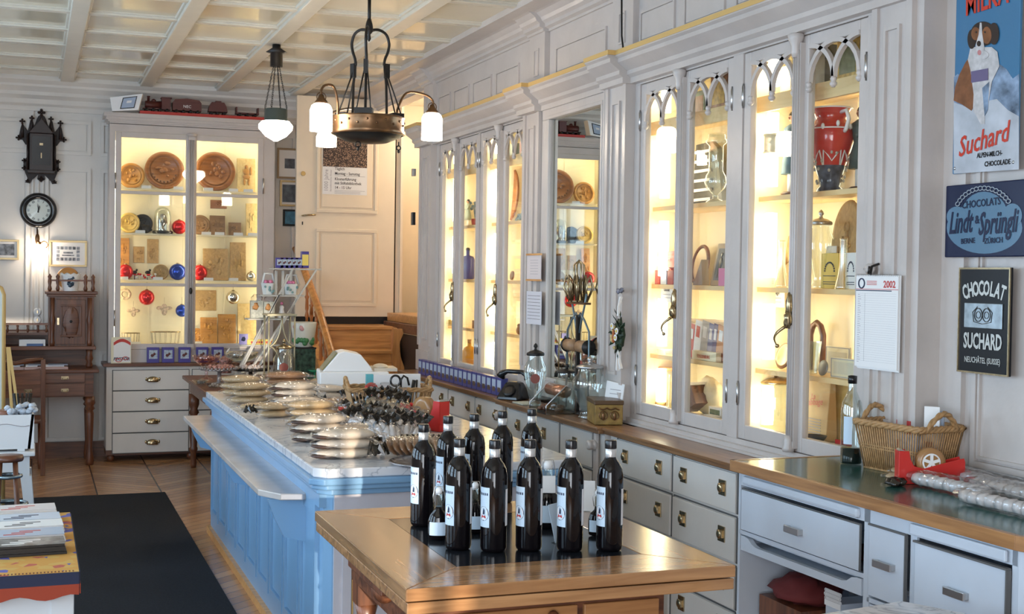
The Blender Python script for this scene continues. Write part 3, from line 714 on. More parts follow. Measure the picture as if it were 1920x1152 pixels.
flask('small dark swing-top flask standing behind the rightmost bottle', PZ(1120, 1005, TH), .9, -.5)
t = flask('swing-top flask with a white tag behind the gap between the front bottles', PZ(1026, 990, TH), 1.35, -.3)
obj('tag', MB().box(-.016, .016, -.019, -.017, .085, .125), M['white'], t)
t = thing('price_card', 'tilted clear plastic card holder between the two right front bottles', 'card holder', PZ(1055, 1015, TH), (R(-14), 0, R(35)))
obj('card', MB().box(-.04, .04, 0, .002, .0, .115), lab, t); obj('foot', MB().box(-.04, .04, 0, .05, 0, .003), M['jar'], t)
t = thing('price_card', 'white paper card propped up behind the second bottle from the right', 'card holder', PZ(1090, 960, TH), (R(-12), 0, R(-25)))
obj('card', MB().box(-.045, .045, 0, .002, .0, .105), M['paper'], t); obj('foot', MB().box(-.03, .03, 0, .05, 0, .003), M['jar'], t)
# pale table top just entering the picture at the bottom
p0 = PZ(1500, 1152, .80); p1 = PZ(1700, 1128, .80)
t = thing('marble_table', 'pale marble table top just entering at the bottom edge, in front of the green counter', 'table', (p1.x, p1.y-.3, 0))
MO = (p1.x, p1.y-.3, 0)
pa, pb, pc = PZ(1535, 1152, .80), PZ(1690, 1127, .80), PZ(1820, 1152, .80)
d1 = (pa-pb).normalized(); d2 = (pc-pb).normalized()
pq = [pb, pb+d1*.75, pb+d1*.75+d2*.6, pb+d2*.6]
obj('top', loc(MB().prism([(a.x, a.y) for a in pq], .775, .80, 'xy'), MO), M['marble'], t, bev=.004)
cxy = sum((V(a) for a in pq), V())/4
obj('pedestal', loc(MB().lathe([(.20, 0), (.20, .03), (.05, .06), (.04, .7), (.12, .775)], (cxy.x, cxy.y, 0), 20), MO), M['dark'], t)
# ================= BACK CHEST AND GLAZED CASE =================
YF = 11.72; YC = 11.80
def zz(y, Y=YF, x=280): return PY(x, y, Y).z
def xx(x, Y=YF, y=500): return PY(x, y, Y).x
CO = (1.33, YF, 0)
t = thing('chest_of_drawers', 'long light grey chest of drawers with oval cup handles under the glazed mould case', 'chest of drawers', CO)
cx0, cx1 = xx(199, YF, 780), 2.05
rz_ = [zz(850), zz(812), zz(772), zz(733), zz(694)]
obj('body', loc(MB().box(cx0, cx1, YF+.012, YB-.03, .10, .83), CO), M['paint2'], t)
obj('top', loc(MB().box(cx0-.03, cx1+.02, YF-.025, YB-.03, .83, .858), CO), M['dwoodx'], t, bev=.004)
m = MB().box(cx0, cx1, YF+.02, YB-.03, .055, .10)
for x in (cx0+.04, 1.33, cx1-.05): m.lathe([(.02, 0), (.035, .02), (.03, .05), (.02, .055)], (x, YF+.05, 0), 12)
obj('base', loc(m, CO), M['dwoodx'], t)
dx = [(xx(211, YF, 780), xx(354, YF, 780)), (xx(360, YF, 780), 2.01)]
m = MB()
for a, b in dx:
    for i in range(4): m.box(a-.004, b+.004, YF+.008, YF+.013, rz_[i]+.001, rz_[i+1]+.003)
obj('reveal', loc(m, CO), M['line'], t)
for a, b in dx:
    for i in range(4):
        d = obj('drawer', loc(MB().box(a+.002, b-.002, YF, YF+.013, rz_[i]+.007, rz_[i+1]-.003), CO), M['paint2'], t, bev=.003)
        cup_pull(d, (a+(b-a)*.52-CO[0], 0, (rz_[i]+rz_[i+1])/2+.01), 1.15, 'y')
KO = (1.33, YC, .86)
t = thing('display_case', 'tall light grey glazed case full of carved biscuit moulds, standing on the grey chest', 'display cabinet', KO)
kx0, kx1 = xx(204, YC), xx(513, YC); kz1 = zz(238, YC, 350)
gx = [(xx(226, YC), xx(347, YC)), (xx(367, YC), xx(482, YC))]; gz0, gz1 = zz(645, YC), zz(263, YC, 350)
z1b, z2b = zz(362, YC), zz(534, YC)
m = MB().box(kx0, gx[0][0]-.05, YC, YC+.03, .86, kz1).box(gx[1][1]+.05, kx1, YC, YC+.03, .86, kz1).box(gx[0][0]-.05, gx[1][1]+.05, YC, YC+.03, gz1+.05, kz1).box(gx[0][0]-.05, gx[1][1]+.05, YC, YC+.03, .86, gz0-.05)
m.box(kx0, kx0+.02, YC+.0305, YB-.026, .86, kz1-.021).box(kx1-.02, kx1, YC+.0305, YB-.026, .86, kz1-.021).box(kx0, kx1, YC+.0305, YB-.026, kz1-.02, kz1-.001)
obj('frame', loc(m, KO), M['paint'], t)
m = MB()
for i, (o_, z) in enumerate(((0, 0), (.015, .02), (.03, .035), (.05, .06))): m.box(kx0-o_, kx1+o_, YC-o_, YB-.026, kz1+z-.005, kz1+z+.03)
obj('cornice', loc(m, KO), M['paint'], t)
m = MB().box(kx0+.02, kx1-.02, YB-.05, YB-.027, .87, kz1-.02).box(kx0+.02, kx0+.03, YC+.03, YB-.03, .87, kz1-.02).box(kx1-.03, kx1-.02, YC+.03, YB-.03, .87, kz1-.02)
m.box(kx0+.03, kx1-.03, YC+.03, YB-.03, gz0-.03, gz0-.01)
for q in (.25, .46, .72): x = kx0+(kx1-kx0)*q; m.box(x-.008, x+.008, YB-.056, YB-.05, .9, kz1-.03)
obj('carcass', loc(m, KO), M['shell'], t)
KS = [gz0-.01, zz(525, YC+.08), zz(438, YC+.08), zz(354, YC+.08)]
for z in KS[1:]: obj('shelf', loc(MB().box(kx0+.03, kx1-.03, YC+.05, YB-.03, z-.014, z), KO), M['shell'], t)
m = MB().box(kx0+.05, kx1-.05, YC+.04, YC+.06, kz1-.045, kz1-.025)
for x in (kx0+.045, kx1-.045, (kx0+kx1)/2): m.cyl((x, YC+.05, gz0+.03), (x, YC+.05, gz1-.03), .012, n=8)
obj('light_tube', loc(m, KO), M['tubelamp'], t)
for i, (a, b) in enumerate(gx):
    c0_, c1_ = a-.048, b+.048 if i else b+.03
    if i: c0_ = a-.02
    m = MB()
    for q0, q1, r0, r1 in ((c0_, a, gz0-.048, gz1+.048), (b, c1_, gz0-.048, gz1+.048), (a, b, gz0-.048, gz0), (a, b, gz1, gz1+.048), (a, b, z1b-.014, z1b+.014), (a, b, z2b-.014, z2b+.014)):
        m.box(q0, q1, YC-.006, YC+.022, r0, r1)
    d = obj('door', loc(m, KO), M['paint'], t, bev=.003)
    obj('pane', loc(MB().box(a, b, YC+.008, YC+.012, gz0, gz1), KO), M['glass'], d)
    hx = c0_ if i == 0 else c1_
    for z in (1.25, 2.45): obj('hinge', loc(MB().cyl((hx, YC-.010, z-.07), (hx, YC-.010, z+.07), .006), KO), M['steel'], d)
m = MB(); xm = (gx[0][1]+gx[1][0])/2
m.box(xm-.03, xm+.03, YC-.03, YC-.006, gz0-.05, gz1+.05)
for q in (-.018, 0, .018): m.tube([(xm+q, YC-.032, gz0), (xm+q, YC-.032, gz1)], .008, 6)
m.lathe([(.035, 0), (.042, .02), (.03, .03)], (xm, YC-.02, gz1+.03), 10)
obj('centre_bar', loc(m, KO), M['paint'], t)
obj('latch', loc(MB().ell((xm, YC-.045, zz(545, YC)), (.014, .01, .03)), KO), M['dark'], t)
# ================= MODEL TRAIN ON TOP =================
zt = kz1+.10
red = colm('red_board', (.50, .03, .02), .45); trn = colm('maroon_train', (.09, .018, .015), .45)
def xt(px): return PY(px, 222, YC+.02).x
one('display_board', MB().box(xt(262), xt(500), YC+.0, YC+.16, zt-.012, zt+.022), red, 'long narrow red board carrying the model train on top of the glazed case', 'board')
def wheels(O, t, x0, x1, z, n=4):
    for i in range(n):
        x = x0+(x1-x0)*(i+.5)/n
        for y in (YC+.03, YC+.10): obj('wheel', loc(MB().cyl((x, y, z), (x, y+.02, z), .016, n=12), O), M['dark'], t)
bz = zt+.022
def wagon(lbl, px0, px1, kind):
    a, b = xt(px0), xt(px1); cx = (a+b)/2; O = (cx, YC+.075, bz)
    t = thing('model_train_car' if kind else 'model_locomotive', lbl, 'model train', O, 0, 'model train cars on the red board')
    m = MB()
    if kind == 0:   # locomotive
        m.x = Matrix.Translation((a, YC+.075, bz+.065)) @ Matrix.Rotation(R(90), 4, 'Y'); m.lathe([(.032, .02), (.034, .03), (.034, (b-a)*.68)], n=16); m.x = None
        m.box(b-(b-a)*.32, b, YC+.03, YC+.12, bz+.025, bz+.125); m.box(b-(b-a)*.34, b+.01, YC+.022, YC+.128, bz+.125, bz+.132)
        m.lathe([(.011, 0), (.011, .035), (.016, .045)], (a+.05, YC+.075, bz+.095), 10); m.ell((a+(b-a)*.4, YC+.075, bz+.10), (.02, .02, .018), 10, 8)
        m.box(a, b, YC+.035, YC+.115, bz+.024, bz+.034)
    elif kind == 1:
        m.box(a, b, YC+.03, YC+.12, bz+.024, bz+.095); m.prism([(a, bz+.095), (b, bz+.095), (b-.02, bz+.12), (cx, bz+.132), (a+.02, bz+.12)], YC+.025, YC+.125)
    elif kind == 2:
        m.prism([(a, bz+.03), (b, bz+.03), (b-.01, bz+.08), (b-.03, bz+.115), (a+.03, bz+.115), (a+.01, bz+.08)], YC+.03, YC+.12); m.box(cx-.02, cx+.03, YC+.04, YC+.11, bz+.115, bz+.128)
    else:
        m.box(a, b, YC+.03, YC+.12, bz+.024, bz+.036); 
        for x in (a+.006, b-.006): m.box(x-.005, x+.005, YC+.035, YC+.115, bz+.036, bz+.085)
    obj('body', loc(m, O), trn, t); wheels(O, t, a, b, bz+.0165, 4 if kind < 2 else 3)
    return t
wagon('dark red model steam locomotive behind the white sign on the glazed case', 268, 320, 0)
w_ = wagon('dark red model railway wagon with white letters on its side', 324, 378, 1)
text('NEC', .035, M['paper'], w_, 0, -.047, .075, name='lettering').rotation_euler = (R(90), 0, 0)
wagon('dark red model railway wagon with sloping ends, third in the train', 391, 427, 2)
wagon('flat dark red model railway wagon with end stakes, last in the train', 443, 486, 3)
# fix lettering orientation (built in the plane of the wagon side)
for o_ in w_.children:
    if o_.name.startswith('lettering'):
        o_.data.transform(Matrix.Translation((0, 0, 0))); o_.location = (0, -.0466, .06); o_.rotation_euler = (R(90), 0, 0)
        o_.data.transform(Matrix.Translation((0, .047, -.075)))
# white angled sign
p = PY(215, 232, YC-.03)
t = thing('desk_sign', 'white angled sign holder with a black framed picture, beside the model train', 'sign', (p.x, p.y, kz1+.095), R(-8))
obj('holder', MB().prism([(-.02, 0), (.20, .02), (.235, .165), (-.04, .12)], -.03, .05), M['white'], t, bev=.004)
s_ = MB(); s_.prism([(.045, .022), (.165, .035), (.19, .140), (.07, .120)], -.034, -.029); obj('picture_frame', s_, M['black'], t)
s_ = MB(); s_.prism([(.055, .030), (.160, .042), (.182, .132), (.076, .113)], -.036, -.033); obj('picture', s_, colm('bluegrey_print', (.35, .42, .55), .4), t)
s_ = MB(); s_.prism([(.10, .075), (.14, .08), (.145, .10), (.105, .095)], -.038, -.035); obj('picture_detail', s_, M['paper'], t)
# ================= WALL CLOCK, ORNATE CASE, PICTURES =================
p = PY(72, 395, YB)
t = thing('wall_clock', 'round black wall clock with white Roman dial under the carved dark clock case', 'clock', p, BW)
rr = (PY(107, 395, YB)-p).length
obj('case', MB().lathe([(rr*.99, 0), (rr, .02), (rr*.96, .05), (rr*.86, .065), (rr*.72, .06), (rr*.66, .045), (rr*.64, .03)], n=48, caps=False).lathe([(0, .0), (rr*.98, .0)], n=48), M['black'], t)
obj('dial', MB().lathe([(rr*.66, .030), (0, .031)], n=40, caps=False), mat('enamel_dial', (.62, .66, .62), .2), t)
m = MB()
for k in range(12):
    a = R(30*k)
    mm = MB(); mm.x = Matrix.Rotation(-a, 4, 'Z'); n_ = (2, 1, 2, 3, 3, 2, 2, 3, 4, 3, 2, 3)[k]
    for j in range(n_): mm.box(-.004*n_+.008*j+.001, -.004*n_+.008*j+.005, rr*.47, rr*.60, .032, .033)
    m.v += mm.v; b_ = len(m.v)-len(mm.v); m.f += [tuple(i+b_ for i in f) for f in mm.f]; m.s += mm.s; m.m += mm.m
obj('numerals', m, M['black'], t)
for nm, a, L_, w_ in (('hour_hand', -15, .30, .006), ('minute_hand', 5, .45, .004)):
    mm = MB(); mm.x = Matrix.Rotation(R(a), 4, 'Z'); mm.prism([(-w_, -.02), (w_, -.02), (w_*1.4, rr*L_*.6), (0, rr*L_), (-w_*1.4, rr*L_*.6)], .034, .036, 'xy'); obj(nm, mm, M['black'], t)
obj('glass', MB().lathe([(rr*.64, .045), (0, .055)], n=40, caps=False), M['glass'], t)
# carved gothic clock case
p = PY(77, 345, YB); q = PY(77, 205, YB); Hh = q.z-p.z; Wd = PY(107, 268, YB).x-PY(43, 268, YB).x; U = Hh
t = thing('carved_clock_case', 'dark carved gothic wall clock case with pinnacles hanging above the round clock', 'clock case', p, BW)
half = [(0, .02), (.05, .06), (.04, .12), (.12, .04), (.14, .0), (.20, .01), (.17, .06), (.20, .14), (.225, .22), (.22, .30), (.17, .36), (.16, .50), (.20, .52), (.24, .58), (.30, .58), (.28, .64), (.26, .74), (.24, .80), (.20, .74), (.17, .70), (.14, .84), (.11, .84), (.09, .76), (.06, .86), (.04, .90)]
poly = [(x*U, y*U) for x, y in half]+[(0, .93*U)]+[(-x*U, y*U) for x, y in reversed(half[1:])]
m = MB(); m.x = Matrix(((1, 0, 0, 0), (0, 0, 1, 0), (0, -1, 0, 0), (0, 0, 0, 1)))
m = MB(); m.prism(poly, .0, .035, 'xy')
cw = M['dwood']
obj('carved_back', m, mat('dark_carved_wood', (.016, .008, .007), .55, vary=.4, scale=30, bump=.6, bscale=50), t)
m = MB(); m.box(-.145*U, .145*U, .16*U, .66*U, .03, .12); m.prism([(-.16*U, .66*U), (.16*U, .66*U), (0, .86*U)], .03, .13, 'xy'); m.box(-.17*U, .17*U, .13*U, .17*U, .03, .13)
obj('clock_box', m, colm('blackish_wood', (.02, .009, .007), .4), t, bev=.004)
obj('dark_glass', MB().box(-.115*U, .115*U, .24*U, .62*U, .12, .124), M['black'], t)
m = MB()
def cross(cx, cy, s):
    for dx_, dy_ in ((0, 0), (s, 0), (-s, 0), (0, s), (0, -s)): m.ell((cx+dx_, cy+dy_, .04), (s*.62, s*.62, .014), 8, 6)
for cx, cy, s in ((0, .95, .032), (.12, .87, .022), (-.12, .87, .022), (.24, .82, .024), (-.24, .82, .024), (.285, .60, .024), (-.285, .60, .024), (.215, .30, .02), (-.215, .30, .02), (.215, .2, .02), (-.215, .2, .02), (0, .06, .024), (.17, .03, .018), (-.17, .03, .018)): cross(cx*U, cy*U, s*U)
for cx in (.17, -.17): m.cyl((cx*U, .18*U, .06), (cx*U, .66*U, .06), .010, n=8)
for cx, c0_, c1_ in ((.24, .6, .84), (-.24, .6, .84), (.12, .7, .88), (-.12, .7, .88), (0, .8, .96)): m.cyl((cx*U, c0_*U, .04), (cx*U, c1_*U, .04), .014, .003, 8)
obj('carving', m, colm('blackish_wood', (.02, .01, .008)), t)
obj('pendulum', MB().box(-.004, .004, .33*U, .40*U, .125, .128).box(-.014, .014, .50*U, .53*U, .125, .128), M['brass'], t)
def picture(lbl, px0, py0, px1, py1, Y, fm, inner, cat='picture', gl=True, mat_w=.18, art=None, name='framed_picture', group=None):
    p = PY(px0, py1, Y); q = PY(px1, py0, Y); w_, h_ = q.x-p.x, q.z-p.z
    t = thing(name, lbl, cat, (p.x, Y-.024, p.z), BW, group)
    f = .018
    m = MB()
    for a in ((0, w_, 0, f), (0, w_, h_-f, h_), (0, f, f, h_-f), (w_-f, w_, f, h_-f)): m.box(*a, .0, .022)
    obj('frame', m, fm, t, bev=.002)
    obj('mount', MB().box(f, w_-f, f, h_-f, .002, .008), M['paper'], t)
    mx, my = w_*mat_w, h_*(mat_w+.04)
    m = MB().box(mx, w_-mx, my, h_-my, .008, .010); a_ = obj('print', m, inner, t)
    if art: art(t, mx, my, w_-2*mx, h_-2*my)
    return t
gf = colm('pale_gold_frame', (.55, .42, .22), .35, metal=.5)
grey_land = colm('grey_landscape_print', (.28, .30, .34), .6, vary=.8, scale=25)
picture('small landscape print in a pale gold frame cut by the left picture edge', -14, 450, 36, 487, YB, gf, grey_land)
def squares(t, x, y, w_, h_):
    m = MB(); random.seed(3)
    for i in range(6):
        for j in range(4):
            if 1 <= i <= 4 and j in (1, 2) : continue
            a = x+w_*(i+.08)/6; b = y+h_*(j+.1)/4; m.box(a, a+w_*.13, b, b+h_*.2, .010, .0115)
    m.box(x+w_*.25, x+w_*.75, y+h_*.34, y+h_*.42, .010, .0115); m.box(x+w_*.3, x+w_*.7, y+h_*.5, y+h_*.62, .010, .0115)
    obj('vignettes', m, grey_land, t)
picture('print of many little views in a pale gold frame above the carved desk', 92, 452, 163, 500, YB, gf, M['paper'], art=squares)
bl = colm('blue_print', (.05, .20, .33), .5, vary=.6, scale=20); dkp = colm('dark_print', (.10, .12, .15), .5, vary=.6, scale=20)
bfr = colm('light_brown_frame', (.32, .22, .12), .4)
picture('upper framed print with a dark view, behind the opal hanging lamp', 518, 280, 566, 335, YB, bfr, dkp, mat_w=.3)
picture('middle framed dark print between the glazed case and the door', 523, 340, 566, 387, YB, gf, dkp, mat_w=.12)
picture('small blue print hanging lowest beside the glazed case', 529, 394, 562, 424, YB, M['dark'], bl, mat_w=.06)
# gas style wall lamp
p = PY(70, 470, YB)
t = thing('wall_lamp', 'small lit wall lamp with a scalloped opal shade between the two prints', 'lamp', p, BW)
obj('bracket', MB().tube([(0, .22, .01), (0, .13, .02), (0, .08, .05), (.02, .07, .08), (.02, .04, .09)], .008).ell((0, .10, .04), (.02, .05, .02)).ring((.055, .05, .04), .03, .005, ax='z'), M['bronze'], t)
m = MB(); n_ = 24; vs = []; fs = []
for k, (r, y) in enumerate(((.02, .05), (.035, .04), (.055, .01), (.068, -.03))):
    for i in range(n_): a = 2*PI*i/n_; rr_ = r*(1+(.10*math.cos(8*a) if k == 3 else 0)); vs.append((.02+rr_*math.cos(a), y+(.012*math.cos(8*a) if k == 3 else 0), .09+rr_*math.sin(a)))
for k in range(3):
    for i in range(n_): j = (i+1) % n_; fs.append((k*n_+i, k*n_+j, (k+1)*n_+j, (k+1)*n_+i))
m.add(vs, fs, True); obj('lamp_shade', m, M['shade'], t)
obj('cord', MB().tube([(.0, .0, .006), (.005, -.2, .006), (.0, -.42, .006)], .003), M['dark'], t)
for y, l in ((585, 'upper round white porcelain switch on the wall above the desk gallery'), (600, 'lower round white porcelain switch on the wall above the desk gallery')):
    t = thing('light_switch', l, 'switch', PY(70, y, YB), BW); obj('plate', MB().lathe([(.034, 0), (.034, .012), (.026, .022)], n=24), M['white'], t); obj('lever', MB().box(-.004, .004, -.012, .012, .02, .032), M['brass'], t)
# ================= CEILING LAMPS =================
def opal(R_, z0, prof, par): return obj('lamp_shade', MB().lathe([(r*R_, z0+z) for r, z in prof], n=28), M['shade'], par)
pl = PY(517, 240, 9.3); cz = 3.295
t = thing('pendant_lamp', 'hanging lamp on thin chains with a faceted lit opal bowl, left of the chandelier', 'ceiling lamp', (pl.x, pl.y, cz))
Lz = lambda y: PY(517, y, 9.3).z-cz
zb_ = Lz(265); zt_ = Lz(228)
obj('lamp_shade', MB().lathe([(.012, zb_), (.075, zb_+.035), (.120, zb_+.085), (.122, zb_+.115), (.10, zt_)], n=10, sm=False), M['shade'], t)
obj('gallery', MB().lathe([(.10, zt_), (.082, zt_+.01), (.082, zt_+.085), (.075, zt_+.09), (.03, zt_+.095)], n=24), colm('grey_green_metal', (.10, .13, .13), .4, metal=.6), t)
obj('ceiling_cap', MB().lathe([(.045, Lz(125)), (.045, Lz(100)), (.075, Lz(98)), (.03, Lz(90)), (.03, Lz(78)), (.02, 0)], n=16), M['dark'], t)
for k in range(8):
    a = 2*PI*k/8+.2; m = MB(); p0 = V((.02*math.cos(a), .02*math.sin(a), Lz(122))); p1 = V((.085*math.cos(a), .085*math.sin(a), zt_+.085)); n_ = 22
    for i in range(n_):
        c = p0.lerp(p1, (i+.5)/n_); m.ring(c, .0062, .0018, 8, 4, ax='x' if i % 2 else 'y', sc_=(.7, 1.5) if 1 else 1)
    obj('chain', m, M['dark'], t)
# chandelier
YL = 7.3; c = PY(690, 236, YL); Zl = lambda y, x=690: PY(x, y, YL).z-c.z; Sx = lambda px: PY(px, 236, YL).x-c.x
RR = (Sx(755)-Sx(625))/2
t = thing('chandelier', 'dark bronze ring chandelier with lit opal glass shades over the sales counter', 'ceiling lamp', c)
obj('hoop', MB().lathe([(RR, -.055), (RR+.008, -.05), (RR+.003, -.03), (RR+.003, .035), (RR+.008, .045), (RR, .05), (RR-.008, .045), (RR-.006, -.05), (RR, -.055)], n=40, caps=False), M['bronze'], t)
m = MB().lathe([(RR-.006, -.045), (RR*.9, -.065), (RR*.55, -.095), (0, -.10)], n=30, caps=False); obj('pan', m, M['dark'], t)
m = MB()
for k in range(24): a = 2*PI*k/24; m.ell(((RR+.004)*math.cos(a), (RR+.004)*math.sin(a), -.002+.02*(k % 2)), (.007,)*3, 6, 4)
obj('studs', m, M['bronze'], t)
zc = Zl(58)
obj('pole', MB().cyl((0, 0, zc), (0, 0, ZC-c.z-.012), .010).lathe([(.003, zc-.06), (.012, zc-.045), (.008, zc-.02), (.026, zc), (.02, zc+.04), (.011, zc+.07)], (0, 0, 0), 12).lathe([(.05, ZC-c.z-.05), (.06, ZC-c.z-.014)], n=16), M['dark'], t)
for k in range(3):
    a = R(8+120*k); ca, sa = math.cos(a), math.sin(a); P_ = lambda r, z: (r*ca, r*sa, z)
    g = MB().tube(cr([P_(.01, zc+.005), P_(.06, zc+.012), P_(.105, zc-.01), P_(.125, zc-.06), P_(.118, zc-.11), P_(.10, zc-.155), P_(.095, zc-.19)]), .0085)
    g.tube([P_(.095, zc-.17), P_(.11, zc-.3), P_(.115, .05)], .009, 4)
    for d_ in (-.045, .045): g.tube([(P_(.105, 0)[0]-sa*d_*.15, P_(.105, 0)[1]+ca*d_*.15, zc-.22), (P_(RR*.98, 0)[0]-sa*d_, P_(RR*.98, 0)[1]+ca*d_, .04)], .0045, 6)
    g.x = Matrix.Translation(P_(.105, zc-.215)) @ Matrix.Rotation(a, 4, 'Z'); g.box(-.006, .022, -.012, .012, -.045, .035); g.x = None
    g.x = Matrix.Translation(P_(RR-.02, .06)) @ Matrix.Rotation(a, 4, 'Z'); g.box(-.05, .02, -.05, .05, -.02, .02); g.x = None
    obj('strap', g, M['dark'], t)
def arm(px, py0, py1, Yd):
    """shade centred at pixel px, between py0 and py1, at depth Yd"""
    a = PY(px, (py0+py1)/2, Yd)-c; zt0 = PY(px, py0, Yd).z-c.z; zb0 = PY(px, py1, Yd).z-c.z; rs = .062
    d = V((a.x, a.y, 0)).normalized(); s = V((d.x*RR, d.y*RR, .04)); e = V((a.x, a.y, zt0+.03))
    r0 = V((a.x, a.y, 0)).length
    ar = obj('arm', MB().tube(cr([s, s+V((0, 0, .07)), V((d.x*(RR+.25*(r0-RR)), d.y*(RR+.25*(r0-RR)), zt0+.10)), V((d.x*(RR+.75*(r0-RR)), d.y*(RR+.75*(r0-RR)), zt0+.105)), V((a.x, a.y, zt0+.075)), e, V((a.x, a.y, zt0))]), .0075), M['bronze'], t)
    obj('shade_holder', MB().lathe([(.040, -.005), (.036, .01), (.02, .03), (.012, .05)], (a.x, a.y, zt0), 16).ring((a.x, a.y, zt0+.035), .026, .003, 20, 6, ax='y'), M['bronze'], ar)
    obj('lamp_shade', MB().lathe([(.036, zt0), (rs*.85, zt0-.012), (rs, zt0-.035), (rs, zb0+.02), (rs*1.0, zb0), (rs*.9, zb0), (rs*.9, zb0+.01)], (a.x, a.y, 0), 28), M['shade'], ar)
arm(602, 194, 246, 7.2); arm(810, 212, 263, 7.45); arm(612, 246, 275, 8.0)
obj('hook', MB().tube([(RR*.82, -.06, -.09), (RR*.82, -.06, -.11)], .004).ring((RR*.82, -.06, -.125), .012, .004, 16, 6, ax='y').ell((RR*.82, -.06, -.145), (.008, .008, .010)), M['dark'], t)
obj('hook', MB().ring((-RR*.4, -.1, -.12), .016, .004, 16, 6, ax='y').ell((-RR*.4, -.1, -.145), (.008, .008, .012)), M['dark'], t)
# ================= STAIRS, DOOR =================
YD = 11.75
dz0, dz1 = PY(650, 594, YD).z, PY(650, 184, YD).z; dx0, dx1 = PY(555, 400, YD).x, PY(740, 400, YD).x
t = thing('panelled_door', 'tall cream panelled door with a poster at the top of the oak steps', 'door', (dx0, YD, dz0))
DO = (dx0, YD, dz0); W_, H_ = dx1-dx0, dz1-dz0
obj('leaf', MB().box(0, W_, 0, .045, 0, H_), M['cream'], t, bev=.003)
def dp(z0, z1):
    m = MB().frame('y', 0, .012, W_*.20, W_*.82, z0, z1, .03); m.box(W_*.20+.05, W_*.82-.05, -.008, .0, z0+.05, z1-.05); return m
lz = lambda y: PY(650, y, YD).z-dz0
obj('panel', dp(lz(575), lz(430)), M['cream'], t, bev=.004); obj('panel', dp(lz(400), lz(205)), M['cream'], t, bev=.004)
obj('handle', MB().lathe([(.012, 0), (.012, .01)], (.06, -.012, lz(407)-.005), 12).tube([(.06, -.002, lz(407)), (.06, -.045, lz(407)), (.10, -.05, lz(406)), (.17, -.045, lz(405))], .008), M['brass'], t)
obj('keyhole', MB().box(.055, .065, -.003, 0, lz(424), lz(418)), M['dark'], t)
obj('bolt_plate', MB().lathe([(.022, 0), (.02, .004)], (0, 0, 0), 16), M['gold'], t).location = (.062, -.004, lz(329)); LAST[0].rotation_euler = (R(90), 0, 0)
px_ = lambda x, y: (PY(x, y, YD).x-dx0, PY(x, y, YD).z-dz0)
a = px_(604, 364); b = px_(689, 240); mid = px_(604, 312)[1]
t2 = thing('poster', 'poster with a sepia crowd photograph and German opening times taped on the door', 'poster', (dx0+a[0], YD-.0095, dz0+a[1]), BW)
pw, ph = b[0]-a[0], b[1]-a[1]; mh = mid-a[1]
obj('sheet', MB().box(0, pw, 0, ph, -.001, .0005), M['paper'], t2)
crowd = mat('sepia_crowd_photo', (.30, .17, .10), .6)
nt = crowd.node_tree; vn = nt.nodes.new('ShaderNodeTexVoronoi'); vn.inputs['Scale'].default_value = 90; tcn = nt.nodes.new('ShaderNodeTexCoord'); nt.links.new(tcn.outputs['Object'], vn.inputs[0])
crn = nt.nodes.new('ShaderNodeValToRGB'); crn.color_ramp.elements[0].color = (.55, .36, .24, 1); crn.color_ramp.elements[0].position = .12; crn.color_ramp.elements[1].color = (.05, .03, .025, 1); crn.color_ramp.elements[1].position = .5
nt.links.new(vn.outputs[0], crn.inputs[0]); nt.links.new(crn.outputs[0], nt.nodes['Principled BSDF'].inputs[0])
obj('photograph', MB().box(.002, pw-.002, mh, ph*.86, .0005, .001), crowd, t2); obj('photograph_sky', MB().box(.002, pw-.002, ph*.86, ph-.002, .0005, .001), dkp, t2)
gi = colm('grey_print_ink', (.10, .09, .09), .7); gl_ = colm('light_grey_ink', (.36, .34, .36), .7)
for i, (s_, z_, sz) in enumerate((('T\u00e4glich', .93, .036), ('Montag - Samstag', .76, .036), ('Klosterf\u00fchrung', .56, .036), ('mit Stiftsbibliothek', .41, .036), ('14 - 15 Uhr', .25, .036))):
    text(s_, sz, gi, t2, pw*.27, mh*z_, .001, al='LEFT', bold=.012, sx=.92)
text('1000 Jahre', .052, gl_, t2, pw*.085, mh*.5, .001, rz=R(90), sx=.9); text('Benediktinisches Kloster', .02, gl_, t2, pw*.185, mh*.5, .001, rz=R(90))
m = MB()
for z_ in (.67, .14, .09, .04): m.box(pw*.27, pw*(.95 if z_ > .1 else .85), mh*z_, mh*z_+.003, .001, .0015)
obj('small_print', m, gl_, t2)
m = MB().box(dx1+.005, dx1+.05, YD+.01, YD+.07, .9, dz1+.03).box(dx1+.05, dx1+.075, YD-.02, YD+.10, .9, dz1+.03)
struct('trim_10', m, M['cream'])
m = MB().box(dx1+.004, dx1+.012, YD+.005, YD+.012, dz0, dz1); struct('trim_11', m, M['dark'])
SY = [11.30-.27*i for i in range(6)]; ZL = PY(670, 612, 11.30).z
t = thing('staircase', 'honey oak steps with a curved side board leading up to the cream door', 'staircase', (2.7, 11.3, 0)); TO2 = (2.7, 11.3, 0)
sx0, sx1 = 2.42, 3.03; rise = ZL/6
zs = [ZL-rise*i for i in range(6)]
for i, (y, z) in enumerate(zip(SY, zs)):
    yb = SY[i-1] if i else YB-.02
    obj('tread', loc(MB().box(sx0, sx1+.01, y-.03, yb+.0 if i else YB-.02, z-.032, z), TO2), M['oak'], t, bev=.006)
    obj('riser', loc(MB().box(sx0, sx1, y, y+.02, z-rise, z-.034), TO2), M['oak'], t)
poly = [(11.33, ZL-.005), (11.20, ZL-.01), (11.12, ZL-.10), (11.05, ZL-.30), (10.9, ZL-.5), (10.5, ZL-.8), (10.15, ZL-1.0), (10.14, 0), (11.33, 0)]
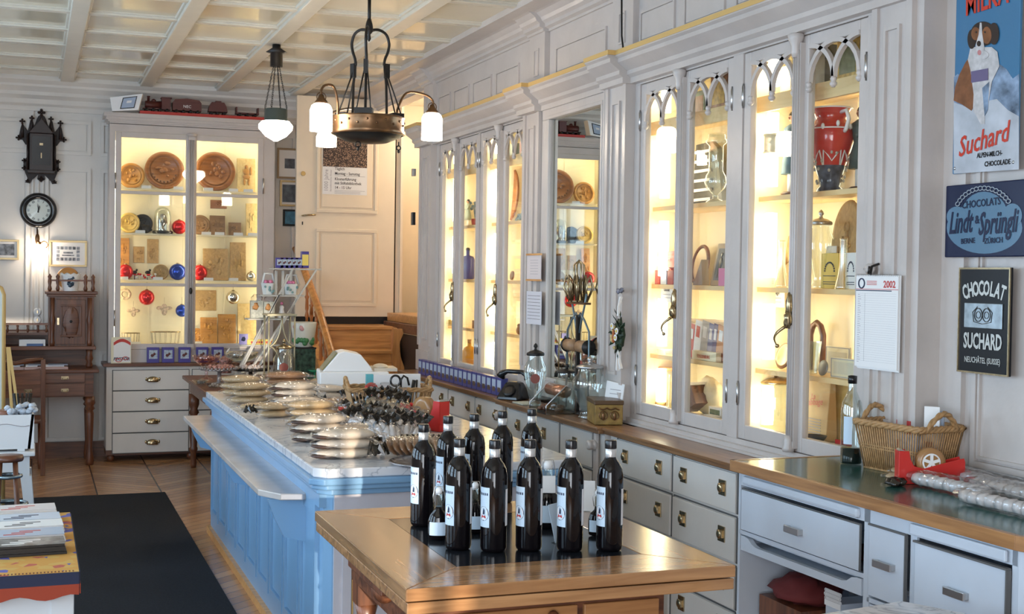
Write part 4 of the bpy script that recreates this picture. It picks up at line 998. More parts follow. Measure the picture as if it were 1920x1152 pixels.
# right hand side board: shaped like an S
m = MB().prism([(y, z) for y, z in poly], 3.03, 3.06, 'yz'); obj('side_board', loc(m, TO2), M['oakz'], t)
m = MB()
sw = [(0, 0), (.075, 0), (.085, -.04), (.055, -.11), (.05, -.19), (.07, -.27), (.105, -.36), (.13, -.47), (.05, -.47), (.01, -.40), (-.01, -.30), (-.015, -.2), (-.005, -.1)]
xr = PY(738, 610, 11.0).x
m.prism([(xr+u, zs[0]-.01+v) for u, v in sw], 10.98, 11.02); obj('newel_board', loc(m, TO2), M['oakz'], t)
m = MB().box(3.07, 3.10, 10.19, 12.09, 0, ZL-.06); obj('side_panel', loc(m, TO2), colm('very_dark_wood', (.02, .012, .01), .5), t)
obj('upper_step', loc(MB().box(3.065, 4.38, 10.19, 11.70, ZL-.05, ZL+.035), TO2), M['dwoodx'], t, bev=.006)
obj('upper_step', loc(MB().box(3.10, 4.38, 10.19, 11.70, ZL+.036, ZL+.11), TO2), M['oak'], t, bev=.006)
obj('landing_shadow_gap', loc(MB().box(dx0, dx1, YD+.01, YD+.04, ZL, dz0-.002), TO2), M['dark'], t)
# banister
t = thing('banister', 'orange brown wooden banister with turned balusters and a sloping handrail beside the steps', 'banister', (2.33, 11.0, 0)); BO = (2.33, 11.0, 0)
hp = [PX(545, 457, 2.30), PX(556, 470, 2.31), PX(568, 500, 2.32), PX(585, 545, 2.33), PX(600, 588, 2.34), PX(608, 615, 2.35), PX(630, 692, 2.36)]
obj('handrail', loc(MB().tube(cr(hp), .032, 8, flat=(1.1, .75)), BO), M['oakz'], t)
hy = lambda y: [a.z+(b.z-a.z)*(y-a.y)/(b.y-a.y) for a, b in zip(hp, hp[1:]) if min(a.y, b.y)-1e-6 <= y <= max(a.y, b.y)+1e-6]
ymin, ymax = min(p.y for p in hp), max(p.y for p in hp)
n_ = 9
for i in range(n_):
    y = ymin+.06+(ymax-ymin-.1)*i/(n_-1); top_ = (hy(y) or [1.5])[0]-.02; bot = max(.0, min(ZL, ZL-rise*math.ceil((11.3-y)/.27))) if y < 11.3 else ZL
    L_ = top_-bot
    pr = [(.012, 0), (.012, .06), (.02, .08), (.011, .12), (.017, L_*.35), (.013, L_*.55), (.022, L_*.6), (.012, L_*.64), (.014, L_*.85), (.02, L_*.88), (.011, L_*.92), (.011, L_)]
    obj('baluster', loc(MB().lathe(pr, (2.33, y, bot), 10), BO), colm('baluster_red_brown', (.48, .17, .05), .3), t)
m = MB(); m.prism([(11.4, ZL-.02), (11.4, ZL-.22), (10.0, -.0), (9.75, 0), (9.75, .10)], 2.30, 2.36, 'yz'); obj('stringer', loc(m, BO), M['oak'], t)
hl = bpy.data.lights.new('alcove_fill', 'POINT'); hl.energy = 28; hl.color = (1, .84, .62); hl.shadow_soft_size = .15; ho = bpy.data.objects.new('alcove_fill', hl); C.objects.link(ho); ho.location = (3.75, 11.4, 3.0)  # unseen point light added to brighten the alcove wall
# double switch plates on the end of the pilaster
p = PX(787, 410, 2.94)
for (y0, y1, mt_, l) in ((398, 422, M['black'], 'black light switch plate on the far end of the pilaster by the steps'), (316, 330, M['steel'], 'grey metal plate above the black switch on the far pilaster')):
    a = PX(787, y0, 2.95); b = PX(787, y1, 2.95); t = thing('switch_plate', l, 'switch', (2.93, 10.21, b.z))
    obj('plate', MB().box(-.028, .0, -.015, .028, 0, a.z-b.z), mt_, t, bev=.002)
# ================= CONTENTS OF THE BACK CASE =================
def relief(m, w_, h_, z, seed, n=9, r=None):
    rs = random.Random(seed)
    for i in range(n):
        a = rs.uniform(0, 2*PI); q = math.sqrt(rs.random())*.75
        x, y = q*math.cos(a)*w_, q*math.sin(a)*h_
        m.ell((x, y, z), (w_*rs.uniform(.10, .24), h_*rs.uniform(.10, .26), .009), 8, 6)
TILT = lambda ang: BW @ Matrix.Rotation(R(-ang), 3, 'X')
def mould_disc(px, py, r, Y, mt, lbl, base, dark=False, group='round carved biscuit moulds'):
    """carved round mould leaning back; base = shelf height"""
    c = PY(px, py, Y); rr = (PY(px+r, py, Y)-c).length
    t = thing('round_biscuit_mould', lbl, 'biscuit mould', (c.x, Y+.03, base+rr*.985+.0015), TILT(10), group)
    obj('disc', MB().lathe([(rr*.97, -.012), (rr, -.006), (rr, .008), (rr*.96, .014), (rr*.78, .014), (rr*.75, .002), (rr*.70, .014), (rr*.66, .004), (0, .006)], n=40, caps=False).lathe([(0, -.012), (rr*.97, -.012)], n=40, caps=False), mt, t)
    m = MB(); relief(m, rr*.6, rr*.6, .007, int(px), 10)
    if dark:
        m2 = MB()
        for k in range(9): a = R(200+17*k); m2.ell((rr*.62*math.cos(a), rr*.62*math.sin(a), .012), (rr*.055, rr*.055, .008), 8, 6)
        obj('dark_letters', m2, M['dwood'], t)
    obj('carving', m, mt, t); return t
def mould_board(px0, py0, px1, py1, Y, mt, lbl, base=None, group='rectangular carved biscuit moulds', tall=True, nz=10):
    a = PY(px0, py1, Y); b = PY(px1, py0, Y); w_ = b.x-a.x; h_ = b.z-(a.z if base is None else base)
    t = thing('carved_biscuit_board', lbl, 'biscuit mould', ((a.x+b.x)/2, Y+.03, (a.z if base is None else base)+h_/2+.001), TILT(6 if base else 1), group)
    obj('board', MB().box(-w_/2, w_/2, -h_/2, h_/2, -.012, .010), mt, t, bev=.002)
    m = MB(); relief(m, w_*.42, h_*.42, .010, int(px0+py0), nz); obj('carving', m, mt, t); return t
B1, B2, B3, B4 = KS[3], KS[2], KS[1], KS[0]
YM = YC+.11
honey = wood('honey_mould', (.52, .25, .05), (.32, .13, .025), .45, 'X', 3, .1); midw = wood('red_brown_mould', (.30, .105, .022), (.17, .055, .012), .4, 'X', 3, .2)
tan = wood('tan_mould', (.50, .32, .13), (.34, .20, .075), .55, 'Z', 3, 0); lighty = wood('light_yellow_mould', (.72, .55, .26), (.58, .40, .16), .5, 'Z', 3, 0); brn = wood('dull_brown_mould', (.26, .14, .06), (.15, .08, .035), .55, 'X', 3, 0)
mould_disc(247, 325, 25, YM, honey, 'smaller honey coloured round mould at the left of the top shelf', B1)
mould_disc(309, 315, 37, YM, midw, 'large red brown round mould with dark letters around its rim', B1, True)
mould_disc(404, 320, 38, YM, midw, 'large red brown round mould right of the centre bar on the top shelf', B1)
t = mould_board(445, 298, 480, 356, YM, lighty, 'pale yellow board with a carved walking man at the right of the top shelf', B1, nz=2)
m = MB()
for c_, r_ in (((0, .075, .012), (.016, .02, .01)), ((0, .03, .012), (.03, .035, .01)), ((.0, -.015, .012), (.035, .02, .01)), ((-.018, -.06, .012), (.012, .035, .008)), ((.022, -.06, .012), (.012, .035, .008)), ((.04, .04, .012), (.012, .04, .008))): m.ell(c_, r_, 10, 8)
obj('carved_man', m, honey, t)
mould_disc(243, 413, 20, YM, wood('yellow_mould', (.68, .47, .14), (.52, .33, .08), .45, 'X', 3, .1), 'yellow round mould at the left of the second shelf', B2)
mould_disc(268, 416, 19, YM+.06, M['dark'], 'black round plate half hidden behind the yellow mould', B2)
mould_disc(376, 418, 19, YM, brn, 'dull brown lobed mould right of the centre bar on the second shelf', B2)
mould_board(395, 376, 426, 391, YB-.08, midw, 'small red brown board hanging on the back of the case above the second shelf')
mould_board(394, 405, 423, 436, YM, brn, 'square brown board with carved arches on the second shelf', B2)
mould_board(429, 418, 453, 436, YM, brn, 'smallest brown board on the second shelf, right of the square one', B2)
mould_board(462, 382, 483, 436, YM+.02, lighty, 'tall pale board at the right end of the second shelf', B2)
mould_board(222, 447, 243, 523, YM+.06, honey, 'tall honey board behind the red ball at the left of the third shelf', B3)
mould_board(250, 463, 271, 493, YB-.08, tan, 'small tan board hung above the paper flowers')
mould_board(276, 449, 298, 494, YB-.08, tan, 'narrow tan board with a carved figure hung above the round mould')
mould_disc(302, 509, 15, YM, tan, 'small tan round mould between flowers and blue ball on the third shelf', B3)
mould_board(381, 467, 428, 522, YM+.01, tan, 'broad tan board with a carved rooster on the third shelf', B3, nz=14)
mould_board(432, 455, 462, 519, YM+.02, tan, 'tall tan board beside the rooster board on the third shelf', B3)
mould_board(367, 545, 406, 583, YB-.08, tan, 'square tan board hung behind glass above the bottom row')
mould_disc(370, 630, 15, YM, honey, 'small honey round mould at the bottom beside the centre bar', B4)
mould_board(376, 596, 408, 641, YM, honey, 'honey board with three carved figures on the bottom shelf', B4)
mould_board(409, 590, 443, 642, YM+.01, honey, 'taller honey board with deep carving on the bottom shelf', B4)
mould_board(446, 570, 484, 642, YM+.04, lighty, 'tall blank yellow board behind the white stand in the lower right corner', B4, nz=1)
def ball(px, py, r, Y, col, lbl, base=None, rough=.06):
    c = PY(px, py, Y); rr = (PY(px+r, py, Y)-c).length
    z = base+rr*.99 if base else c.z
    t = thing('glass_ball', lbl, 'glass ball', (c.x, Y, z), 0, 'shiny coloured glass balls')
    obj('sphere', MB().ell((0, 0, 0), (rr, rr, rr), 28, 18), col, t); obj('cap', MB().lathe([(.014, rr*.97), (.014, rr*1.04), (.006, rr*1.1)], n=12), M['brass'], t)
    if not base: obj('thread', MB().cyl((0, 0, rr*1.08), (0, 0, rr*1.08+.06), .0015, n=5), M['brass'], t)
    return t
rb = mat('red_mirror_ball', (.62, .01, .015), .08, .5); bb = mat('blue_mirror_ball', (.01, .05, .38), .08, .5); sb = mat('silver_mirror_ball', (.7, .7, .7), .06, 1)
ball(336, 420, 14, YM, rb, 'red glass ball beside the glass dome on the second shelf', B2)
ball(235, 507, 15, YM, rb, 'red glass ball at the left end of the third shelf', B3)
ball(333, 507, 16, YM, bb, 'blue glass ball left of the centre bar on the third shelf', B3)
ball(374, 504, 15, YM, rb, 'red glass ball right of the centre bar on the third shelf', B3)
ball(471, 509, 9, YM, sb, 'small silver glass ball at the right end of the third shelf', B3)
ball(275, 558, 15, YM, rb, 'red glass ball hanging under the third shelf')
ball(341, 583, 12, YM+.02, bb, 'blue glass ball hanging low beside the centre bar')
ball(437, 558, 13, YM, sb, 'silver glass ball hanging under the third shelf')
# glass dome clock
c = PY(305, 437, YM); t = thing('dome_clock', 'ornate gilt clock under a clear glass dome on the second shelf', 'clock', (c.x, YM, B2))
obj('base', MB().lathe([(.085, 0), (.09, .008), (.09, .02), (.08, .028)], n=30), M['black'], t); obj('dome', MB().lathe([(.075, .028), (.075, .16), (.068, .20), (.045, .23), (.0, .245)], n=28, caps=False), M['jar'], t)
obj('movement', MB().ell((0, 0, .12), (.035, .025, .05), 12, 8, nz=.6).ring((0, -.02, .15), .024, .005, ax='y').lathe([(.03, .03), (.012, .05), (.010, .09)], n=12), M['brass'], t)
t = thing('dark_fan', 'dark folded fan shaped ornament behind the base of the glass dome', 'ornament', PY(272, 437, YM+.05)); t.location.z = B2
m = MB()
for k in range(5): a = R(20+25*k); m.tube([(0, 0, .0), (.06*math.cos(a), 0, .06*math.sin(a)+.02)], [.006, .014], 6)
obj('blades', m, M['black'], t)
# paper flowers / small ornaments on third shelf
c = PY(270, 520, YM); t = thing('paper_flower_row', 'row of small red and white paper flowers on the third shelf', 'flowers', (c.x, YM, B3))
m = MB(); m2 = MB(); random.seed(5)
for i in range(16):
    x = -.10+.0133*i; z = .02+.03*random.random(); (m if i % 3 else m2).ell((x, random.uniform(-.02, .02), z), (.012, .012, .01), 8, 6, nz=.4); m2.cyl((x, 0, 0), (x, 0, z), .002, n=5)
obj('red_flowers', m, rb, t); obj('white_flowers', m2, M['paper'], t)
for px, l in ((252, 'small dark tin toy bird on the third shelf, left of the flowers'), (277, 'small dark tin toy rider on the third shelf, above the flowers')):
    c = PY(px, 500, YM+.05); t = thing('tin_toy', l, 'toy', (c.x, YM+.05, B3)); obj('figure', MB().cyl((0, 0, 0), (0, 0, .05), .005, n=6).ell((0, 0, .065), (.024, .012, .016), 10, 8).ell((.02, 0, .085), (.01, .008, .011), 8, 6), M['dark'], t)
# hanging paper cuts
wr = colm('faded_paper_ornament', (.66, .50, .36), .7, vary=.6, scale=50)
for px, py, r, l in ((235, 552, 12, 'small faded paper wreath hanging at the left under the third shelf'), (250, 583, 14, 'pale paper angel cut-out hanging at the lower left'), (308, 578, 17, 'pale red and blue paper angel cut-out hanging in the lower middle')):
    c = PY(px, py, YM+.05); rr = (PY(px+r, py, YM)-PY(px, py, YM)).length; t = thing('paper_ornament', l, 'ornament', c, BW)
    m = MB()
    if r == 12:
        m.ring((0, 0, 0), rr*.7, rr*.25, 20, 6)
    else:
        m.ell((0, .2*rr, 0), (rr*.28, rr*.3, .004), 10, 6).ell((0, -.3*rr, 0), (rr*.35, rr*.55, .004), 10, 6).ell((-.5*rr, 0, 0), (rr*.4, rr*.22, .003), 10, 6).ell((.5*rr, 0, 0), (rr*.4, rr*.22, .003), 10, 6)
    obj('cut_out', m, wr, t); obj('thread', MB().cyl((0, rr*.6, 0), (0, rr*.6+.05, 0), .001, n=5), M['brass'], t)
# wire baskets
for px0, px1, l, h_ in ((228, 262, 'small dainty wire basket in the lower left corner of the glazed case', .10), (282, 338, 'long gilt wire basket with a curved rim on the bottom shelf', .11)):
    a = PY(px0, 642, YM); b = PY(px1, 642, YM); w_ = (b.x-a.x)/2; t = thing('wire_basket', l, 'basket', ((a.x+b.x)/2, YM, B4))
    m = MB(); m.ring((0, 0, .004), w_, .003, 30, 5, sc_=(.9, .4)).ring((0, 0, h_), w_, .004, 30, 5, sc_=(1, .45))
    for k in range(16): q = 2*PI*k/16; m.tube([(w_*.9*math.cos(q), w_*.36*math.sin(q), .004), (w_*math.cos(q), w_*.45*math.sin(q), h_)], .0015, 4)
    obj('wires', m, M['brass'], t)
# label cards standing at the shelf edges
cards = [(274, B1, 'left label card on the top shelf'), (334, B1, 'label card left of the centre bar on the top shelf'), (390, B1, 'label card right of the centre bar on the top shelf'), (437, B1, 'wide label card before the walking man board'), (465, B1, 'label card at the far right of the top shelf'),
 (263, B2, 'label card beside the yellow round mould'), (387, B2, 'label card before the lobed brown mould'), (412, B2, 'label card before the square brown board'), (447, B2, 'label card before the smallest brown board'), (474, B2, 'label card at the right end of the second shelf'),
 (232, B3, 'label card before the left red ball'), (297, B3, 'label card before the small tan round mould'), (392, B3, 'label card before the rooster board'), (439, B3, 'label card before the tall tan board'),
 (256, B4, 'label card in the lower left of the glazed case'), (372, B4, 'label card at the bottom beside the centre bar')]
for px, z, l in cards:
    c = PY(px, 400, YC+.06); one('label_card', MB().prism([(0, 0), (0, .026), (.012, 0)], -.042, .042, 'yz'), M['paper'], 'small white '+l, 'label card', 'white label cards in the glazed case', (c.x, YC+.052, z))
# ---- on the chest: purple packets and the advertising card
purp = colm('purple_packet', (.055, .045, .26), .35); pict = mat('packet_picture', (.42, .50, .60), .4, vary=.5, scale=60); dkc = colm('dark_cherry', (.10, .02, .02), .4)
def packet():
    t = thing('chocolate_packet', '', 'packet')
    obj('box', MB().box(-.052, .052, 0, .055, 0, .135), purp, t, bev=.002)
    obj('picture', MB().box(-.036, .036, -.001, .0, .035, .112), pict, t)
    obj('cherries', MB().ell((-.008, -.001, .065), (.015, .002, .014), 10, 6).ell((.010, -.001, .078), (.011, .002, .012), 10, 6), dkc, t)
    return t
pk = None
for px, l in ((287, 'purple chocolate packet nearest the white advertising card on the grey chest'), (315, 'purple chocolate packet second from the advertising card on the grey chest'), (346, 'purple chocolate packet in the middle of the five on the grey chest'), (379, 'purple chocolate packet half hidden by the pink glass bowl'), (408, 'purple chocolate packet behind the white tied sweet bag')):
    c = PY(px, 680, YF+.03); 
    if pk is None: pk = packet(); pk.location = (c.x, YF+.02, .859); pk['label'] = l; pk['group'] = 'purple packets on the grey chest'
    else: dup(pk, (c.x, YF+.02, .859), 0, l, 'purple packets on the grey chest')
a = PY(208, 682, YF+.01); b = PY(246, 633, YF+.01)
t = thing('advertising_card', 'white display card with red arch and logo standing at the left end of the chest', 'display card', (a.x, YF+.012, .859), BW)
w_, h_ = b.x-a.x, b.z-a.z
obj('card', MB().box(0, w_, 0, h_, -.02, 0), colm('pale_yellow_card', (.72, .66, .48), .5), t); obj('white_field', MB().box(w_*.13, w_*.97, h_*.04, h_*.85, 0, .001), M['paper'], t)
m = MB(); n_ = 10
pts = [(w_*(.13+.84*i/n_), h_*(.80+.14*math.sin(PI*i/n_))) for i in range(n_+1)]; pts2 = [(x, y-h_*.12) for x, y in reversed(pts)]
m.prism(pts+pts2, .001, .0018, 'xy'); obj('red_arch', m, red, t)
m = MB().ring((w_*.38, h_*.12, .0022), w_*.15, .004, 20, 4, sc_=(1, .6)); m.ring((w_*.72, h_*.19, .0022), w_*.13, .004, 20, 4, sc_=(1, .6)); obj('logo_swirl', m, red, t)
text('PECTOR', .036, ink, t, w_*.52, h_*.16, .003, bold=.03, shear=.2)
# ================= NEAR / FAR RIGHT SHOWCASE CONTENTS =================
XI = 3.21
def sx(px, py=500, X=XI): return PX(px, py, X)
TW = lambda ang=8: RW @ Matrix.Rotation(R(-ang), 3, 'X')
def at(name, lbl, cat, px, z, rot=0, X=XI, py=None, group=None):
    c = PX(px, py or 500, X); zz_ = z+.0008 if z else c.z
    return thing(name, lbl, cat, (c.x, c.y, zz_), rot, group)
def hpx(px, py0, py1, X=XI): return PX(px, py0, X).z-PX(px, py1, X).z
def wpx(px0, px1, py, X=XI): return PX(px0, py, X).y-PX(px1, py, X).y
def block(name, lbl, cat, px0, px1, z, h, mt, d=.06, X=XI, detail=None, rz=0, dm=None, group=None):
    """box standing on a shelf, facing the room"""
    w_ = wpx(px0, px1, 500, X); t = at(name, lbl, cat, (px0+px1)/2, z, rz, X, group=group)
    obj('body', MB().box(-d/2, d/2, -w_/2, w_/2, 0, h), mt, t, bev=.0015)
    if dm is not None: obj(detail or 'label_panel', MB().box(-d/2-.001, -d/2, -w_*.38, w_*.38, h*.2, h*.8).box(-w_*0-d*.38, d*.38, -w_/2-.001, -w_/2, h*.2, h*.8), dm, t)
    return t
S1, S2, S3, S4 = SH; S0 = .976
cr_ = colm('cream_packet', (.74, .66, .45), .5); redp = colm('red_packet', (.50, .045, .04), .4); ylw = colm('yellow_packet', (.78, .60, .14), .5); pnk = colm('pink_packet', (.68, .20, .35), .4)
grn = colm('dark_green_tin', (.10, .16, .10), .4, vary=.5, scale=40); gold2 = colm('ochre_tin', (.58, .40, .10), .35, vary=.5, scale=40); dkb = colm('dark_case', (.03, .03, .03), .3); brnt = colm('red_brown_tin', (.26, .09, .05), .35, vary=.5, scale=40)
block('tin', 'small dark green tin with a red picture behind the left tracery', 'tin', 1304, 1325, S4, .13, grn, dm=brnt)
block('tin', 'tall red brown tin behind the tracery beside the green tin', 'tin', 1336, 1366, S4, .20, brnt, dm=gold2)
block('tin', 'black box behind the tracery above the red vase', 'tin', 1520, 1550, S4, .19, dkb)
block('tin', 'tall ochre tin with gold pictures at the top right of the near cabinet', 'tin', 1572, 1612, S4, .20, gold2, dm=grn)
block('tin', 'pale book standing behind the tracery left of the black box', 'tin', 1466, 1486, S4, .14, cr_)
block('tin', 'small red box behind the tracery at the right end of the far cabinet', 'tin', 978, 990, S4, .11, redp)
block('tin', 'small green tin behind the tracery of the far cabinet', 'tin', 955, 968, S4, .11, grn)
# stepped dark wooden slate rack
c = sx(1330); t = at('slatted_rack', 'dark pointed slatted rack leaning behind the tall glass tube on the second shelf', 'rack', 1322, S3, 0, 3.29)
m = MB().prism([(.16, 0), (-.17, 0), (-.10, .30), (-.04, .335), (.12, .33)], 0, .03, 'yz'); obj('back', m, dkb, t)
m = MB()
for k in range(6): m.box(-.012, 0, -.06+.004*k, .16, .03+.05*k, .045+.05*k)
obj('slats', m, M['paper'], t)
# tall glass with bulb
t = at('glass_vessel', 'tall glass tube vessel with a round bulb on a foot on the second shelf', 'glass vessel', 1339, S3, 0, 3.16)
obj('vessel', MB().lathe([(.05, 0), (.045, .008), (.014, .02), (.012, .04), (.045, .07), (.056, .10), (.05, .13), (.036, .155), (.036, .28), (.052, .295), (.052, .31), (.045, .315), (.045, .33), (.04, .34)], n=24, caps=False), M['jar'], t)
# painted figurines
def figurine(lbl, px, z, coat, X, drum=False, hat=True, h=.37, rz=0, arm_=True):
    t = at('painted_figurine', lbl, 'figurine', px, z, rz, X); s = h/.37
    t.scale = (s,)*3
    obj('base', MB().lathe([(.045, 0), (.045, .012), (.035, .018)], n=16), M['dwood'], t)
    m = MB()
    for y in (-.016, .016): m.tube([(0, y, .018), (0, y, .06), (.003, y*.9, .13), (0, y*.8, .19)], [.010, .011, .013, .017], 8)
    obj('legs', m, M['paper'], t)
    obj('coat', MB().lathe([(.046, .09), (.040, .15), (.028, .20), (.034, .25), (.036, .275), (.014, .292)], n=16, sy=1.1).tube([(0, .035, .27), (-.02, .05, .23), (-.05, .035, .22)], [.014, .012, .010], 8).tube([(0, -.035, .27), (-.02, -.05, .23), (-.05, -.035, .22)], [.014, .012, .010], 8), coat, t)
    obj('head', MB().ell((0, 0, .317), (.019, .018, .023), 14, 10).cyl((0, 0, .285), (0, 0, .305), .009).ell((-.02, 0, .315), (.005, .004, .006), 6, 4), colm('figurine_skin', (.42, .22, .13), .5), t)
    m = MB()
    if hat: m.lathe([(.045, .333), (.046, .337), (.022, .34), (.02, .36), (.0, .366)], n=20, caps=False)
    else: m.ell((.003, 0, .325), (.021, .020, .022), 12, 8)
    obj('hat' if hat else 'hair', m, M['black'], t)
    if drum: obj('drum', MB().lathe([(.045, -.035), (.045, .035)], n=20).ring((0, 0, .035), .045, .004).ring((0, 0, -.035), .045, .004), cr_, t).location = (-.075, .01, .21)
    return t
figurine('painted wooden man in a blue coat holding a drum on the second shelf', 1482, S3, colm('blue_grey_coat', (.05, .12, .17), .5, vary=.4, scale=40), 3.2, drum=True, hat=False, h=.41)
figurine('painted wooden figure in a long dark green robe right of the red vase', 1609, S3, colm('dark_green_robe', (.06, .09, .08), .5, vary=.3, scale=40), 3.24, hat=False, h=.38)
figurine('painted wooden man with a wide black hat standing behind the red vase', 1563, S3, colm('pale_figure_coat', (.50, .45, .34), .5), 3.33, h=.34)
# red vase
t = at('porcelain_vase', 'large red porcelain vase with white scroll borders and two handles', 'vase', 1553, S3, 0, 3.17); t.scale = (1.1,)*3
rv = mat('red_porcelain', (.52, .025, .02), .08, coat=.6); bv = mat('dark_flowered_porcelain', (.08, .10, .15), .15, vary=.9, scale=35)
pr = [(.052, 0), (.05, .012), (.040, .02), (.045, .05), (.060, .10), (.082, .17), (.092, .205), (.090, .235), (.07, .262), (.058, .28), (.066, .30), (.078, .318), (.08, .323), (.07, .318)]
obj('body', MB().lathe([p_ for p_ in pr if p_[1] >= .10], n=36, caps=False), rv, t); obj('foot', MB().lathe(pr[:5], n=36, caps=False), bv, t)
m = MB()
for k in range(6):       # pointed flowered fields with pale outlines
    a0 = 2*PI*k/6+PI; P2 = lambda u, z, e=.0015: ((.062+(z-.1)*.30+e)*math.cos(a0+u), (.062+(z-.1)*.30+e)*math.sin(a0+u), z)
    m.tube([P2(-.5, .10), P2(-.42, .155), P2(-.2, .135), P2(0, .115), P2(.2, .135), P2(.42, .155), P2(.5, .10)], .0028, 5)
m.ring((0, 0, .24), .0905, .003, 36, 6).ring((0, 0, .32), .079, .003, 36, 6)
for k in range(10): a0 = 2*PI*k/10; m.ell((.09*math.cos(a0), .09*math.sin(a0), .245+.01*(k % 2)), (.008, .008, .012), 6, 5)
obj('scroll_border', m, M['white'], t)
m = MB()
for s_ in (-1, 1): m.tube([(0, s_*.06, .30), (0, s_*.10, .305), (0, s_*.115, .27), (0, s_*.10, .235), (0, s_*.088, .225)], .008, 8)
obj('handle', m, M['white'], t)
m = MB(); random.seed(8)
for k in range(40): a0 = random.uniform(0, 2*PI); z = random.uniform(.02, .15); r_ = .043+(max(z-.02, 0))*.26; m.ell(((r_+.002)*math.cos(a0), (r_+.002)*math.sin(a0), z), (.006, .006, .007), 6, 4)
obj('painted_flowers', m, colm('pale_flower_enamel', (.45, .42, .35), .2), t)
# third shelf
t = block('biscuit_tin', 'red tin with white lettering standing on a small pedestal on the third shelf', 'tin', 1246, 1276, S2+.09, .085, redp, X=3.16)
text('Frisco', .03, M['paper'], t, name='lettering').rotation_euler = RW.to_euler(); LAST[0].location = (-.0315, 0, .042)
obj('pedestal', MB().lathe([(.035, -.088), (.03, -.08), (.012, -.07), (.012, -.01), (.03, -.002)], n=16), redp, t)
for k in range(4): block('small_red_box', 'small %s box in the row below the red tin' % ('red', 'blue grey', 'dark red', 'bright red')[k], 'box', 1232+k*13, 1243+k*13, S2, .075, (redp, colm('bluegrey_print', (.2, .2, .3)), colm('dark_red', (.3, .02, .02)), rb)[k], d=.04, X=3.14)
t = at('oval_ring', 'oval dark brown ring frame leaning on the back of the third shelf', 'frame', 1313, S2, TW(10), 3.30); t.location.z += .105
obj('rim', MB().ring((0, 0, 0), .10, .010, 40, 8, sc_=(.8, 1)), M['dwood'], t); obj('backing', MB().lathe([(.097, -.004), (.097, 0)], sy=1, n=30), cr_, t); LAST[0].scale = (.8, 1, 1)
t = at('framed_photograph', 'framed old photograph of a standing person, beside the pink box', 'picture', 1347, S2, TW(12), 3.2)
w_ = .15; h_ = .215
obj('frame', MB().box(-w_/2, w_/2, 0, h_, -.008, .004), colm('light_brown_frame', (.3, .2, .1)), t); obj('photo', MB().box(-w_*.36, w_*.36, h_*.12, h_*.88, .004, .006), dkp, t)
obj('figure', MB().ell((-.01, h_*.72, .006), (.012, .014, .002), 8, 5).ell((-.01, h_*.52, .006), (.02, .035, .002), 10, 5).box(-.022, -.012, h_*.18, h_*.42, .006, .007).box(-.005, .004, h_*.18, h_*.42, .006, .007), M['black'], t)
t = at('glass_wedge', 'grey glass wedge shaped dish leaning before the oval ring', 'dish', 1315, S2, 0, 3.2); obj('body', MB().prism([(-.05, 0), (.05, 0), (-.035, .13)], -.02, .02, 'yz'), colm('smoky_wood', (.25, .2, .15), .2), t)
block('small_pink_box', 'pink box standing in front of the framed photograph', 'box', 1354, 1368, S2, .085, pnk, d=.04, X=3.12)
t = at('round_plate', 'small round pale carved plate on the third shelf right of the stile', 'plate', 1470, S2, TW(8), 3.26); t.location.z += .17
obj('plate', MB().lathe([(.075, 0), (.078, .004), (.07, .010), (0, .008)], n=32), tan, t); obj('stand', MB().box(-.03, .03, -.17, -.07, -.01, 0), M['dwood'], t)
t = at('round_board', 'large pale round board leaning at the right of the third shelf', 'plate', 1588, S2, TW(6), 3.25); t.location.z += .20
obj('board', MB().lathe([(.155, 0), (.16, .006), (.155, .014), (.14, .012), (0, .012)], n=44), tan, t); m = MB(); relief(m, .09, .09, .013, 5, 12); obj('carving', m, tan, t); t.children[0].scale = (.62, 1.0, 1); t.children[1].scale = (.62, 1, 1); t.children[0].location = (0, .02, 0)
def apothecary(lbl, p, h, r, mt=None, lidm=None, grp=None, n=24, waist=True, rot=0, label=None):
    t = thing('glass_jar', lbl, 'jar', p, rot, grp)
    pr = [(r*.62, 0), (r*.66, .01), (r*.55, .02), (r*.5, .05), (r*.75, h*.28), (r, h*.52), (r*.98, h*.62), (r*.72, h*.72), (r*.68, h*.80)] if waist else [(r*.9, 0), (r, .01), (r, h*.62), (r*.7, h*.72), (r*.68, h*.80)]
    obj('glass_body', MB().lathe(pr, n=n, caps=False).lathe([(0, .004), (r*.6, .006)], n=n, caps=False), mt or M['jar'], t)
    obj('lid', MB().lathe([(r*.74, h*.80), (r*.80, h*.815), (r*.78, h*.84), (r*.45, h*.875), (r*.15, h*.89), (r*.1, h*.92), (r*.2, h*.94), (r*.16, h*.97), (0, h)], n=n), lidm or M['steel'], t)
    if label: obj('label_seal', MB().lathe([(r*.42, 0), (r*.42, .004)], n=20), label, t); LAST[0].rotation_euler = (R(90), 0, math.atan2(-p[0], p[1])); d_ = V((p[0], p[1], 0)).normalized(); LAST[0].location = (-d_.x*r*.98, -d_.y*r*.98, h*.45)
    return t
c = PX(1537, 530, 3.18); apothecary('tall waisted glass jar with a pewter lid on the third shelf near the round board', (c.x, c.y, S2+.001), .34, .062, lidm=M['steel'])
for px, l in ((1466, 'slender pale glass bottle on the third shelf under the small plate'), (1581, 'slender pale glass bottle before the large round board')):
    t = at('slender_bottle', l, 'bottle', px, S2, 0, 3.13); obj('glass_body', MB().lathe([(.034, 0), (.032, .01), (.022, .05), (.015, .10), (.014, .20), (.017, .21)], n=20), glass('milky_'+str(px), (.9, .88, .75), base=.3, rough=.2), t)
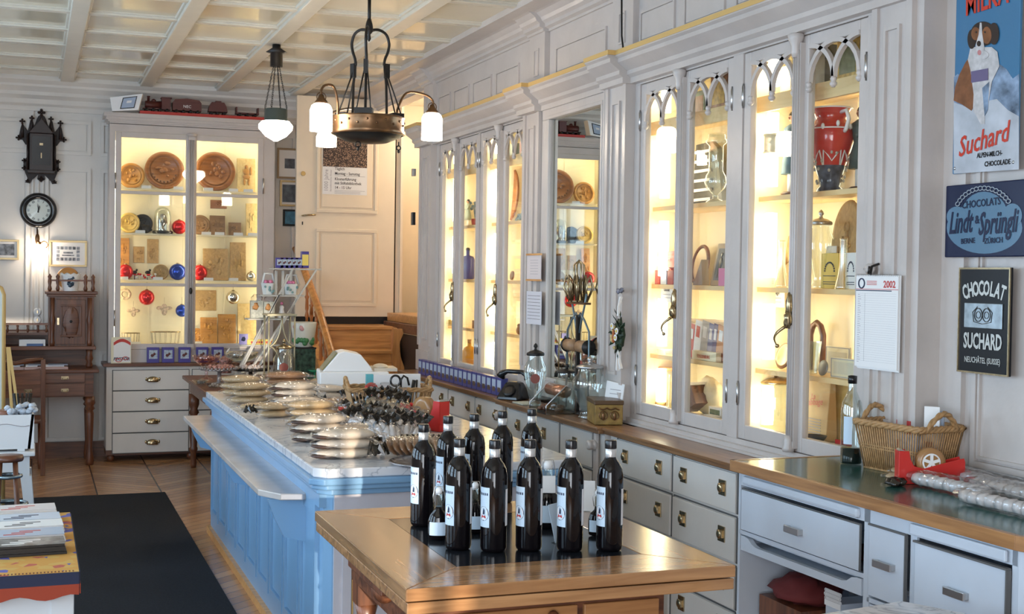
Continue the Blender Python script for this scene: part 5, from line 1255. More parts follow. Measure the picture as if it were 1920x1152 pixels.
def printed(lbl, px0, px1, z, h, mt, inkm, X=3.2, word=None, d=.045):
    t = block('printed_packet', lbl, 'packet', px0, px1, z, h, mt, d=d, X=X); w_ = wpx(px0, px1, 500, X)
    m = MB(); n_ = 12
    for k in range(n_): a0 = PI*k/(n_-1); m.ell((-d/2-.001, -w_*.28*math.cos(a0), h*.5+h*.24*math.sin(a0)), (.001, w_*.05, h*.03), 6, 4)
    for q in (.12, .18, .35): m.box(-d/2-.0015, -d/2, -w_*.36, w_*.36, h*q, h*(q+.02))
    obj('printed_arch', m, inkm, t)
    return t
printed('yellow packet with a dark printed arch behind the slender bottle', 1548, 1580, S2, .15, ylw, ink)
printed('pale packet with a pink printed arch on the third shelf, left of the centre bar', 1437, 1463, S2, .14, cr_, pnk)
printed('white packet with a dark printed arch at the right end of the third shelf', 1594, 1614, S2, .15, M['paper'], ink, X=3.16)
block('small_card', 'small white card standing on the yellow packet', 'card', 1549, 1568, S2+.152, .03, M['paper'], d=.004, X=3.2)
# fourth shelf
def sign_card(lbl, px0, px1, py0, py1, X, word, sz, tail=2):
    a = PX(px0, py1, X); b = PX(px1, py0, X); w_ = a.y-b.y; h_ = b.z-a.z; t = thing('hanging_card', lbl, 'card', (X, a.y, a.z), RW)
    obj('card', MB().box(0, w_, 0, h_, 0, .002), M['paper'], t); text(word, sz, gi, t, w_/2, h_*.78, .003, bold=.02, sx=.8)
    m = MB()
    for k in range(tail): m.box(w_*.15, w_*.85, h_*(.45-.2*k), h_*(.45-.2*k)+.004, .002, .003)
    obj('small_print', m, gl_, t)
sign_card('cream card printed Chocolat hanging under the third shelf beside the latch', 1240, 1262, 538, 566, 3.12, 'Chocolat', .022)
sign_card('white card printed Emballage hanging under the third shelf, right pair of doors', 1432, 1472, 541, 575, 3.2, 'Emballage', .03)
cols_ = [(cr_, .19, 10), (redp, .17, 9), (M['paper'], .19, 13), (colm('grey_book', (.42, .42, .42), .5), .19, 13), (colm('blue_book', (.10, .14, .32), .4), .18, 9), (colm('navy_book', (.03, .04, .16), .4), .18, 8), (colm('orange_book', (.50, .22, .10), .5), .175, 14), (redp, .17, 8)]
px = 1300
bnames = ['cream book at the left end of the leaning row', 'thin red book second in the leaning row', 'white book between the red and the grey one', 'thick grey book in the middle of the leaning row', 'blue book right of the grey one', 'navy book left of the orange one', 'orange book near the right end of the row', 'red book at the right end of the leaning row']
for k, (mt_, h_, wp) in enumerate(cols_):
    t = at('book', bnames[k], 'book', px+wp/2, S1, 0, 3.20, group='books leaning in a row on the fourth shelf'); w_ = wpx(px, px+wp, 640, 3.2)
    t.rotation_euler = (R(9), 0, 0); t.location.z += .005
    obj('cover', MB().box(-.055, .055, -w_/2+.001, w_/2-.001, 0, h_), mt_, t, bev=.001); obj('pages', MB().box(-.053, .057, -w_/2+.004, w_/2-.004, .003, h_+.0006), M['paper'], t)
    obj('spine_title', MB().box(-.056, -.055, -w_/4, w_/4, h_*.55, h_*.85), M['paper'] if k not in (0, 2) else redp, t)
    px += wp
t = block('confection_box', 'pale flat box with red lettering in front of the leaning books', 'box', 1305, 1350, S1, .045, cr_, d=.03, X=3.12)
text('TOGGENBURG', .024, redp, t).rotation_euler = RW.to_euler(); LAST[0].location = (-.0165, 0, .018); LAST[0].scale = (.8, 1, 1)
t = at('paper_stack', 'low stack of white papers on the fourth shelf left of the latch', 'papers', 1255, S1, 0, 3.2)
m = MB()
for k in range(4): m.box(-.06, .06, -.09+.006*k, .09-.01*k, .006*k, .006*k+.005)
obj('sheets', m, M['paper'], t)
printed('tall cream paper packet with faint print on the fourth shelf', 1424, 1452, S1, .27, cr_, gl_, X=3.2)
t = at('bronze_disc', 'bronze medal disc leaning on the fourth shelf beside the latch bar', 'medal', 1474, S1, TW(14), 3.16); t.location.z += .062
obj('disc', MB().lathe([(.058, 0), (.06, .004), (.055, .009), (.04, .009), (.036, .006), (0, .006)], n=30), M['bronze'], t)
t = at('glass_tumbler', 'ribbed glass tumbler on the fourth shelf behind the right door', 'glass', 1524, S1, 0, 3.15); obj('glass_body', MB().lathe([(.028, 0), (.03, .005), (.045, .14), (.043, .14), (.027, .01)], n=14, caps=False, sm=False), M['jar'], t)
t = at('arched_mould', 'dark brown arched wooden mould behind the glass tumbler', 'mould', 1534, S1, 0, 3.3)
m = MB().tube([(0, .05, 0), (0, .05, .16), (0, .03, .20), (0, 0, .215), (0, -.03, .20), (0, -.05, .16), (0, -.05, 0)], .014, 8); obj('arch', m, M['dwood'], t)
t = at('medal', 'grey round medal leaning beside the tumbler', 'medal', 1548, S1, TW(10), 3.13); t.location.z += .035; obj('disc', MB().lathe([(.033, 0), (.034, .003), (.03, .006), (0, .006)], n=26), colm('grey_metal_medal', (.25, .25, .25), .4, metal=.6), t)
for (x0_, x1_, h_, X_, l) in ((1552, 1598, .12, 3.26, 'pale framed certificate at the back of the fourth shelf'), (1562, 1612, .085, 3.14, 'small printed card with a picture in front of the certificate')):
    t = block('certificate', l, 'card', x0_, x1_, S1, h_, cr_, d=.006, X=X_, dm=colm('faint_print', (.6, .55, .42), .6)); w_ = wpx(x0_, x1_, 500, X_)
    obj('border', MB().frame('x', -.0031, .002, -w_/2+.004, w_/2-.004, .004, h_-.004, .003), gl_, t)
# bottom
t = at('pedestal_dish', 'flat brown pedestal dish standing at the left of the bottom', 'dish', 1259, S0, 0, 3.22); obj('plate', MB().lathe([(.06, .20), (.075, .215), (.07, .222), (0, .218)], n=28), M['oak'], t); obj('foot', MB().lathe([(.035, 0), (.03, .01), (.008, .03), (.008, .16), (.02, .2)], n=14), M['jar'], t)
t = at('wooden_mould', 'small brown half round wooden mould on the bottom left', 'mould', 1243, S0, 0, 3.13); obj('mould', MB().ell((0, 0, .03), (.03, .03, .03), 14, 8, flat=.95), tan, t)
t = at('cardboard_box', 'open dark brown cardboard box on its side at the bottom', 'box', 1311, S0, .2, 3.2); t.rotation_euler = (R(-28), 0, .2); t.location.z += .035
obj('body', MB().box(-.05, .05, -.06, .06, 0, .10), M['dwood'], t); obj('lid', MB().box(-.055, .055, -.065, .065, .10, .115), M['white'], t)
t = at('paper_bag', 'crumpled pale translucent bag behind the dark cardboard box', 'bag', 1335, S0, 0, 3.28); obj('bag', MB().ell((0, 0, .09), (.05, .10, .10), 20, 12, nz=.25, fr=5, flat=.9), cr_, t)
for x0_, x1_, z_, h_, X_, l, mt_ in ((1331, 1352, S0, .035, 3.10, 'small white matchbox at the bottom of the left doors', M['paper']), (1340, 1364, S0, .06, 3.2, 'white carton with two small dark pictures at the bottom', M['paper'])): block('small_carton', l, 'box', x0_, x1_, z_, h_, mt_, d=.04, X=X_, dm=grn if h_ > .05 else None)
t = at('yellow_paper', 'crumpled yellow paper lying at the bottom behind the left doors', 'paper', 1336, S0, 0, 3.15); obj('sheet', MB().ell((0, 0, .006), (.04, .08, .012), 16, 6, nz=.6), ylw, t); t.location.y += .02
t = at('biscuit_jar', 'large clear glass jar with a brass lid and one brown biscuit inside', 'jar', 1458, S0, 0, 3.21)
obj('glass_body', MB().lathe([(.075, 0), (.08, .01), (.08, .20), (.07, .22)], n=28, caps=False), M['jar'], t); obj('lid', MB().lathe([(.08, .22), (.085, .228), (.05, .245), (.015, .25), (.012, .262), (.018, .27), (0, .28)], n=24), M['brass'], t)
obj('biscuit', MB().ell((-.03, .03, .09), (.012, .03, .038), 14, 10, nz=.5), tan, t)
t = at('paper_sack', 'brown paper sack with red script lettering at the bottom right', 'paper bag', 1543, S0, 0, 3.24); w_ = wpx(1521, 1566, 500, 3.24)
obj('sack', MB().hexa([(-.03, -w_/2, 0), (.03, -w_/2, 0), (.03, w_/2, 0), (-.03, w_/2, 0)], [(-.012, -w_/2*1.05, .27), (.012, -w_/2*1.05, .27), (.012, w_/2*.8, .27), (-.012, w_/2*.8, .27)]), colm('kraft_paper', (.60, .42, .20), .7, vary=.1), t, bev=.003)
for s_, z_, sz in (('La', .19, .035), ('Gabbage', .165, .042)): q = text(s_, sz, redp, t, shear=.3); q.rotation_euler = (RW @ Matrix.Rotation(R(4), 3, 'X') @ Matrix.Rotation(R(6), 3, 'Z')).to_euler(); q.location = (-.036, 0, z_)
m = MB()
for k in range(6): m.box(-.034, -.031, -w_*.3, w_*.3, .03+.012*k, .033+.012*k)
obj('small_print', m, gl_, t)
t = at('paper_sack', 'plain golden paper sack behind the clear bottle in the near cabinet', 'paper bag', 1590, S0, 0, 3.30); obj('sack', MB().box(-.02, .02, -.10, .08, 0, .27), colm('golden_paper', (.68, .48, .16), .6), t, bev=.003)
t = at('metal_bowl', 'small dark bowl on the floor of the near cabinet by the right door', 'bowl', 1530, S0, 0, 3.13); obj('bowl', MB().lathe([(.03, 0), (.05, .015), (.062, .035), (.058, .035), (.045, .018), (0, .006)], n=26, caps=False), M['dark'], t)
block('small_red_box', 'small red and white box at the bottom right corner of the near cabinet', 'box', 1580, 1600, S0, .05, rb, d=.04, X=3.10)
# far cabinet
t = at('blue_bottle', 'violet blue glass bottle with a cream label on the third shelf of the far cabinet', 'bottle', 877, S2, 0, 3.18)
obj('glass_body', MB().lathe([(.05, 0), (.055, .008), (.055, .15), (.045, .175), (.015, .185), (.014, .22), (.018, .225)], n=24), mat('violet_blue_glass', (.06, .07, .32), .1), t); obj('label', MB().box(-.057, -.0545, -.02, .04, .05, .125), ylw, t)
obj('stopper', MB().lathe([(.016, .225), (.018, .235), (.01, .245)], n=12), M['dark'], t)
t = at('amber_bottle', 'amber yellow glass bottle at the bottom of the far cabinet', 'bottle', 882, S0, 0, 3.16)
obj('glass_body', MB().lathe([(.05, 0), (.055, .008), (.055, .11), (.045, .135), (.015, .15), (.014, .17)], n=24), mat('amber_glass', (.75, .36, .03), .1), t); obj('label', MB().box(-.057, -.0545, -.0, .045, .03, .09), grn, t); obj('cork', MB().lathe([(.014, .17), (.016, .20)], n=12), M['oak'], t)
t = at('oval_tray', 'tall oval wooden tray leaning behind the right doors of the far cabinet', 'tray', 957, S3, TW(4), 3.27); t.location.z += .205
obj('tray', MB().lathe([(.16, 0), (.17, .008), (.165, .02), (.145, .016), (0, .010)], n=44), midw, t); t.children[0].scale = (1.0, 1.18, 1)
t = at('blue_flower_pot', 'small pot of blue flowers beside the green figure in the far cabinet', 'flower pot', 889, S3, 0, 3.15)
obj('pot', MB().lathe([(.022, 0), (.03, .05), (.027, .05)], n=16), redp, t); m = MB(); random.seed(2)
for k in range(14): m.ell((random.uniform(-.03, .03), random.uniform(-.045, .045), random.uniform(.09, .20)), (.012,)*3, 6, 5, nz=.5)
for k in range(6): m.cyl((0, 0, .05), (random.uniform(-.02, .02), random.uniform(-.03, .03), .16), .002, n=4)
obj('flowers', m, colm('powder_blue', (.18, .32, .42), .6), t)
figurine('small grey green figurine behind the left doors of the far cabinet', 876, S3, colm('grey_green_robe', (.25, .30, .24), .5), 3.24, hat=False, h=.24)
t = at('dried_flowers', 'low bunch of blue dried flowers at the foot of the oval tray', 'flowers', 972, S3, 0, 3.12); m = MB(); random.seed(4)
for k in range(16): m.ell((random.uniform(-.02, .02), random.uniform(-.06, .05), random.uniform(.008, .045)), (.012,)*3, 6, 5, nz=.6)
obj('flowers', m, colm('powder_blue', (.18, .32, .42)), t)
t = at('small_mould', 'small round brown mould on the third shelf of the far cabinet', 'mould', 962, S2, TW(6), 3.14); t.location.z += .033; obj('disc', MB().lathe([(.03, 0), (.033, .004), (.03, .012), (.02, .010), (0, .012)], n=24), midw, t)
t = at('small_mould', 'little brown bear shaped mould on the fourth shelf of the far cabinet', 'mould', 975, S1, 0, 3.12); obj('bear', MB().ell((0, 0, .03), (.02, .03, .03), 12, 8).ell((0, 0, .062), (.014, .018, .014), 10, 8), midw, t)
block('small_carton', 'tiny ochre box on the fourth shelf of the far cabinet behind the latch', 'box', 842, 856, S1, .045, gold2, d=.03, X=3.12)
block('small_carton', 'tiny dark box on the fourth shelf of the far cabinet beside the door stile', 'box', 890, 897, S1, .06, M['dwood'], d=.03, X=3.14)
block('glass_block', 'pale engraved glass plate standing on the fourth shelf of the far cabinet', 'glass plate', 955, 985, S1, .22, colm('frosted_plate', (.72, .62, .38), .3), d=.01, X=3.3, dm=cr_)
t = at('yellow_toy', 'low pale tray on the floor of the far cabinet under the amber bottle', 'tray', 925, S0, 0, 3.15); obj('tray', MB().box(-.04, .04, -.1, .1, 0, .02), cr_, t, bev=.003)
# ================= PASTRIES ON THE MARBLE COUNTER =================
CT = .90
loafw = mat('sugar_glazed_biscuit', (.66, .56, .44), .5, vary=.22, scale=14, bump=.4, bscale=40); loafb = mat('gingerbread_brown', (.30, .15, .065), .5, vary=.3, scale=14, bump=.3)
loaft = mat('pale_tan_biscuit', (.55, .39, .21), .45, vary=.25, scale=12, bump=.3); choc = mat('dark_chocolate', (.045, .02, .012), .3, vary=.4, scale=20)
ribm = mat('black_gold_ribbon', (.03, .022, .015), .2, vary=.9, scale=60); redl = colm('red_sticker', (.5, .04, .02), .4)
def long_bag(kind, seed=1):
    """long flat filled biscuit in cellophane, long axis x"""
    t = thing('bagged_pastry', '', 'pastry'); mt = {'w': loafw, 'b': loafb, 't': loaft}[kind]
    obj('biscuit', MB().ell((0, 0, .023), (.118, .052, .0225), 24, 10, nz=.10, fr=4), mt, t)
    if kind == 'w': obj('brown_biscuit', MB().ell((-.055, .005, .012), (.085, .046, .013), 18, 8, nz=.1), choc, t)
    m = MB().ell((0, 0, .024), (.140, .062, .026), 26, 12, nz=.22, fr=7)
    m.prism([(.125, -.03), (.165, -.045), (.172, .0), (.16, .05), (.125, .03)], .014, .022, 'xy'); obj('cellophane', m, M['cello'], t)
    return t
def round_bag(kind):
    """small upright gathered bag with a dark ribbon at the neck"""
    t = thing('ribboned_bag', '', 'sweet bag'); mt = {'w': loafw, 'b': loafb, 'c': colm('white_meringue', (.68, .62, .58), .5, vary=.2, scale=30), 't': loaft}[kind]
    m = MB()
    for k in range(3): m.ell((-.022+.022*k, -.008, .026+.010*(k % 2)), (.017, .072, .024), 10, 12, nz=.35, fr=7)
    obj('sweets', m, mt, t)
    obj('cellophane', MB().ell((0, -.005, .034), (.046, .080, .037), 20, 12, nz=.25, fr=6).tube([(0, .06, .05), (0, .085, .06), (0, .12, .085)], [.012, .008, .028], 10), M['cello'], t)
    m = MB()
    for s_ in (-1, 1):
        m.tube([(0, .084, .062), (s_*.018, .088, .082), (s_*.036, .086, .072), (s_*.022, .083, .056), (0, .084, .060)], [.007, .014, .018, .014, .007], 4)
        m.tube([(0, .084, .062), (s_*.016, .074, .040), (s_*.030, .070, .018)], [.005, .010, .008], 4)
    m.box(-.007, .007, .076, .092, .054, .070)
    obj('ribbon', m, ribm, t); return t
def fan_bag(kind):
    """flat gingerbread standing on its edge in a clear bag, ribbon at the far end"""
    t = thing('gingerbread_bag', '', 'pastry'); obj('gingerbread', MB().ell((0, 0, .045), (.013, .085, .044), 14, 14, nz=.12, fr=5), loafb, t)
    obj('icing', MB().ell((-.012, .0, .05), (.004, .055, .026), 10, 8, nz=.3), loaft, t)
    obj('cellophane', MB().ell((0, .004, .047), (.021, .100, .047), 16, 14, nz=.2, fr=6).tube([(0, .095, .05), (0, .115, .055), (0, .14, .07)], [.010, .006, .022], 8), M['cello'], t)
    m = MB()
    for s_ in (-1, 1): m.tube([(0, .112, .055), (s_*.016, .116, .076), (s_*.030, .114, .066), (0, .112, .054)], [.005, .011, .013, .005], 4)
    obj('ribbon', m, ribm, t); return t
LP = {}
def put(kind, px, py, lv, rz, lbl, fn=long_bag, grp=None, s=1, tilt=0):
    p = PZ(px, py, CT); key = (fn.__name__, kind)
    if key not in LP: LP[key] = o = fn(kind)
    else: o = dup(LP[key], p, 0)
    o['label'] = lbl
    if grp: o['group'] = grp
    o.location = (max(p.x, 1.17), min(p.y, 8.36), CT+.001+.041*lv); o.rotation_euler = (R(tilt), 0, R(rz)); o.scale = (s,)*3
G1 = 'long pastries in clear bags stacked along the left edge of the marble counter'
stacks = [(648, 860, 'w', 3, -4, 1.02, 'front stack nearest the marble corner'), (600, 828, 'w', 3, 5, 1.0, 'second white stack from the front'), (588, 803, 'b', 1, 12, 1.0, 'brown one leaning behind the second stack'),
 (585, 797, 't', 3, -3, 1.0, 'stack with the red sticker'), (562, 775, 'w', 2, 2, 1.12, 'long white pair in the middle'), (480, 768, 't', 1, 20, .8, 'single one near the left marble edge'),
 (552, 757, 'w', 3, -2, 1.05, 'white stack before the register'), (470, 757, 't', 3, 6, .95, 'tan stack on the left in the middle'), (452, 742, 't', 3, -3, 1.0, 'tan stack near the far left corner'),
 (535, 733, 'b', 3, 3, 1.1, 'brown stack at the far end'), (610, 748, 'w', 2, -12, 1.0, 'pair beside the register'), (500, 722, 'b', 1, 8, .9, 'flat brown one at the far edge'),
 (660, 826, 'w', 2, 24, .8, 'slanting pair behind the front stack'), (640, 775, 'b', 2, -18, .95, 'brown pair beside the sweet bags'), (520, 783, 't', 2, 14, .85, 'tan pair near the left marble edge'), (585, 722, 't', 2, -5, 1.0, 'tan pair left of the register')]
ordn = ['bottom', 'middle', 'top']
for px, py, k, n_, rz, s_, where in stacks:
    for lv in range(n_):
        nm = 'single' if n_ == 1 else (ordn[lv] if n_ == 3 else ('bottom', 'top')[lv])
        put(k, px+random.uniform(-3, 3), py, lv*.97, rz+random.uniform(-5, 5), '%s pastry of the %s on the marble counter' % (nm, where), grp=G1, s=s_)
p = PZ(603, 797, CT); t = thing('red_sticker_tag', 'small orange red paper tag at the end of a tan pastry bag', 'tag', (p.x+.10, p.y-.03, CT+.085)); obj('tag', MB().cyl((-.02, 0, 0), (.02, 0, 0), .010), redl, t)
for px, py, s_, l in ((470, 780, .8, 'dark ribbon bow at the left edge before the tan stack'), (600, 765, 1, 'dark ribbon bow between the white stacks'), (700, 848, 1.1, 'black and gold ribbon bow right of the front white stack'), (708, 862, 1.0, 'black ribbon bow lowest beside the front white stack'), (698, 757, 1.2, 'dark brown pointed wrapper end before the register'), (670, 738, 1.0, 'dark folded wrapper beside the white register'), (640, 748, .9, 'gold and brown wrapper bow before the register')):
    p = PZ(px, py, CT); t = thing('ribbon_bow', l, 'ribbon', (p.x, p.y, CT+.002), random.uniform(0, 3)); m = MB(); t.scale = (s_,)*3
    for k in range(7): a = 2*PI*k/7; m.tube([(0, 0, .025), (.03*math.cos(a), .03*math.sin(a), .045+.01*(k % 3)), (.045*math.cos(a+.3), .045*math.sin(a+.3), .02)], [.008, .016, .006], 4)
    obj('loops', m, ribm, t)
G2 = 'small gathered bags with dark ribbons heaped in the middle of the marble counter'
heap = [(662, 792, 'c', 40, 'leftmost'), (672, 806, 'c', 30, 'front left'), (690, 800, 't', 20, 'second from left'), (684, 782, 'c', 25, 'back left'), (700, 812, 'c', 10, 'front'), (708, 796, 'c', 5, 'inner left'), (718, 818, 'c', 0, 'front middle'),
 (722, 802, 'c', -5, 'inner middle'), (735, 822, 'c', -10, 'front right'), (738, 808, 'c', -8, 'inner right'), (752, 812, 'c', -15, 'right'), (764, 820, 'c', -20, 'right front'), (776, 816, 'c', -20, 'far right'), (790, 824, 'c', -24, 'rightmost')]
for i, (px, py, k, rz, w_) in enumerate(heap): put(k, px, py, 0, rz, 'whitish sweet bag with dark ribbon, the %s one of the lower heap' % w_, round_bag, G2, 1.0, 18)
heap2 = [(700, 790, 'upper left'), (720, 788, 'upper second'), (738, 792, 'upper middle'), (755, 800, 'upper right'), (728, 776, 'hindmost')]
for px, py, w_ in heap2: put('t', px, py, 1.3, random.uniform(-20, 20), 'tan sweet bag with dark ribbon, the %s one lying on top of the heap' % w_, round_bag, G2, 1.0, 30)
G3 = 'brown gingerbread bags fanned out behind the bottles'
for i in range(11):
    px, py = 752+i*10.5, 856+i*.6; w_ = ('first', 'second', 'third', 'fourth', 'fifth', 'sixth', 'seventh', 'eighth', 'ninth', 'tenth', 'last')[i]
    put('b', px, py, 0, -34+2.2*i, 'brown gingerbread bag, the %s from the white heap in the leaning fan' % w_, fan_bag, G3, 1.0)
    LPk = [o for o in bpy.data.objects if o.get('label', '').startswith('brown gingerbread bag, the %s ' % w_)][0]; LPk.rotation_euler = (0, R(-38+3*i), R(-34+2.2*i)); LPk.location.z += .004
one('glass_plate', MB().lathe([(0, 0), (.15, .004), (.17, .016), (.165, .018)], n=32, caps=False), mat('cut_glass_plate', (.35, .33, .33), .15, .4, vary=.6, scale=50), 'patterned silver plate under the brown bags at the counter front', 'plate', loc=tuple(PZ(806, 872, CT+.001)))
# ---- cash register / scale
a = PZ(641, 741, CT); t = thing('cash_register', 'white cash register with a sloped grey display on the far end of the counter', 'cash register', (a.x, a.y, CT), R(-8))
m = MB().box(-.14, .30, 0, .34, .0, .145); obj('base', m, M['white'], t, bev=.008)
obj('key_housing', MB().prism([(-.12, .145), (.20, .145), (.19, .17), (.12, .255), (.02, .275), (-.02, .265)], .04, .32), M['white'], t, bev=.006)
obj('display', MB().hexa([(-.118, .06, .150), (-.118, .30, .150), (-.026, .30, .262), (-.026, .06, .262)][:4], [(-.124, .06, .153), (-.124, .30, .153), (-.032, .30, .266), (-.032, .06, .266)]), mat('olive_display', (.22, .20, .10), .15), t)
obj('tail', MB().box(.21, .36, .06, .30, .145, .165).ell((.26, .15, .17), (.05, .08, .02)), colm('beige_plastic', (.62, .55, .45), .4), t)
obj('vent', MB().box(-.02, .2, -.012, -.001, .002, .05), colm('blue_black_vent', (.02, .04, .09), .3), t)
# ---- wicker baskets
def basket(lbl, p, rz, L_, W_, H_, n1=22, n2=12, taper=.82, th=.006, mt='wick'):
    t = thing('wicker_basket', lbl, 'basket', p, rz)
    bl_, bw_ = L_*taper, W_*taper
    obj('floor', MB().box(-bl_/2, bl_/2, -bw_/2, bw_/2, 0, .006), M[mt], t)
    m = MB()
    def side(n, f):
        for i in range(n+1): u = -1+2*i/n; m.tube([f(u, 0), f(u, .5), f(u, 1)], .0032, 6)
    for s_ in (-1, 1):
        side(n1, lambda u, v: (u/2*(bl_+(L_-bl_)*v), s_/2*(bw_+(W_-bw_)*v), H_*v)); side(n2, lambda u, v: (s_/2*(bl_+(L_-bl_)*v), u/2*(bw_+(W_-bw_)*v), H_*v))
    obj('stakes', m, M[mt], t)
    m = MB()
    for v, r_ in ((0.02, .005), (.48, .0035), (.54, .0035)):
        a, b = (bl_+(L_-bl_)*v)/2, (bw_+(W_-bw_)*v)/2; m.tube([(-a, -b, H_*v), (a, -b, H_*v), (a, b, H_*v), (-a, b, H_*v)], r_, 6, closed=True)
    obj('weaving', m, M[mt], t)
    m = MB(); N = 90; pts = []
    for k in range(N):
        q = 4*k/N; s_ = int(q); f = q-s_; c4 = [(-1, -1), (1, -1), (1, 1), (-1, 1)]; u = c4[s_]; v = c4[(s_+1) % 4]
        pts.append((L_/2*(u[0]+(v[0]-u[0])*f), W_/2*(u[1]+(v[1]-u[1])*f), H_+.004))
    for ph in (0, 2.1, 4.2):
        m.tube([(x*(1+.02*math.cos(.9*k+ph)), y*(1+.03*math.cos(.9*k+ph)), z+.007*math.sin(.9*k+ph)) for k, (x, y, z) in enumerate(pts)], .0075, 6, closed=True)
    obj('braided_rim', m, M[mt], t)
    for s_ in (-1, 1):
        m = MB()
        for ph in (0, PI): m.tube([(s_*(L_/2+.01*math.sin(PI*k/16))+.004*math.cos(k+ph), -.075+.15*k/16, H_+.06*math.sin(PI*k/16)+.004*math.sin(k+ph)) for k in range(17)], .008, 6)
        obj('handle', m, M[mt], t)
    return t
a = PZ(738, 786, CT)
basket('honey coloured wicker basket behind the sweet bags on the marble counter', (a.x, a.y+.13, CT+.001), R(-6), .44, .26, .15)
BKy = a.y+.13
t = thing('paper_box', 'white flat box with a blue end standing upright in the counter basket', 'box', (a.x+.02, BKy+.03, CT+.012), R(-6)); obj('box', MB().box(-.09, .17, 0, .03, 0, .215), M['white'], t, bev=.002); obj('blue_end', MB().box(-.13, -.091, 0, .03, 0, .215), colm('turquoise_card', (.10, .42, .48), .4), t)
t = thing('scissors', 'pair of black handled scissors stuck in the counter basket', 'scissors', (a.x+.06, BKy-.05, CT+.012), R(-6)); m = MB(); m.ring((-.03, 0, .185), .026, .006, 24, 6, ax='y', sc_=(1, 1.1)).tube([(.0, 0, .15), (.0, 0, .19), (.015, 0, .212), (.035, 0, .20), (.045, 0, .16)], .006); obj('handle', m, M['black'], t); obj('blade', MB().cyl((-.01, 0, .01), (-.005, 0, .16), .005), M['steel'], t)
one('marker_pen', MB().cyl((0, 0, 0), (.03, 0, .19), .011), M['black'], 'thick black marker pen stuck in the counter basket beside the scissors', 'pen', loc=(a.x+.105, BKy-.05, CT+.010))
one('pen', MB().cyl((0, 0, 0), (.008, 0, .19), .005), M['dark'], 'thin dark pen standing at the right in the counter basket', 'pen', loc=(a.x+.145, BKy-.04, CT+.010))
t = thing('tape_roll', 'red tape roll at the left end of the counter basket', 'tape roll', (a.x-.10, BKy-.03, CT+.13)); obj('roll', MB().ring((0, 0, .02), .028, .011, 24, 8, ax='y'), M['red'], t); obj('core', MB().ring((0, 0, .02), .016, .002, 24, 6, ax='y'), M['paper'], t)
def dispenser(lbl, p, rz, s=1, roll=True):
    t = thing('tape_dispenser', lbl, 'tape dispenser', p, rz); t.scale = (s,)*3
    poly = [(-.13, 0), (.13, 0), (.13, .09), (.125, .105), (.03, .08), (-.03, .062), (-.07, .07), (-.085, .10), (-.09, .13), (-.13, .13)]
    obj('body', MB().prism(poly, -.03, -.026).prism(poly, .026, .03).prism([(-.13, 0), (.13, 0), (.13, .03), (-.13, .03)], -.026, .026).box(.115, .13, -.026, .026, .03, .095).box(-.13, -.10, -.026, .026, .03, .128), M['red'], t, bev=.003)
    m = MB(); m.x = Matrix.Translation((0, 0, .085)) @ Matrix.Rotation(R(90), 4, 'X'); m.lathe([(.036, -.02), (.056, -.02), (.056, .02), (.036, .02)], n=30); r_ = obj('tape_roll', m, colm('brown_tape', (.35, .18, .07), .25), t)
    m = MB(); m.x = Matrix.Translation((0, -.022, .085)) @ Matrix.Rotation(R(90), 4, 'X'); m.lathe([(.036, -.001), (.030, .002)], n=24, caps=False); m.lathe([(.010, .002), (0, .003)], n=12, caps=False)
    for k in range(5):
        m.x = Matrix.Translation((0, -.0235, .085)) @ Matrix.Rotation(R(72*k), 4, 'Y'); m.box(-.006, .006, -.001, .001, .006, .035)
    obj('spoked_hub', m, M['paper'], r_)
    obj('cutter', MB().prism([(-.128, .13), (-.105, .13), (-.12, .137)], -.026, .026), M['steel'], t); return t
b = PZ(790, 806, CT); dispenser('red tape dispenser with a white roll standing before the counter basket', (b.x+.02, b.y+.02, CT+.001), R(115), 1.15)
# ================= CANDY TABLE BEHIND THE COUNTER =================
TZ2 = .78; KX0, KX1, KY0, KY1 = 1.20, 2.28, 9.7, 11.3
t = thing('candy_table', 'dark brown old table with turned legs carrying glass sweet stands behind the counter', 'table', (KX0, KY0, 0)); O2 = (KX0, KY0, 0)
obj('top', loc(MB().box(KX0, KX1, KY0, KY1, TZ2-.03, TZ2), O2), M['dwoodx'], t, bev=.006)
obj('apron', loc(MB().box(KX0+.06, KX1-.06, KY0+.06, KY1-.06, TZ2-.14, TZ2-.03), O2), M['dwoodx'], t)
for x in (KX0+.09, KX1-.09):
    for y in (KY0+.09, KY1-.09):
        obj('leg', loc(MB().lathe([(.022, 0), (.026, .03), (.022, .13), (.034, .15), (.034, .17), (.028, .18), (.042, .42), (.030, .45), (.045, .47), (.03, .50), (.045, .54), (.045, .63)], (x, y, 0), 12), O2), M['dwood'], t)
def onT(px, py, z=TZ2): p = PZ(px, py, z); return V((p.x, p.y, z+.001))
candy = mat('mixed_sweets', (.50, .24, .20), .3, vary=.9, scale=70); candy2 = mat('pastel_sweets', (.55, .48, .46), .35, vary=.7, scale=80)
def sweets(n_, rx, ry, z, r_, seed):
    rs = random.Random(seed); m = MB()
    for i in range(n_): a = rs.uniform(0, 2*PI); q = math.sqrt(rs.random()); m.ell((rx*q*math.cos(a), ry*q*math.sin(a), z+rs.uniform(0, r_*1.6)*(1-q*.6)), (r_, r_, r_*.8), 7, 5, nz=.4)
    return m
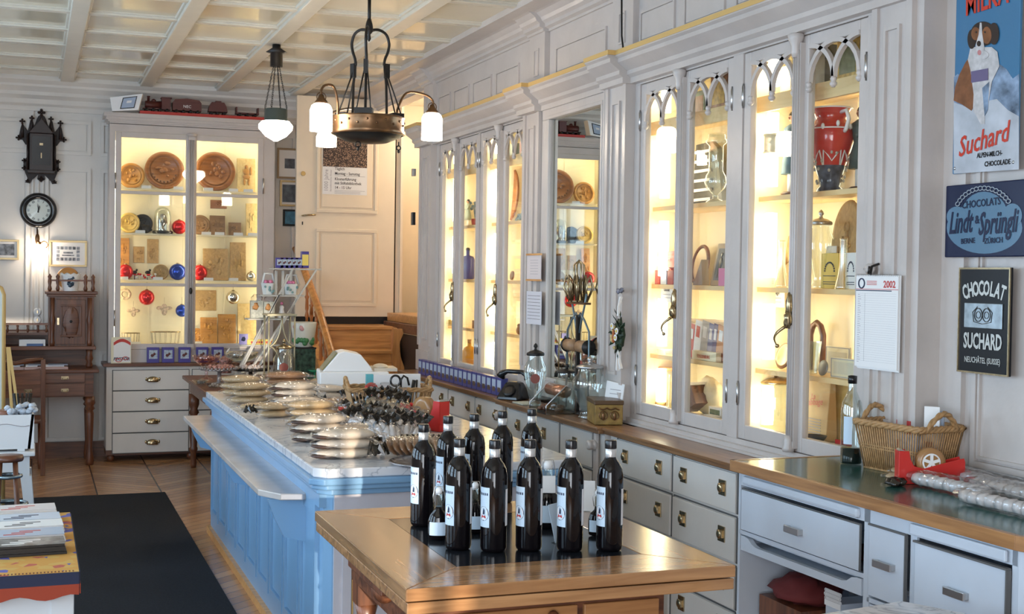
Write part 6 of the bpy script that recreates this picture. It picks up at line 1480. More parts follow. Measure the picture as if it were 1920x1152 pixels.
def bowl(lbl, px, py, r_, h_, mt=None, foot=.35, sw=None, cat='glass bowl', nm='footed_bowl', Y=None):
    p = onT(px, py); t = thing(nm, lbl, cat, p)
    obj('glass_body', MB().lathe([(r_*.45, 0), (r_*.4, .008), (.012, .02), (.012, h_*foot), (r_*.5, h_*(foot+.1)), (r_*.9, h_*.8), (r_, h_), (r_*.97, h_), (r_*.85, h_*.8), (r_*.45, h_*(foot+.14)), (0, h_*(foot+.12))], n=28, caps=False), mt or M['jar'], t)
    if sw: obj('sweets', sweets(28, r_*.7, r_*.7, h_*.82, r_*.13, int(px)), sw, t); LAST[0]['kind'] = 'stuff'
    return t
bowl('tall pink tinted glass bowl of orange sweets at the left of the candy table', 387, 712, .115, .20, glass('pink_glass', (.95, .80, .80), base=.12), .5, candy)
bowl('clear glass bowl of sweets in front of the stepped stand', 452, 702, .15, .19, None, .5, candy2)
def cake_stand(lbl, px, py, r_, h_, mt, sw):
    p = onT(px, py); t = thing('cake_stand', lbl, 'cake stand', p)
    obj('stand', MB().lathe([(r_*.45, 0), (r_*.4, .01), (.018, .03), (.014, h_*.8), (.04, h_-.02), (r_, h_-.012), (r_, h_)], n=32), mt, t)
    m = MB()
    for k in range(30): a = 2*PI*k/30; m.ell((r_*math.cos(a), r_*math.sin(a), h_+.004), (.010, .010, .011), 7, 5)
    obj('beaded_rim', m, mt, t); obj('sweets', sweets(50, r_*.85, r_*.85, h_+.006, .015, int(px)), sw, t); LAST[0]['kind'] = 'stuff'
pg = mat('pressed_grey_glass', (.30, .26, .25), .12, .3)
cake_stand('low glass cake stand with a beaded rim and pinkish sweets', 411, 724, .145, .135, pg, candy)
cake_stand('dark metal cake stand with beaded rim right of the pink one', 470, 722, .145, .125, M['dark'], candy2)
for px, py, l in ((376, 722, 'small cut glass dish at the left corner of the candy table'), (400, 733, 'little glass dish before the pink sweets stand'), (432, 730, 'flat pinkish glass dish beside the dark cake stand stem'), (500, 735, 'small glass dish half hidden behind the pastry bags')):
    p = onT(px, py if py < 729 else 728); t = thing('small_dish', l, 'dish', p); obj('glass_body', MB().lathe([(.03, 0), (.035, .006), (.065, .035), (.062, .037), (.03, .01)], n=18, caps=False, sm=False), M['jar'], t); obj('sweets', sweets(9, .035, .035, .014, .011, int(px)), candy2, t)
t = thing('tied_sweet_bag', 'clear sweet bag tied with a white ribbon beside the pink glass bowl', 'sweet bag', onT(423, 700)+V((0, 0, .0))); obj('sweets', MB().ell((0, 0, .10), (.06, .05, .05), 14, 8, nz=.4).lathe([(.05, 0), (.05, .06)], n=14), candy, t); obj('ribbon', MB().tube([(0, 0, .14), (.01, -.02, .18), (.03, -.02, .22)], [.004, .014, .004], 4).tube([(0, 0, .14), (-.02, -.02, .10), (-.03, -.03, .07)], [.004, .012, .006], 4), M['paper'], t)
# stepped white stand
wm = colm('chalky_white_metal', (.55, .53, .48), .4); YS = 10.55
def SP(px, py, Y=YS): return PY(px, py, Y)
base = SP(470, 705); t = thing('stepped_stand', 'tall white folding stand with slanted legs and four stepped shelves on the candy table', 'display stand', (base.x, YS, TZ2)); O3 = (base.x, YS, TZ2)
tiers = [(508, 599, 503, 'top'), (487, 567, 553, 'b'), (462, 540, 597, 'c'), (447, 522, 646, 'd')]
for x0_, x1_, py, _ in tiers:
    a, b = SP(x0_, py), SP(x1_, py); obj('shelf', loc(MB().box(a.x, b.x, YS-.09, YS+.09, a.z-.012, a.z), O3), wm, t, bev=.003)
def bar2(x0_, y0_, x1_, y1_, dy, r_=.011): a, b = SP(x0_, y0_, YS+dy), SP(x1_, y1_, YS+dy); b.z = max(b.z, TZ2+.002); return MB().tube([a, b], r_, 4)
for (x0_, y0_, x1_, y1_) in ((594, 505, 455, 735), (550, 503, 435, 720), (524, 553, 440, 727), (560, 553, 470, 735)):
    for dy in (-.095, .095): obj('leg', loc(bar2(x0_, y0_, x1_, y1_, dy, .009), O3), wm, t)
m = MB()
for px_k in (517, 530, 545): a = SP(px_k, 505); m.box(a.x-.01, a.x+.01, YS-.02, YS+.0, SP(px_k, 553).z, a.z-.013)
obj('strut', loc(m, O3), wm, t)
def tier(i, px, dy=0): a = SP(px, tiers[i][2]); return V((a.x, YS+dy, a.z+.0012))
pkt = packet(); pkt.scale = (.62,)*3; pkt.location = tier(0, 523, -.03); pkt['label'] = 'leftmost of the blue violet packets on the top of the white stand'; pkt['group'] = 'violet packets on the white stand'
for k in range(1, 5): dup(pkt, tier(0, 523+9.2*k, -.03), 0, 'violet packet number %s from the left on top of the white stand' % ('two', 'three', 'four', 'five')[k-1], 'violet packets on the white stand')
t = thing('confection_box', 'small violet box with a yellow side at the right end of the stand top', 'box', tier(0, 571, -.03)); obj('box', MB().box(-.03, .03, 0, .06, 0, .135), purp, t, bev=.002); obj('yellow_side', MB().box(-.026, .026, -.001, 0, .02, .11), ylw, t)
def porc_basket(lbl, p, w_, h_):
    t = thing('porcelain_basket', lbl, 'porcelain basket', p); obj('bowl', MB().lathe([(w_*.36, 0), (w_*.5, h_*.55), (w_*.48, h_*.55), (w_*.33, .008)], n=6, sm=False, caps=False), colm('white_porcelain', (.70, .72, .70), .15), t)
    obj('handle', MB().tube([(-w_*.4, 0, h_*.5), (-w_*.25, 0, h_), (w_*.25, 0, h_), (w_*.4, 0, h_*.5)], .010, 6), colm('white_porcelain', (.7, .7, .7)), t)
    m = MB(); rs = random.Random(int(p.x*100))
    for k in range(7): m.ell((rs.uniform(-.3, .3)*w_, -w_*.42, rs.uniform(.1, .45)*h_), (.010, .004, .010), 6, 5)
    obj('painted_flowers', m, colm('painted_blue_green', (.20, .35, .35), .3), t); m = MB()
    for k in range(8): m.ell((rs.uniform(-.3, .3)*w_, rs.uniform(-.2, .2)*w_, h_*.55+.01), (.016,)*3, 7, 5, nz=.5)
    obj('filling', m, pnk, t)
porc_basket('white porcelain handle basket at the left of the second tier', tier(1, 503), .12, .17); porc_basket('white porcelain handle basket with green flowers at the right of the second tier', tier(1, 546), .15, .16)
def flower_box(lbl, p, w_, h_): t = thing('flowered_gift_bag', lbl, 'gift bag', p); obj('bag', MB().box(-w_/2, w_/2, -.03, .03, 0, h_*.75), colm('greyish_flowered_paper', (.50, .50, .42), .4, vary=.3, scale=60), t, bev=.003); obj('cellophane', MB().ell((0, 0, h_*.8), (w_*.45, .03, h_*.22), 12, 8, nz=.4), M['cello'], t); m = MB(); m.ell((-.01, -.031, h_*.5), (w_*.25, .003, h_*.16), 10, 6, nz=.7); obj('flower_motif', m, colm('orange_motif', (.55, .25, .08), .5), t)
flower_box('clear gift bag with orange flowers at the left of the third tier', tier(2, 480, -.02), .10, .19); flower_box('second gift bag with orange flowers on the third tier', tier(2, 503, -.02), .09, .18)
t = thing('porcelain_figurine', 'small white porcelain lady figurine with a pink head on the third tier', 'figurine', tier(2, 528)); obj('dress', MB().lathe([(.036, 0), (.03, .03), (.016, .07), (.02, .09), (.008, .105)], n=16), M['white'], t); obj('head', MB().ell((0, 0, .12), (.013,)*3), pnk, t)
t = thing('lilac_card', 'lilac card with a dark emblem leaning at the left of the lowest tier', 'card', tier(3, 455, -.05)); obj('card', MB().box(-.035, .035, 0, .02, 0, .085), colm('lilac_card', (.38, .33, .62), .4), t); obj('emblem', MB().ell((0, -.001, .045), (.018, .002, .018), 8, 6, nz=.7), ink, t)
t = thing('chocolate_bar', 'long yellow chocolate bar with red letters on the lowest tier', 'chocolate bar', tier(3, 488, -.06)); obj('wrapper', MB().box(-.115, .115, 0, .02, 0, .042), ylw, t, bev=.002)
m = MB()
for k in range(9): m.box(-.085+.02*k, -.072+.02*k, -.001, 0, .010, .028)
obj('red_lettering', m, redp, t)
# gilt iron plant stand
a = SP(501, 592, 10.0); b = SP(549, 592, 10.0); fx, fy = a.x, 9.92; t = thing('iron_flower_stand', 'square gilt iron stand with curved lozenge ornament beside the jar with the red seal', 'display stand', (fx, fy, TZ2)); O4 = (fx, fy, TZ2)
gi2 = colm('pale_gilt_iron', (.42, .38, .26), .35, metal=.5); w_ = b.x-a.x; h_ = a.z-TZ2
for x in (fx, fx+w_):
    for y in (fy, fy+w_): obj('leg', loc(MB().cyl((x, y, TZ2+.001), (x, y, TZ2+h_), .007, n=8), O4), gi2, t)
obj('top_plate', loc(MB().box(fx-.015, fx+w_+.015, fy-.015, fy+w_+.015, TZ2+h_, TZ2+h_+.014), O4), gi2, t)
m = MB()
for y in (fy,):
    cz_ = TZ2+h_*.58; cx_ = fx+w_/2
    for sx_ in (-1, 1):
        for sz_ in (-1, 1): m.tube([(cx_+sx_*w_*.5*(1-math.cos(q)), y-.004, cz_+sz_*h_*.42*(1-math.sin(q))) for q in [PI/2*i/8 for i in range(9)]], .006, 6)
obj('ornament', loc(m, O4), gi2, t)
# flowered pot on the green tin, jar with seal
gt = PZ(571, 700, TZ2); 
a = PY(553, 690, 10.2); b = PY(592, 652, 10.2); t = thing('green_tin', 'dark green flowered tin box carrying the large porcelain pot', 'tin', (a.x, 10.2, TZ2+.001)); w_ = b.x-a.x; h_ = b.z-TZ2-.001
obj('body', MB().box(0, w_, 0, .16, 0, h_), mat('dark_green_enamel', (.035, .075, .05), .25, vary=.9, scale=30), t, bev=.004); obj('lid_edge', MB().box(-.004, w_+.004, -.004, .164, h_-.012, h_), M['dark'], t)
c = V((a.x+w_/2, 10.28, b.z+.0015)); rT = (PY(597, 610, 10.28).x-PY(549, 610, 10.28).x)/2; hT = PY(573, 604, 10.28).z-c.z
t = thing('flowered_pot', 'large frosted white pot with pink and green flowers and a wavy rim', 'pot', c)
obj('body', MB().lathe([(rT*.62, 0), (rT*.7, .01), (rT*.88, hT*.5), (rT, hT*.95), (rT*.97, hT), (rT*.9, hT*.95), (rT*.6, .02)], n=32, caps=False), mat('frosted_white_glass', (.62, .62, .55), .25), t)
m = MB(); m2 = MB(); rs = random.Random(6)
for k in range(10): aa = R(rs.uniform(190, 350)); z = rs.uniform(.1, .35)*hT; rr_ = rT*(.66+.35*z/hT); m.ell((rr_*math.cos(aa), rr_*math.sin(aa), z), (.022, .014, .022), 8, 6)
for k in range(4): aa = R(rs.uniform(210, 260)); z = rs.uniform(.7, .85)*hT; rr_ = rT*.92; m2.ell((rr_*math.cos(aa), rr_*math.sin(aa), z), (.02, .008, .02), 8, 6)
obj('green_leaves', m, colm('painted_leaf_green', (.06, .20, .07), .4), t); obj('pink_flowers', m2, colm('painted_pink', (.55, .28, .27), .4), t)
rsl = colm('brown_red_seal', (.24, .045, .025), .4)
apothecary('faceted glass jar with a round brown red seal on the candy table', tuple(PY(532, 700, 9.83).xy)+(TZ2+.001,), PY(532, 636, 9.83).z-TZ2, .08, lidm=M['brass'], n=8, waist=False, label=rsl)
t = thing('small_dish', 'little green glass dish before the dark green tin', 'dish', onT(590, 722)); obj('dish', MB().lathe([(.03, .10), (.06, .118), (.056, .12), (.0, .105)], n=24, caps=False).lathe([(.03, 0), (.008, .01), (.008, .1)], n=16), mat('green_glass', (.04, .30, .14), .1), t)
# ================= LEDGE ITEMS (under the lit cabinets) =================
ZL2 = .9005; XL = 2.83
def packet2():
    t = thing('chocolate_packet', '', 'packet'); obj('box', MB().box(-.050, .050, 0, .05, 0, .128), colm('row_violet', (.055, .06, .22), .35), t, bev=.002)
    obj('sky_picture', MB().box(-.038, .038, -.0012, -.0002, .050, .112), colm('packet_sky', (.40, .48, .60), .4), t); obj('brown_picture', MB().box(-.030, .030, -.0016, -.0003, .026, .060), colm('packet_brown', (.10, .065, .045), .4), t); return t
pr0 = PX(792, 704, XL).y; pr1 = PX(941, 738, XL).y; first = None
N = 19
for k in range(N):
    y = pr0+(pr1-pr0)*k/(N-1)
    if first is None: first = packet2(); first.rotation_euler = (0, 0, R(-90)); first.location = (XL-.02, y, ZL2); first['label'] = 'violet blue packet at the far end of the long row on the worktop'; first['group'] = 'long row of violet packets on the worktop'
    else: dup(first, (XL-.02, y, ZL2), (0, 0, R(-90)), ('violet blue packet, the %s one from the stairs, in the long row on the worktop' % ('', 'second', 'third', 'fourth', 'fifth', 'sixth', 'seventh', 'eighth', 'ninth', 'tenth', 'eleventh', 'twelfth', 'thirteenth', 'fourteenth', 'fifteenth', 'sixteenth', 'seventeenth', 'eighteenth')[k]) if k < N-1 else 'violet blue packet closest to the black telephone in the long row')
for o_ in bpy.data.objects:
    if o_.get('group') == 'long row of violet packets on the worktop': o_.scale = (.9, .9, .9)
def onL(px, py, X=2.82): p = PX(px, py, X); return V((p.x, p.y, ZL2))
t = thing('telephone', 'old black dial telephone at the end of the row of violet packets', 'telephone', onL(963, 735, 2.83), R(-50))
obj('body', MB().hexa([(-.09, -.09, 0), (.09, -.09, 0), (.09, .09, 0), (-.09, .09, 0)], [(-.05, -.02, .11), (.05, -.02, .11), (.05, .05, .11), (-.05, .05, .11)]), M['black'], t, bev=.02)
m = MB(); m.x = Matrix.Translation((0, -.058, .055)) @ Matrix.Rotation(R(52), 4, 'X'); m.lathe([(.042, 0), (.042, .008), (.02, .010), (0, .011)], n=24); obj('dial', m, M['dark'], t)
obj('handset', MB().tube([(-.10, .01, .135), (-.085, .01, .16), (-.05, .01, .172), (.05, .01, .172), (.085, .01, .16), (.10, .01, .135)], [.030, .022, .014, .014, .022, .030], 12), M['black'], t)
p = onL(1003, 746, 2.80); apothecary('tall lidded glass jar with a red brown seal beside the telephone', tuple(p), PX(1003, 643, 2.80).z-ZL2, .068, lidm=M['dark'], label=rsl)
p = onL(1062, 752, 2.90); apothecary('glass jar with a dark lid at the mirror, behind the curved glass bin', tuple(p), .27, .075, lidm=M['dark'], waist=False)
p = onL(1105, 770, 2.86); apothecary('bulging clear glass jar with a pewter lid behind the brown tin box', (p.x, p.y, ZL2), PX(1105, 668, 2.86).z-ZL2, .095, waist=True)
# tilted sweet bin with copper roll
t = thing('sweet_bin', 'open tilted glass sweet bin with a copper coloured roll front beside the jars', 'sweet bin', onL(1036, 765, 2.78), R(-90)); 
obj('side_panel', MB().prism([(-.09, 0), (.09, 0), (.09, .13), (.03, .16), (-.09, .05)], -.125, -.121, 'yz'), M['jar'], t); obj('side_panel', MB().prism([(-.09, 0), (.09, 0), (.09, .13), (.03, .16), (-.09, .05)], .121, .125, 'yz'), M['jar'], t)
obj('tray', MB().box(-.12, .12, -.09, .09, 0, .006), M['dark'], t); obj('copper_roll', MB().cyl((-.12, .03, .125), (.12, .03, .125), .034, n=20), mat('copper_roll', (.42, .20, .12), .25, .6), t)
obj('brown_sweets', sweets(40, .10, .065, .02, .017, 9), mat('brown_chocolates', (.14, .06, .035), .3, vary=.6, scale=40), t); LAST[0]['kind'] = 'stuff'
m = MB().tube([(-.125, -.09, .002), (-.125, -.09, .05), (-.125, .03, .16), (-.125, .09, .13), (-.125, .09, .002)], .004, 6).tube([(.125, -.09, .002), (.125, -.09, .05), (.125, .03, .16), (.125, .09, .13), (.125, .09, .002)], .004, 6); obj('metal_edge', m, M['steel'], t)
# double paper roll cutter in front of the mirror
p0_ = onL(1082, 735, 2.90); t = thing('paper_roll_holder', 'dark iron double holder with two brown paper rolls in front of the mirror', 'paper holder', p0_, R(-90)); gm = colm('blue_grey_iron', (.16, .22, .25), .35, metal=.5)
hh = PX(1075, 590, 2.90).z-ZL2
obj('post', MB().box(-.012, .012, -.01, .01, 0, hh), M['dark'], t); obj('foot', MB().box(-.12, .12, -.03, .03, 0, .012), M['dark'], t, bev=.003)
zr = PX(1075, 648, 2.9).z-ZL2
for s_ in (-1, 1):
    obj('paper_roll', MB().cyl((s_*.025, -.0, zr), (s_*.15, 0, zr), .034, n=22), mat('brown_paper_roll', (.32, .18, .09), .5), t)
    obj('roll_end', MB().cyl((s_*.151, 0, zr), (s_*.156, 0, zr), .042, n=22), M['dark'], t)
    obj('arm', MB().tube([(0, 0, hh-.02), (s_*.03, 0, hh+.01), (s_*.09, 0, hh-.03), (s_*.155, 0, hh-.09), (s_*.16, 0, .02)], .006), gm, t)
    obj('curved_brace', MB().tube([(s_*.02, 0, hh-.10), (s_*.05, -.0, hh-.02), (s_*.09, 0, hh+.06), (s_*.11, 0, hh+.12)], .006), gm, t)
zt2 = PX(1085, 567, 2.9).z-ZL2
obj('top_rail', MB().box(-.13, .13, -.02, .02, zt2-.012, zt2), M['bronze'], t); 
# wire flower holder above (crown of brass loops)
t = thing('brass_loop_crown', 'openwork crown of brass loops standing on the rail of the paper holder', 'ornament', (p0_.x, p0_.y, ZL2+zt2+.001)); m = MB()
for k in range(9): a = 2*PI*k/9; m.tube([(.05*math.cos(a), .05*math.sin(a), 0), (.085*math.cos(a), .085*math.sin(a), .08), (.07*math.cos(a), .07*math.sin(a), .15), (.04*math.cos(a+.3), .04*math.sin(a+.3), .10), (.05*math.cos(a+.5), .05*math.sin(a+.5), .01)], .006, 6)
for k in range(4): a = PI*k/4; m.tube([(.03*math.cos(a), .03*math.sin(a), .05), (.03*math.cos(a), .03*math.sin(a), .21), (0, 0, .235), (-.03*math.cos(a), -.03*math.sin(a), .21), (-.03*math.cos(a), -.03*math.sin(a), .05)], .006, 6)
m.ring((0, 0, .004), .05, .005, 24, 6); obj('loops', m, M['brass'], t)
# brown tin box, white card
ta = PX(1108, 795, 2.755); 
t = thing('tin_box', 'old brown and yellow tin box with embossed sides on the worktop below the mirror', 'tin box', (2.76, PX(1115, 790, 2.76).y, ZL2), R(-14))
obj('body', MB().box(0, .15, 0, .24, 0, .105), mat('ochre_embossed_tin', (.30, .19, .05), .4, vary=.5, scale=25, bump=.6, bscale=25), t, bev=.004); obj('lid', MB().box(-.004, .154, -.004, .244, .105, .128), mat('dark_brown_lid', (.10, .055, .025), .35), t, bev=.004)
m = MB()
for y in (.0,):
    m.tube([(.02+.011*k, -.003, .09-.010*abs(math.sin(k*.8))) for k in range(11)], .004, 6)
    for cx_ in (.045, .105): m.ell((cx_, -.002, .045), (.010, .004, .022), 8, 6).ring((cx_, -.002, .05), .022, .003, 18, 5, ax='y')
obj('embossing', m, M['bronze'], t)
a = PX(1135, 795, 2.90); t = thing('leaning_card', 'white printed card leaning against the pilaster beside the tin box', 'card', (2.90, PX(1152, 790, 2.90).y+.05, ZL2), R(-76)); 
obj('card', MB().hexa([(-.075, -.0, 0), (.075, 0, 0), (.075, .006, 0), (-.075, .006, 0)], [(-.08, .035, .215), (.07, .035, .205), (.07, .04, .205), (-.08, .04, .215)]), M['paper'], t)
m = MB()
for k in range(6): m.hexa([(-.04, -.001+.0035*k+.01, .06+.022*k), (.045, -.001+.0035*k+.01, .06+.022*k), (.045, .004+.0035*k+.01, .061+.022*k), (-.04, .004+.0035*k+.01, .061+.022*k)], [(-.04, -.001+.0035*k+.0105, .063+.022*k), (.045, -.001+.0035*k+.0105, .063+.022*k), (.045, .004+.0035*k+.01, .064+.022*k), (-.04, .004+.0035*k+.01, .064+.022*k)])
obj('faint_text', m, gl_, t)
one('folded_cloth', MB().box(-.05, .05, -.09, .09, 0, .006), colm('pale_green_cloth', (.48, .5, .42), .7), 'pale flat paper pad lying under the telephone on the worktop', 'pad', loc=tuple(onL(985, 745, 2.80)))
# ================= SIGNS AND THINGS ON THE RIGHT WALL =================
XS_ = XW-.036
class Sign:
    def __init__(s, name, lbl, cat, far, near, top, bot, yc, X=XS_, thick=.004):
        s.X = X; s.y0 = PX(far, yc, X).y; s.y1 = PX(near, yc, X).y; s.z0 = PX(far, bot, X).z; s.z1 = top if top < 5 and top > 0 and isinstance(top, float) else PX(far, top, X).z
        s.w = s.y0-s.y1; s.h = s.z1-s.z0; s.t = thing(name, lbl, cat, (X, s.y0, s.z0), RW); s.th = thick
    def L(s, px, py): p = PX(px, py, s.X); return (s.y0-p.y, p.z-s.z0)
    def poly(s, nm, pts, mt, z): obj(nm, MB().prism(pts, z, z+.0008, 'xy'), mt, s.t)
    def pp(s, nm, pts, mt, z, cx=1560, cy=0, k=3.39): s.poly(nm, [s.L(cx+a/k, cy+b/k) for a, b in pts], mt, z)
    def el(s, nm, c, rx, ry, mt, z, cx=1560, cy=0, k=3.39, n=24): s.pp(nm, [(c[0]+rx*math.cos(2*PI*i/n), c[1]+ry*math.sin(2*PI*i/n)) for i in range(n)], mt, z, cx, cy, k)
en = dict(coat=.5)
S = Sign('enamel_sign', 'tall blue enamel chocolate sign with a sitting dog and snowy mountains', 'sign', 1788, 1909, 2.80, 327, 200)
obj('plate', MB().box(0, S.w, 0, S.h, -.012, .0), mat('enamel_blue', (.045, .17, .32), .12, coat=.5), S.t, bev=.004)
sn = mat('enamel_snow', (.50, .53, .58), .12, vary=.25, scale=9); mt_ = mat('enamel_mountain', (.22, .30, .42), .12, vary=.7, scale=18); bd = mat('dog_brown', (.22, .085, .035), .2, vary=.3, scale=30); dd = mat('dog_dark', (.03, .018, .015), .2); dw = mat('dog_white', (.55, .53, .53), .2, vary=.25, scale=40); mil = mat('enamel_red', (.55, .05, .03), .15)
S.pp('mountain', [(776, 490), (800, 470), (840, 500), (900, 520), (1010, 470), (1070, 410), (1110, 440), (1150, 500), (1190, 470), (1190, 740), (776, 700)], mt_, .0)
S.pp('snow', [(776, 650), (830, 670), (900, 700), (1000, 640), (1050, 630), (1120, 700), (1190, 740), (1190, 1078), (776, 1105)], sn, .0008)
S.pp('dog_back', [(885, 350), (850, 400), (810, 480), (785, 560), (776, 640), (830, 665), (890, 705), (930, 620), (960, 480)], bd, .0016)
S.pp('dog_chest', [(885, 300), (868, 380), (885, 450), (905, 600), (900, 700), (950, 790), (975, 790), (975, 730), (1000, 640), (1020, 520), (1068, 420), (1055, 330), (1020, 300)], dw, .0024)
S.el('dog_head', (965, 215), 78, 78, dd, .0032); S.el('dog_ear', (893, 250), 26, 62, dd, .0034); S.el('dog_ear', (1035, 215), 32, 70, dd, .0034)
S.el('dog_cheek', (920, 215), 28, 42, bd, .0040); S.el('dog_cheek', (990, 225), 30, 55, bd, .0040)
S.pp('dog_blaze', [(948, 145), (958, 145), (962, 210), (975, 300), (970, 350), (925, 350), (920, 290), (940, 220)], dw, .0046); S.el('dog_muzzle', (955, 350), 48, 30, dw, .0044); S.el('dog_nose', (942, 278), 13, 18, dd, .0052); S.el('dog_tongue', (945, 335), 12, 17, colm('tongue_pink', (.5, .2, .2), .3), .0052)
S.el('dog_eye', (925, 205), 6, 6, dd, .0052); S.el('dog_eye', (980, 205), 6, 6, dd, .0052); S.pp('dog_tag', [(893, 455), (1000, 435), (1000, 510), (893, 527)], colm('tag_violet', (.13, .10, .20), .3), .0052)
S.pp('dog_leg', [(960, 560), (1005, 520), (995, 700), (975, 740)], mt_, .0030)
a = S.L(1856, 4); text('MILKA', .105, mil, S.t, S.w*.5, a[1]+.01, .004, bold=.02, sx=.72, rz=R(2)); 
a = S.L(1560+960/3.39, 895/3.39); text('Suchard', .098, mil, S.t, a[0], a[1], .004, bold=.012, sx=.80, shear=.35, rz=R(8))
a = S.L(1560+1005/3.39, 990/3.39); text('ALPEN-MILCH-', .024, M['black'], S.t, a[0], a[1]+.004, .003, bold=.02, sx=.8); a = S.L(1560+1055/3.39, 1030/3.39); text('CHOCOLADE', .024, M['black'], S.t, a[0], a[1]-.004, .003, bold=.03, sx=.85)
for q in ((.015, .02), (S.w-.015, .02)): obj('rivet', MB().ell((q[0], q[1], .002), (.006, .006, .003), 8, 6), M['steel'], S.t)
# Lindt sign
S = Sign('enamel_sign', 'wide navy enamel sign with a pale blue cartouche, middle one of the three signs', 'sign', 1772, 1924, 349, 483, 420, X=XS_-.012)
nv = mat('enamel_navy', (.008, .013, .045), .25, spec=.25); pb = mat('enamel_pale_blue', (.10, .20, .30), .12, coat=.5)
obj('plate', MB().box(0, S.w, 0, S.h, -.010, 0), nv, S.t, bev=.004)
C7 = dict(cx=1740, cy=330, k=6.78)
out = []
for i in range(40):
    a = 2*PI*i/40; out.append((720+480*math.cos(a)*(1 if abs(math.sin(a)) < 2 else 1), 660+330*math.sin(a)))
S.pp('cartouche', out, pb, .0, **C7); S.el('cartouche_top', (720, 520), 300, 320, pb, .0004, **C7); S.el('cartouche_lobe', (370, 520), 130, 130, pb, .0006, **C7); S.el('cartouche_lobe', (1080, 500), 120, 150, pb, .0008, **C7)
L7 = lambda x, y: S.L(1740+x/6.78, 330+y/6.78)
for s_, x, y, sz, sh_, b_, sx_ in (('CHOCOLATS', 680, 350, .036, 0, .015, .9), ('Lindt', 415, 605, .108, .35, .02, .54), ('&', 632, 560, .040, 0, .02, .9), ('Spr\u00fcngli', 885, 605, .108, .35, .02, .54), ('BERNE', 515, 830, .026, 0, .015, .95), ('Z\u00dcRICH', 840, 825, .026, 0, .015, .95)):
    a = L7(x, y); text(s_, sz, nv, S.t, a[0], a[1], .003, bold=b_, shear=sh_, sx=sx_, rz=R(2))
m = MB()
for k in range(16): a = R(150-7.6*k); q = L7(720+385*math.cos(a), 560-405*math.sin(a)); m.ring((q[0], q[1], .003), .009, .0018, 10, 4, sc_=(1.2, .8))
obj('scroll_border', m, colm('pale_grey_enamel', (.35, .40, .46), .2), S.t)
# black Suchard sign
S = Sign('enamel_sign', 'upright black enamel sign with silver lettering and a silver emblem plate, lowest of the three', 'sign', 1797, 1893, 502, 697, 600, X=XS_-.006)
bk = mat('enamel_black', (.007, .007, .009), .28, spec=.25); slv = mat('silver_lettering', (.50, .50, .47), .3, .35)
obj('plate', MB().box(0, S.w, 0, S.h, -.012, 0), bk, S.t, bev=.002); e_ = MB()
for a in ((0, S.w, 0, .006), (0, S.w, S.h-.006, S.h), (0, .005, .006, S.h-.006), (S.w-.005, S.w, .006, S.h-.006)): e_.box(*a, -.002, .003)
obj('brass_edge', e_, M['brass'], S.t)
arc_text('CHOCOLAT', .070, slv, S.t, S.w/2, S.h*.80-.30, .30, .090, bold=.03, sx=.55)
text('SUCHARD', .074, slv, S.t, S.w/2, S.h*.30, .002, bold=.03, sx=.56); text('NEUCH\u00c2TEL (SUISSE)', .028, slv, S.t, S.w/2, S.h*.125, .002, bold=.01, sx=.68)
obj('emblem_plate', MB().box(S.w*.14, S.w*.88, S.h*.43, S.h*.665, .0, .006), mat('engraved_silver', (.36, .42, .46), .25, .5, vary=.3, scale=30), S.t, bev=.002)
m = MB()
for s_ in (-1, 1): m.ring((S.w*(.51+.08*s_), S.h*.555, .007), S.w*.075, .0016, 22, 4, sc_=(1, 1.2)).ring((S.w*(.51+.08*s_), S.h*.555, .007), S.w*.045, .0012, 18, 4); m.tube([(S.w*.51, S.h*.47, .007), (S.w*(.51+.17*s_), S.h*.49, .007), (S.w*(.51+.19*s_), S.h*.58, .007), (S.w*(.51+.10*s_), S.h*.63, .007)], .0014, 4)
obj('emblem', m, M['dark'], S.t)
# calendar on the pilaster
S = Sign('wall_calendar', 'white spiral bound wall calendar for 2002 hanging on the pilaster beside the lit cabinet', 'calendar', 1604, 1683, 516, 686, 600, X=2.945)
for k in range(3): obj('sheet', MB().box(.003*k, S.w+.002*k, -.004*k, S.h, -.006-.002*k, -.0045-.002*k), M['paper'], S.t)
obj('month_sheet', MB().box(0, S.w, 0, S.h, -.004, 0), M['paper'], S.t)
obj('red_line', MB().box(.0, S.w, S.h*.845, S.h*.851, 0, .0006), redp, S.t); obj('blue_line', MB().box(.0, S.w*.85, S.h*.828, S.h*.838, 0, .0006), ink, S.t)
text('2002', .036, redp, S.t, S.w*.80, S.h*.90, .0008, bold=.02); m = MB(); m.ring((S.w*.14, S.h*.91, .001), .018, .003, 22, 4); obj('logo_ring', m, ink, S.t)
m = MB()
for k in range(3): m.box(S.w*.26, S.w*.50, S.h*(.93-.018*k), S.h*(.937-.018*k), 0, .0006)
obj('logo_text', m, redp, S.t); m = MB()
for k in range(31): m.box(S.w*.04, S.w*.96, S.h*(.80-.0245*k), S.h*(.8012-.0245*k), 0, .0005); m.box(S.w*.05, S.w*.05+.012+.004*(k*7 % 3), S.h*(.785-.0245*k), S.h*(.790-.0245*k), 0, .0005)
m.box(S.w*.22, S.w*.224, S.h*.06, S.h*.80, 0, .0004); obj('day_rows', m, gl_, S.t)
m = MB()
for k in range(24): m.ring((S.w*(k+.5)/24, S.h, 0), .004, .0008, 8, 4, ax='x')
obj('spiral', m, M['steel'], S.t)
p = PX(1637, 510, 2.955); t = thing('coat_hook', 'small painted bracket with a black hook above the wall calendar', 'hook', (2.965, p.y, p.z), RW); obj('bracket', MB().ell((-.02, .01, .01), (.03, .02, .016), 12, 8, nz=.4), M['paint'], t); obj('hook', MB().tube([(.02, .03, .0), (.02, .02, .03), (.025, -.01, .04), (.035, -.005, .055), (.04, .02, .055)], .005, 6), M['dark'], t)
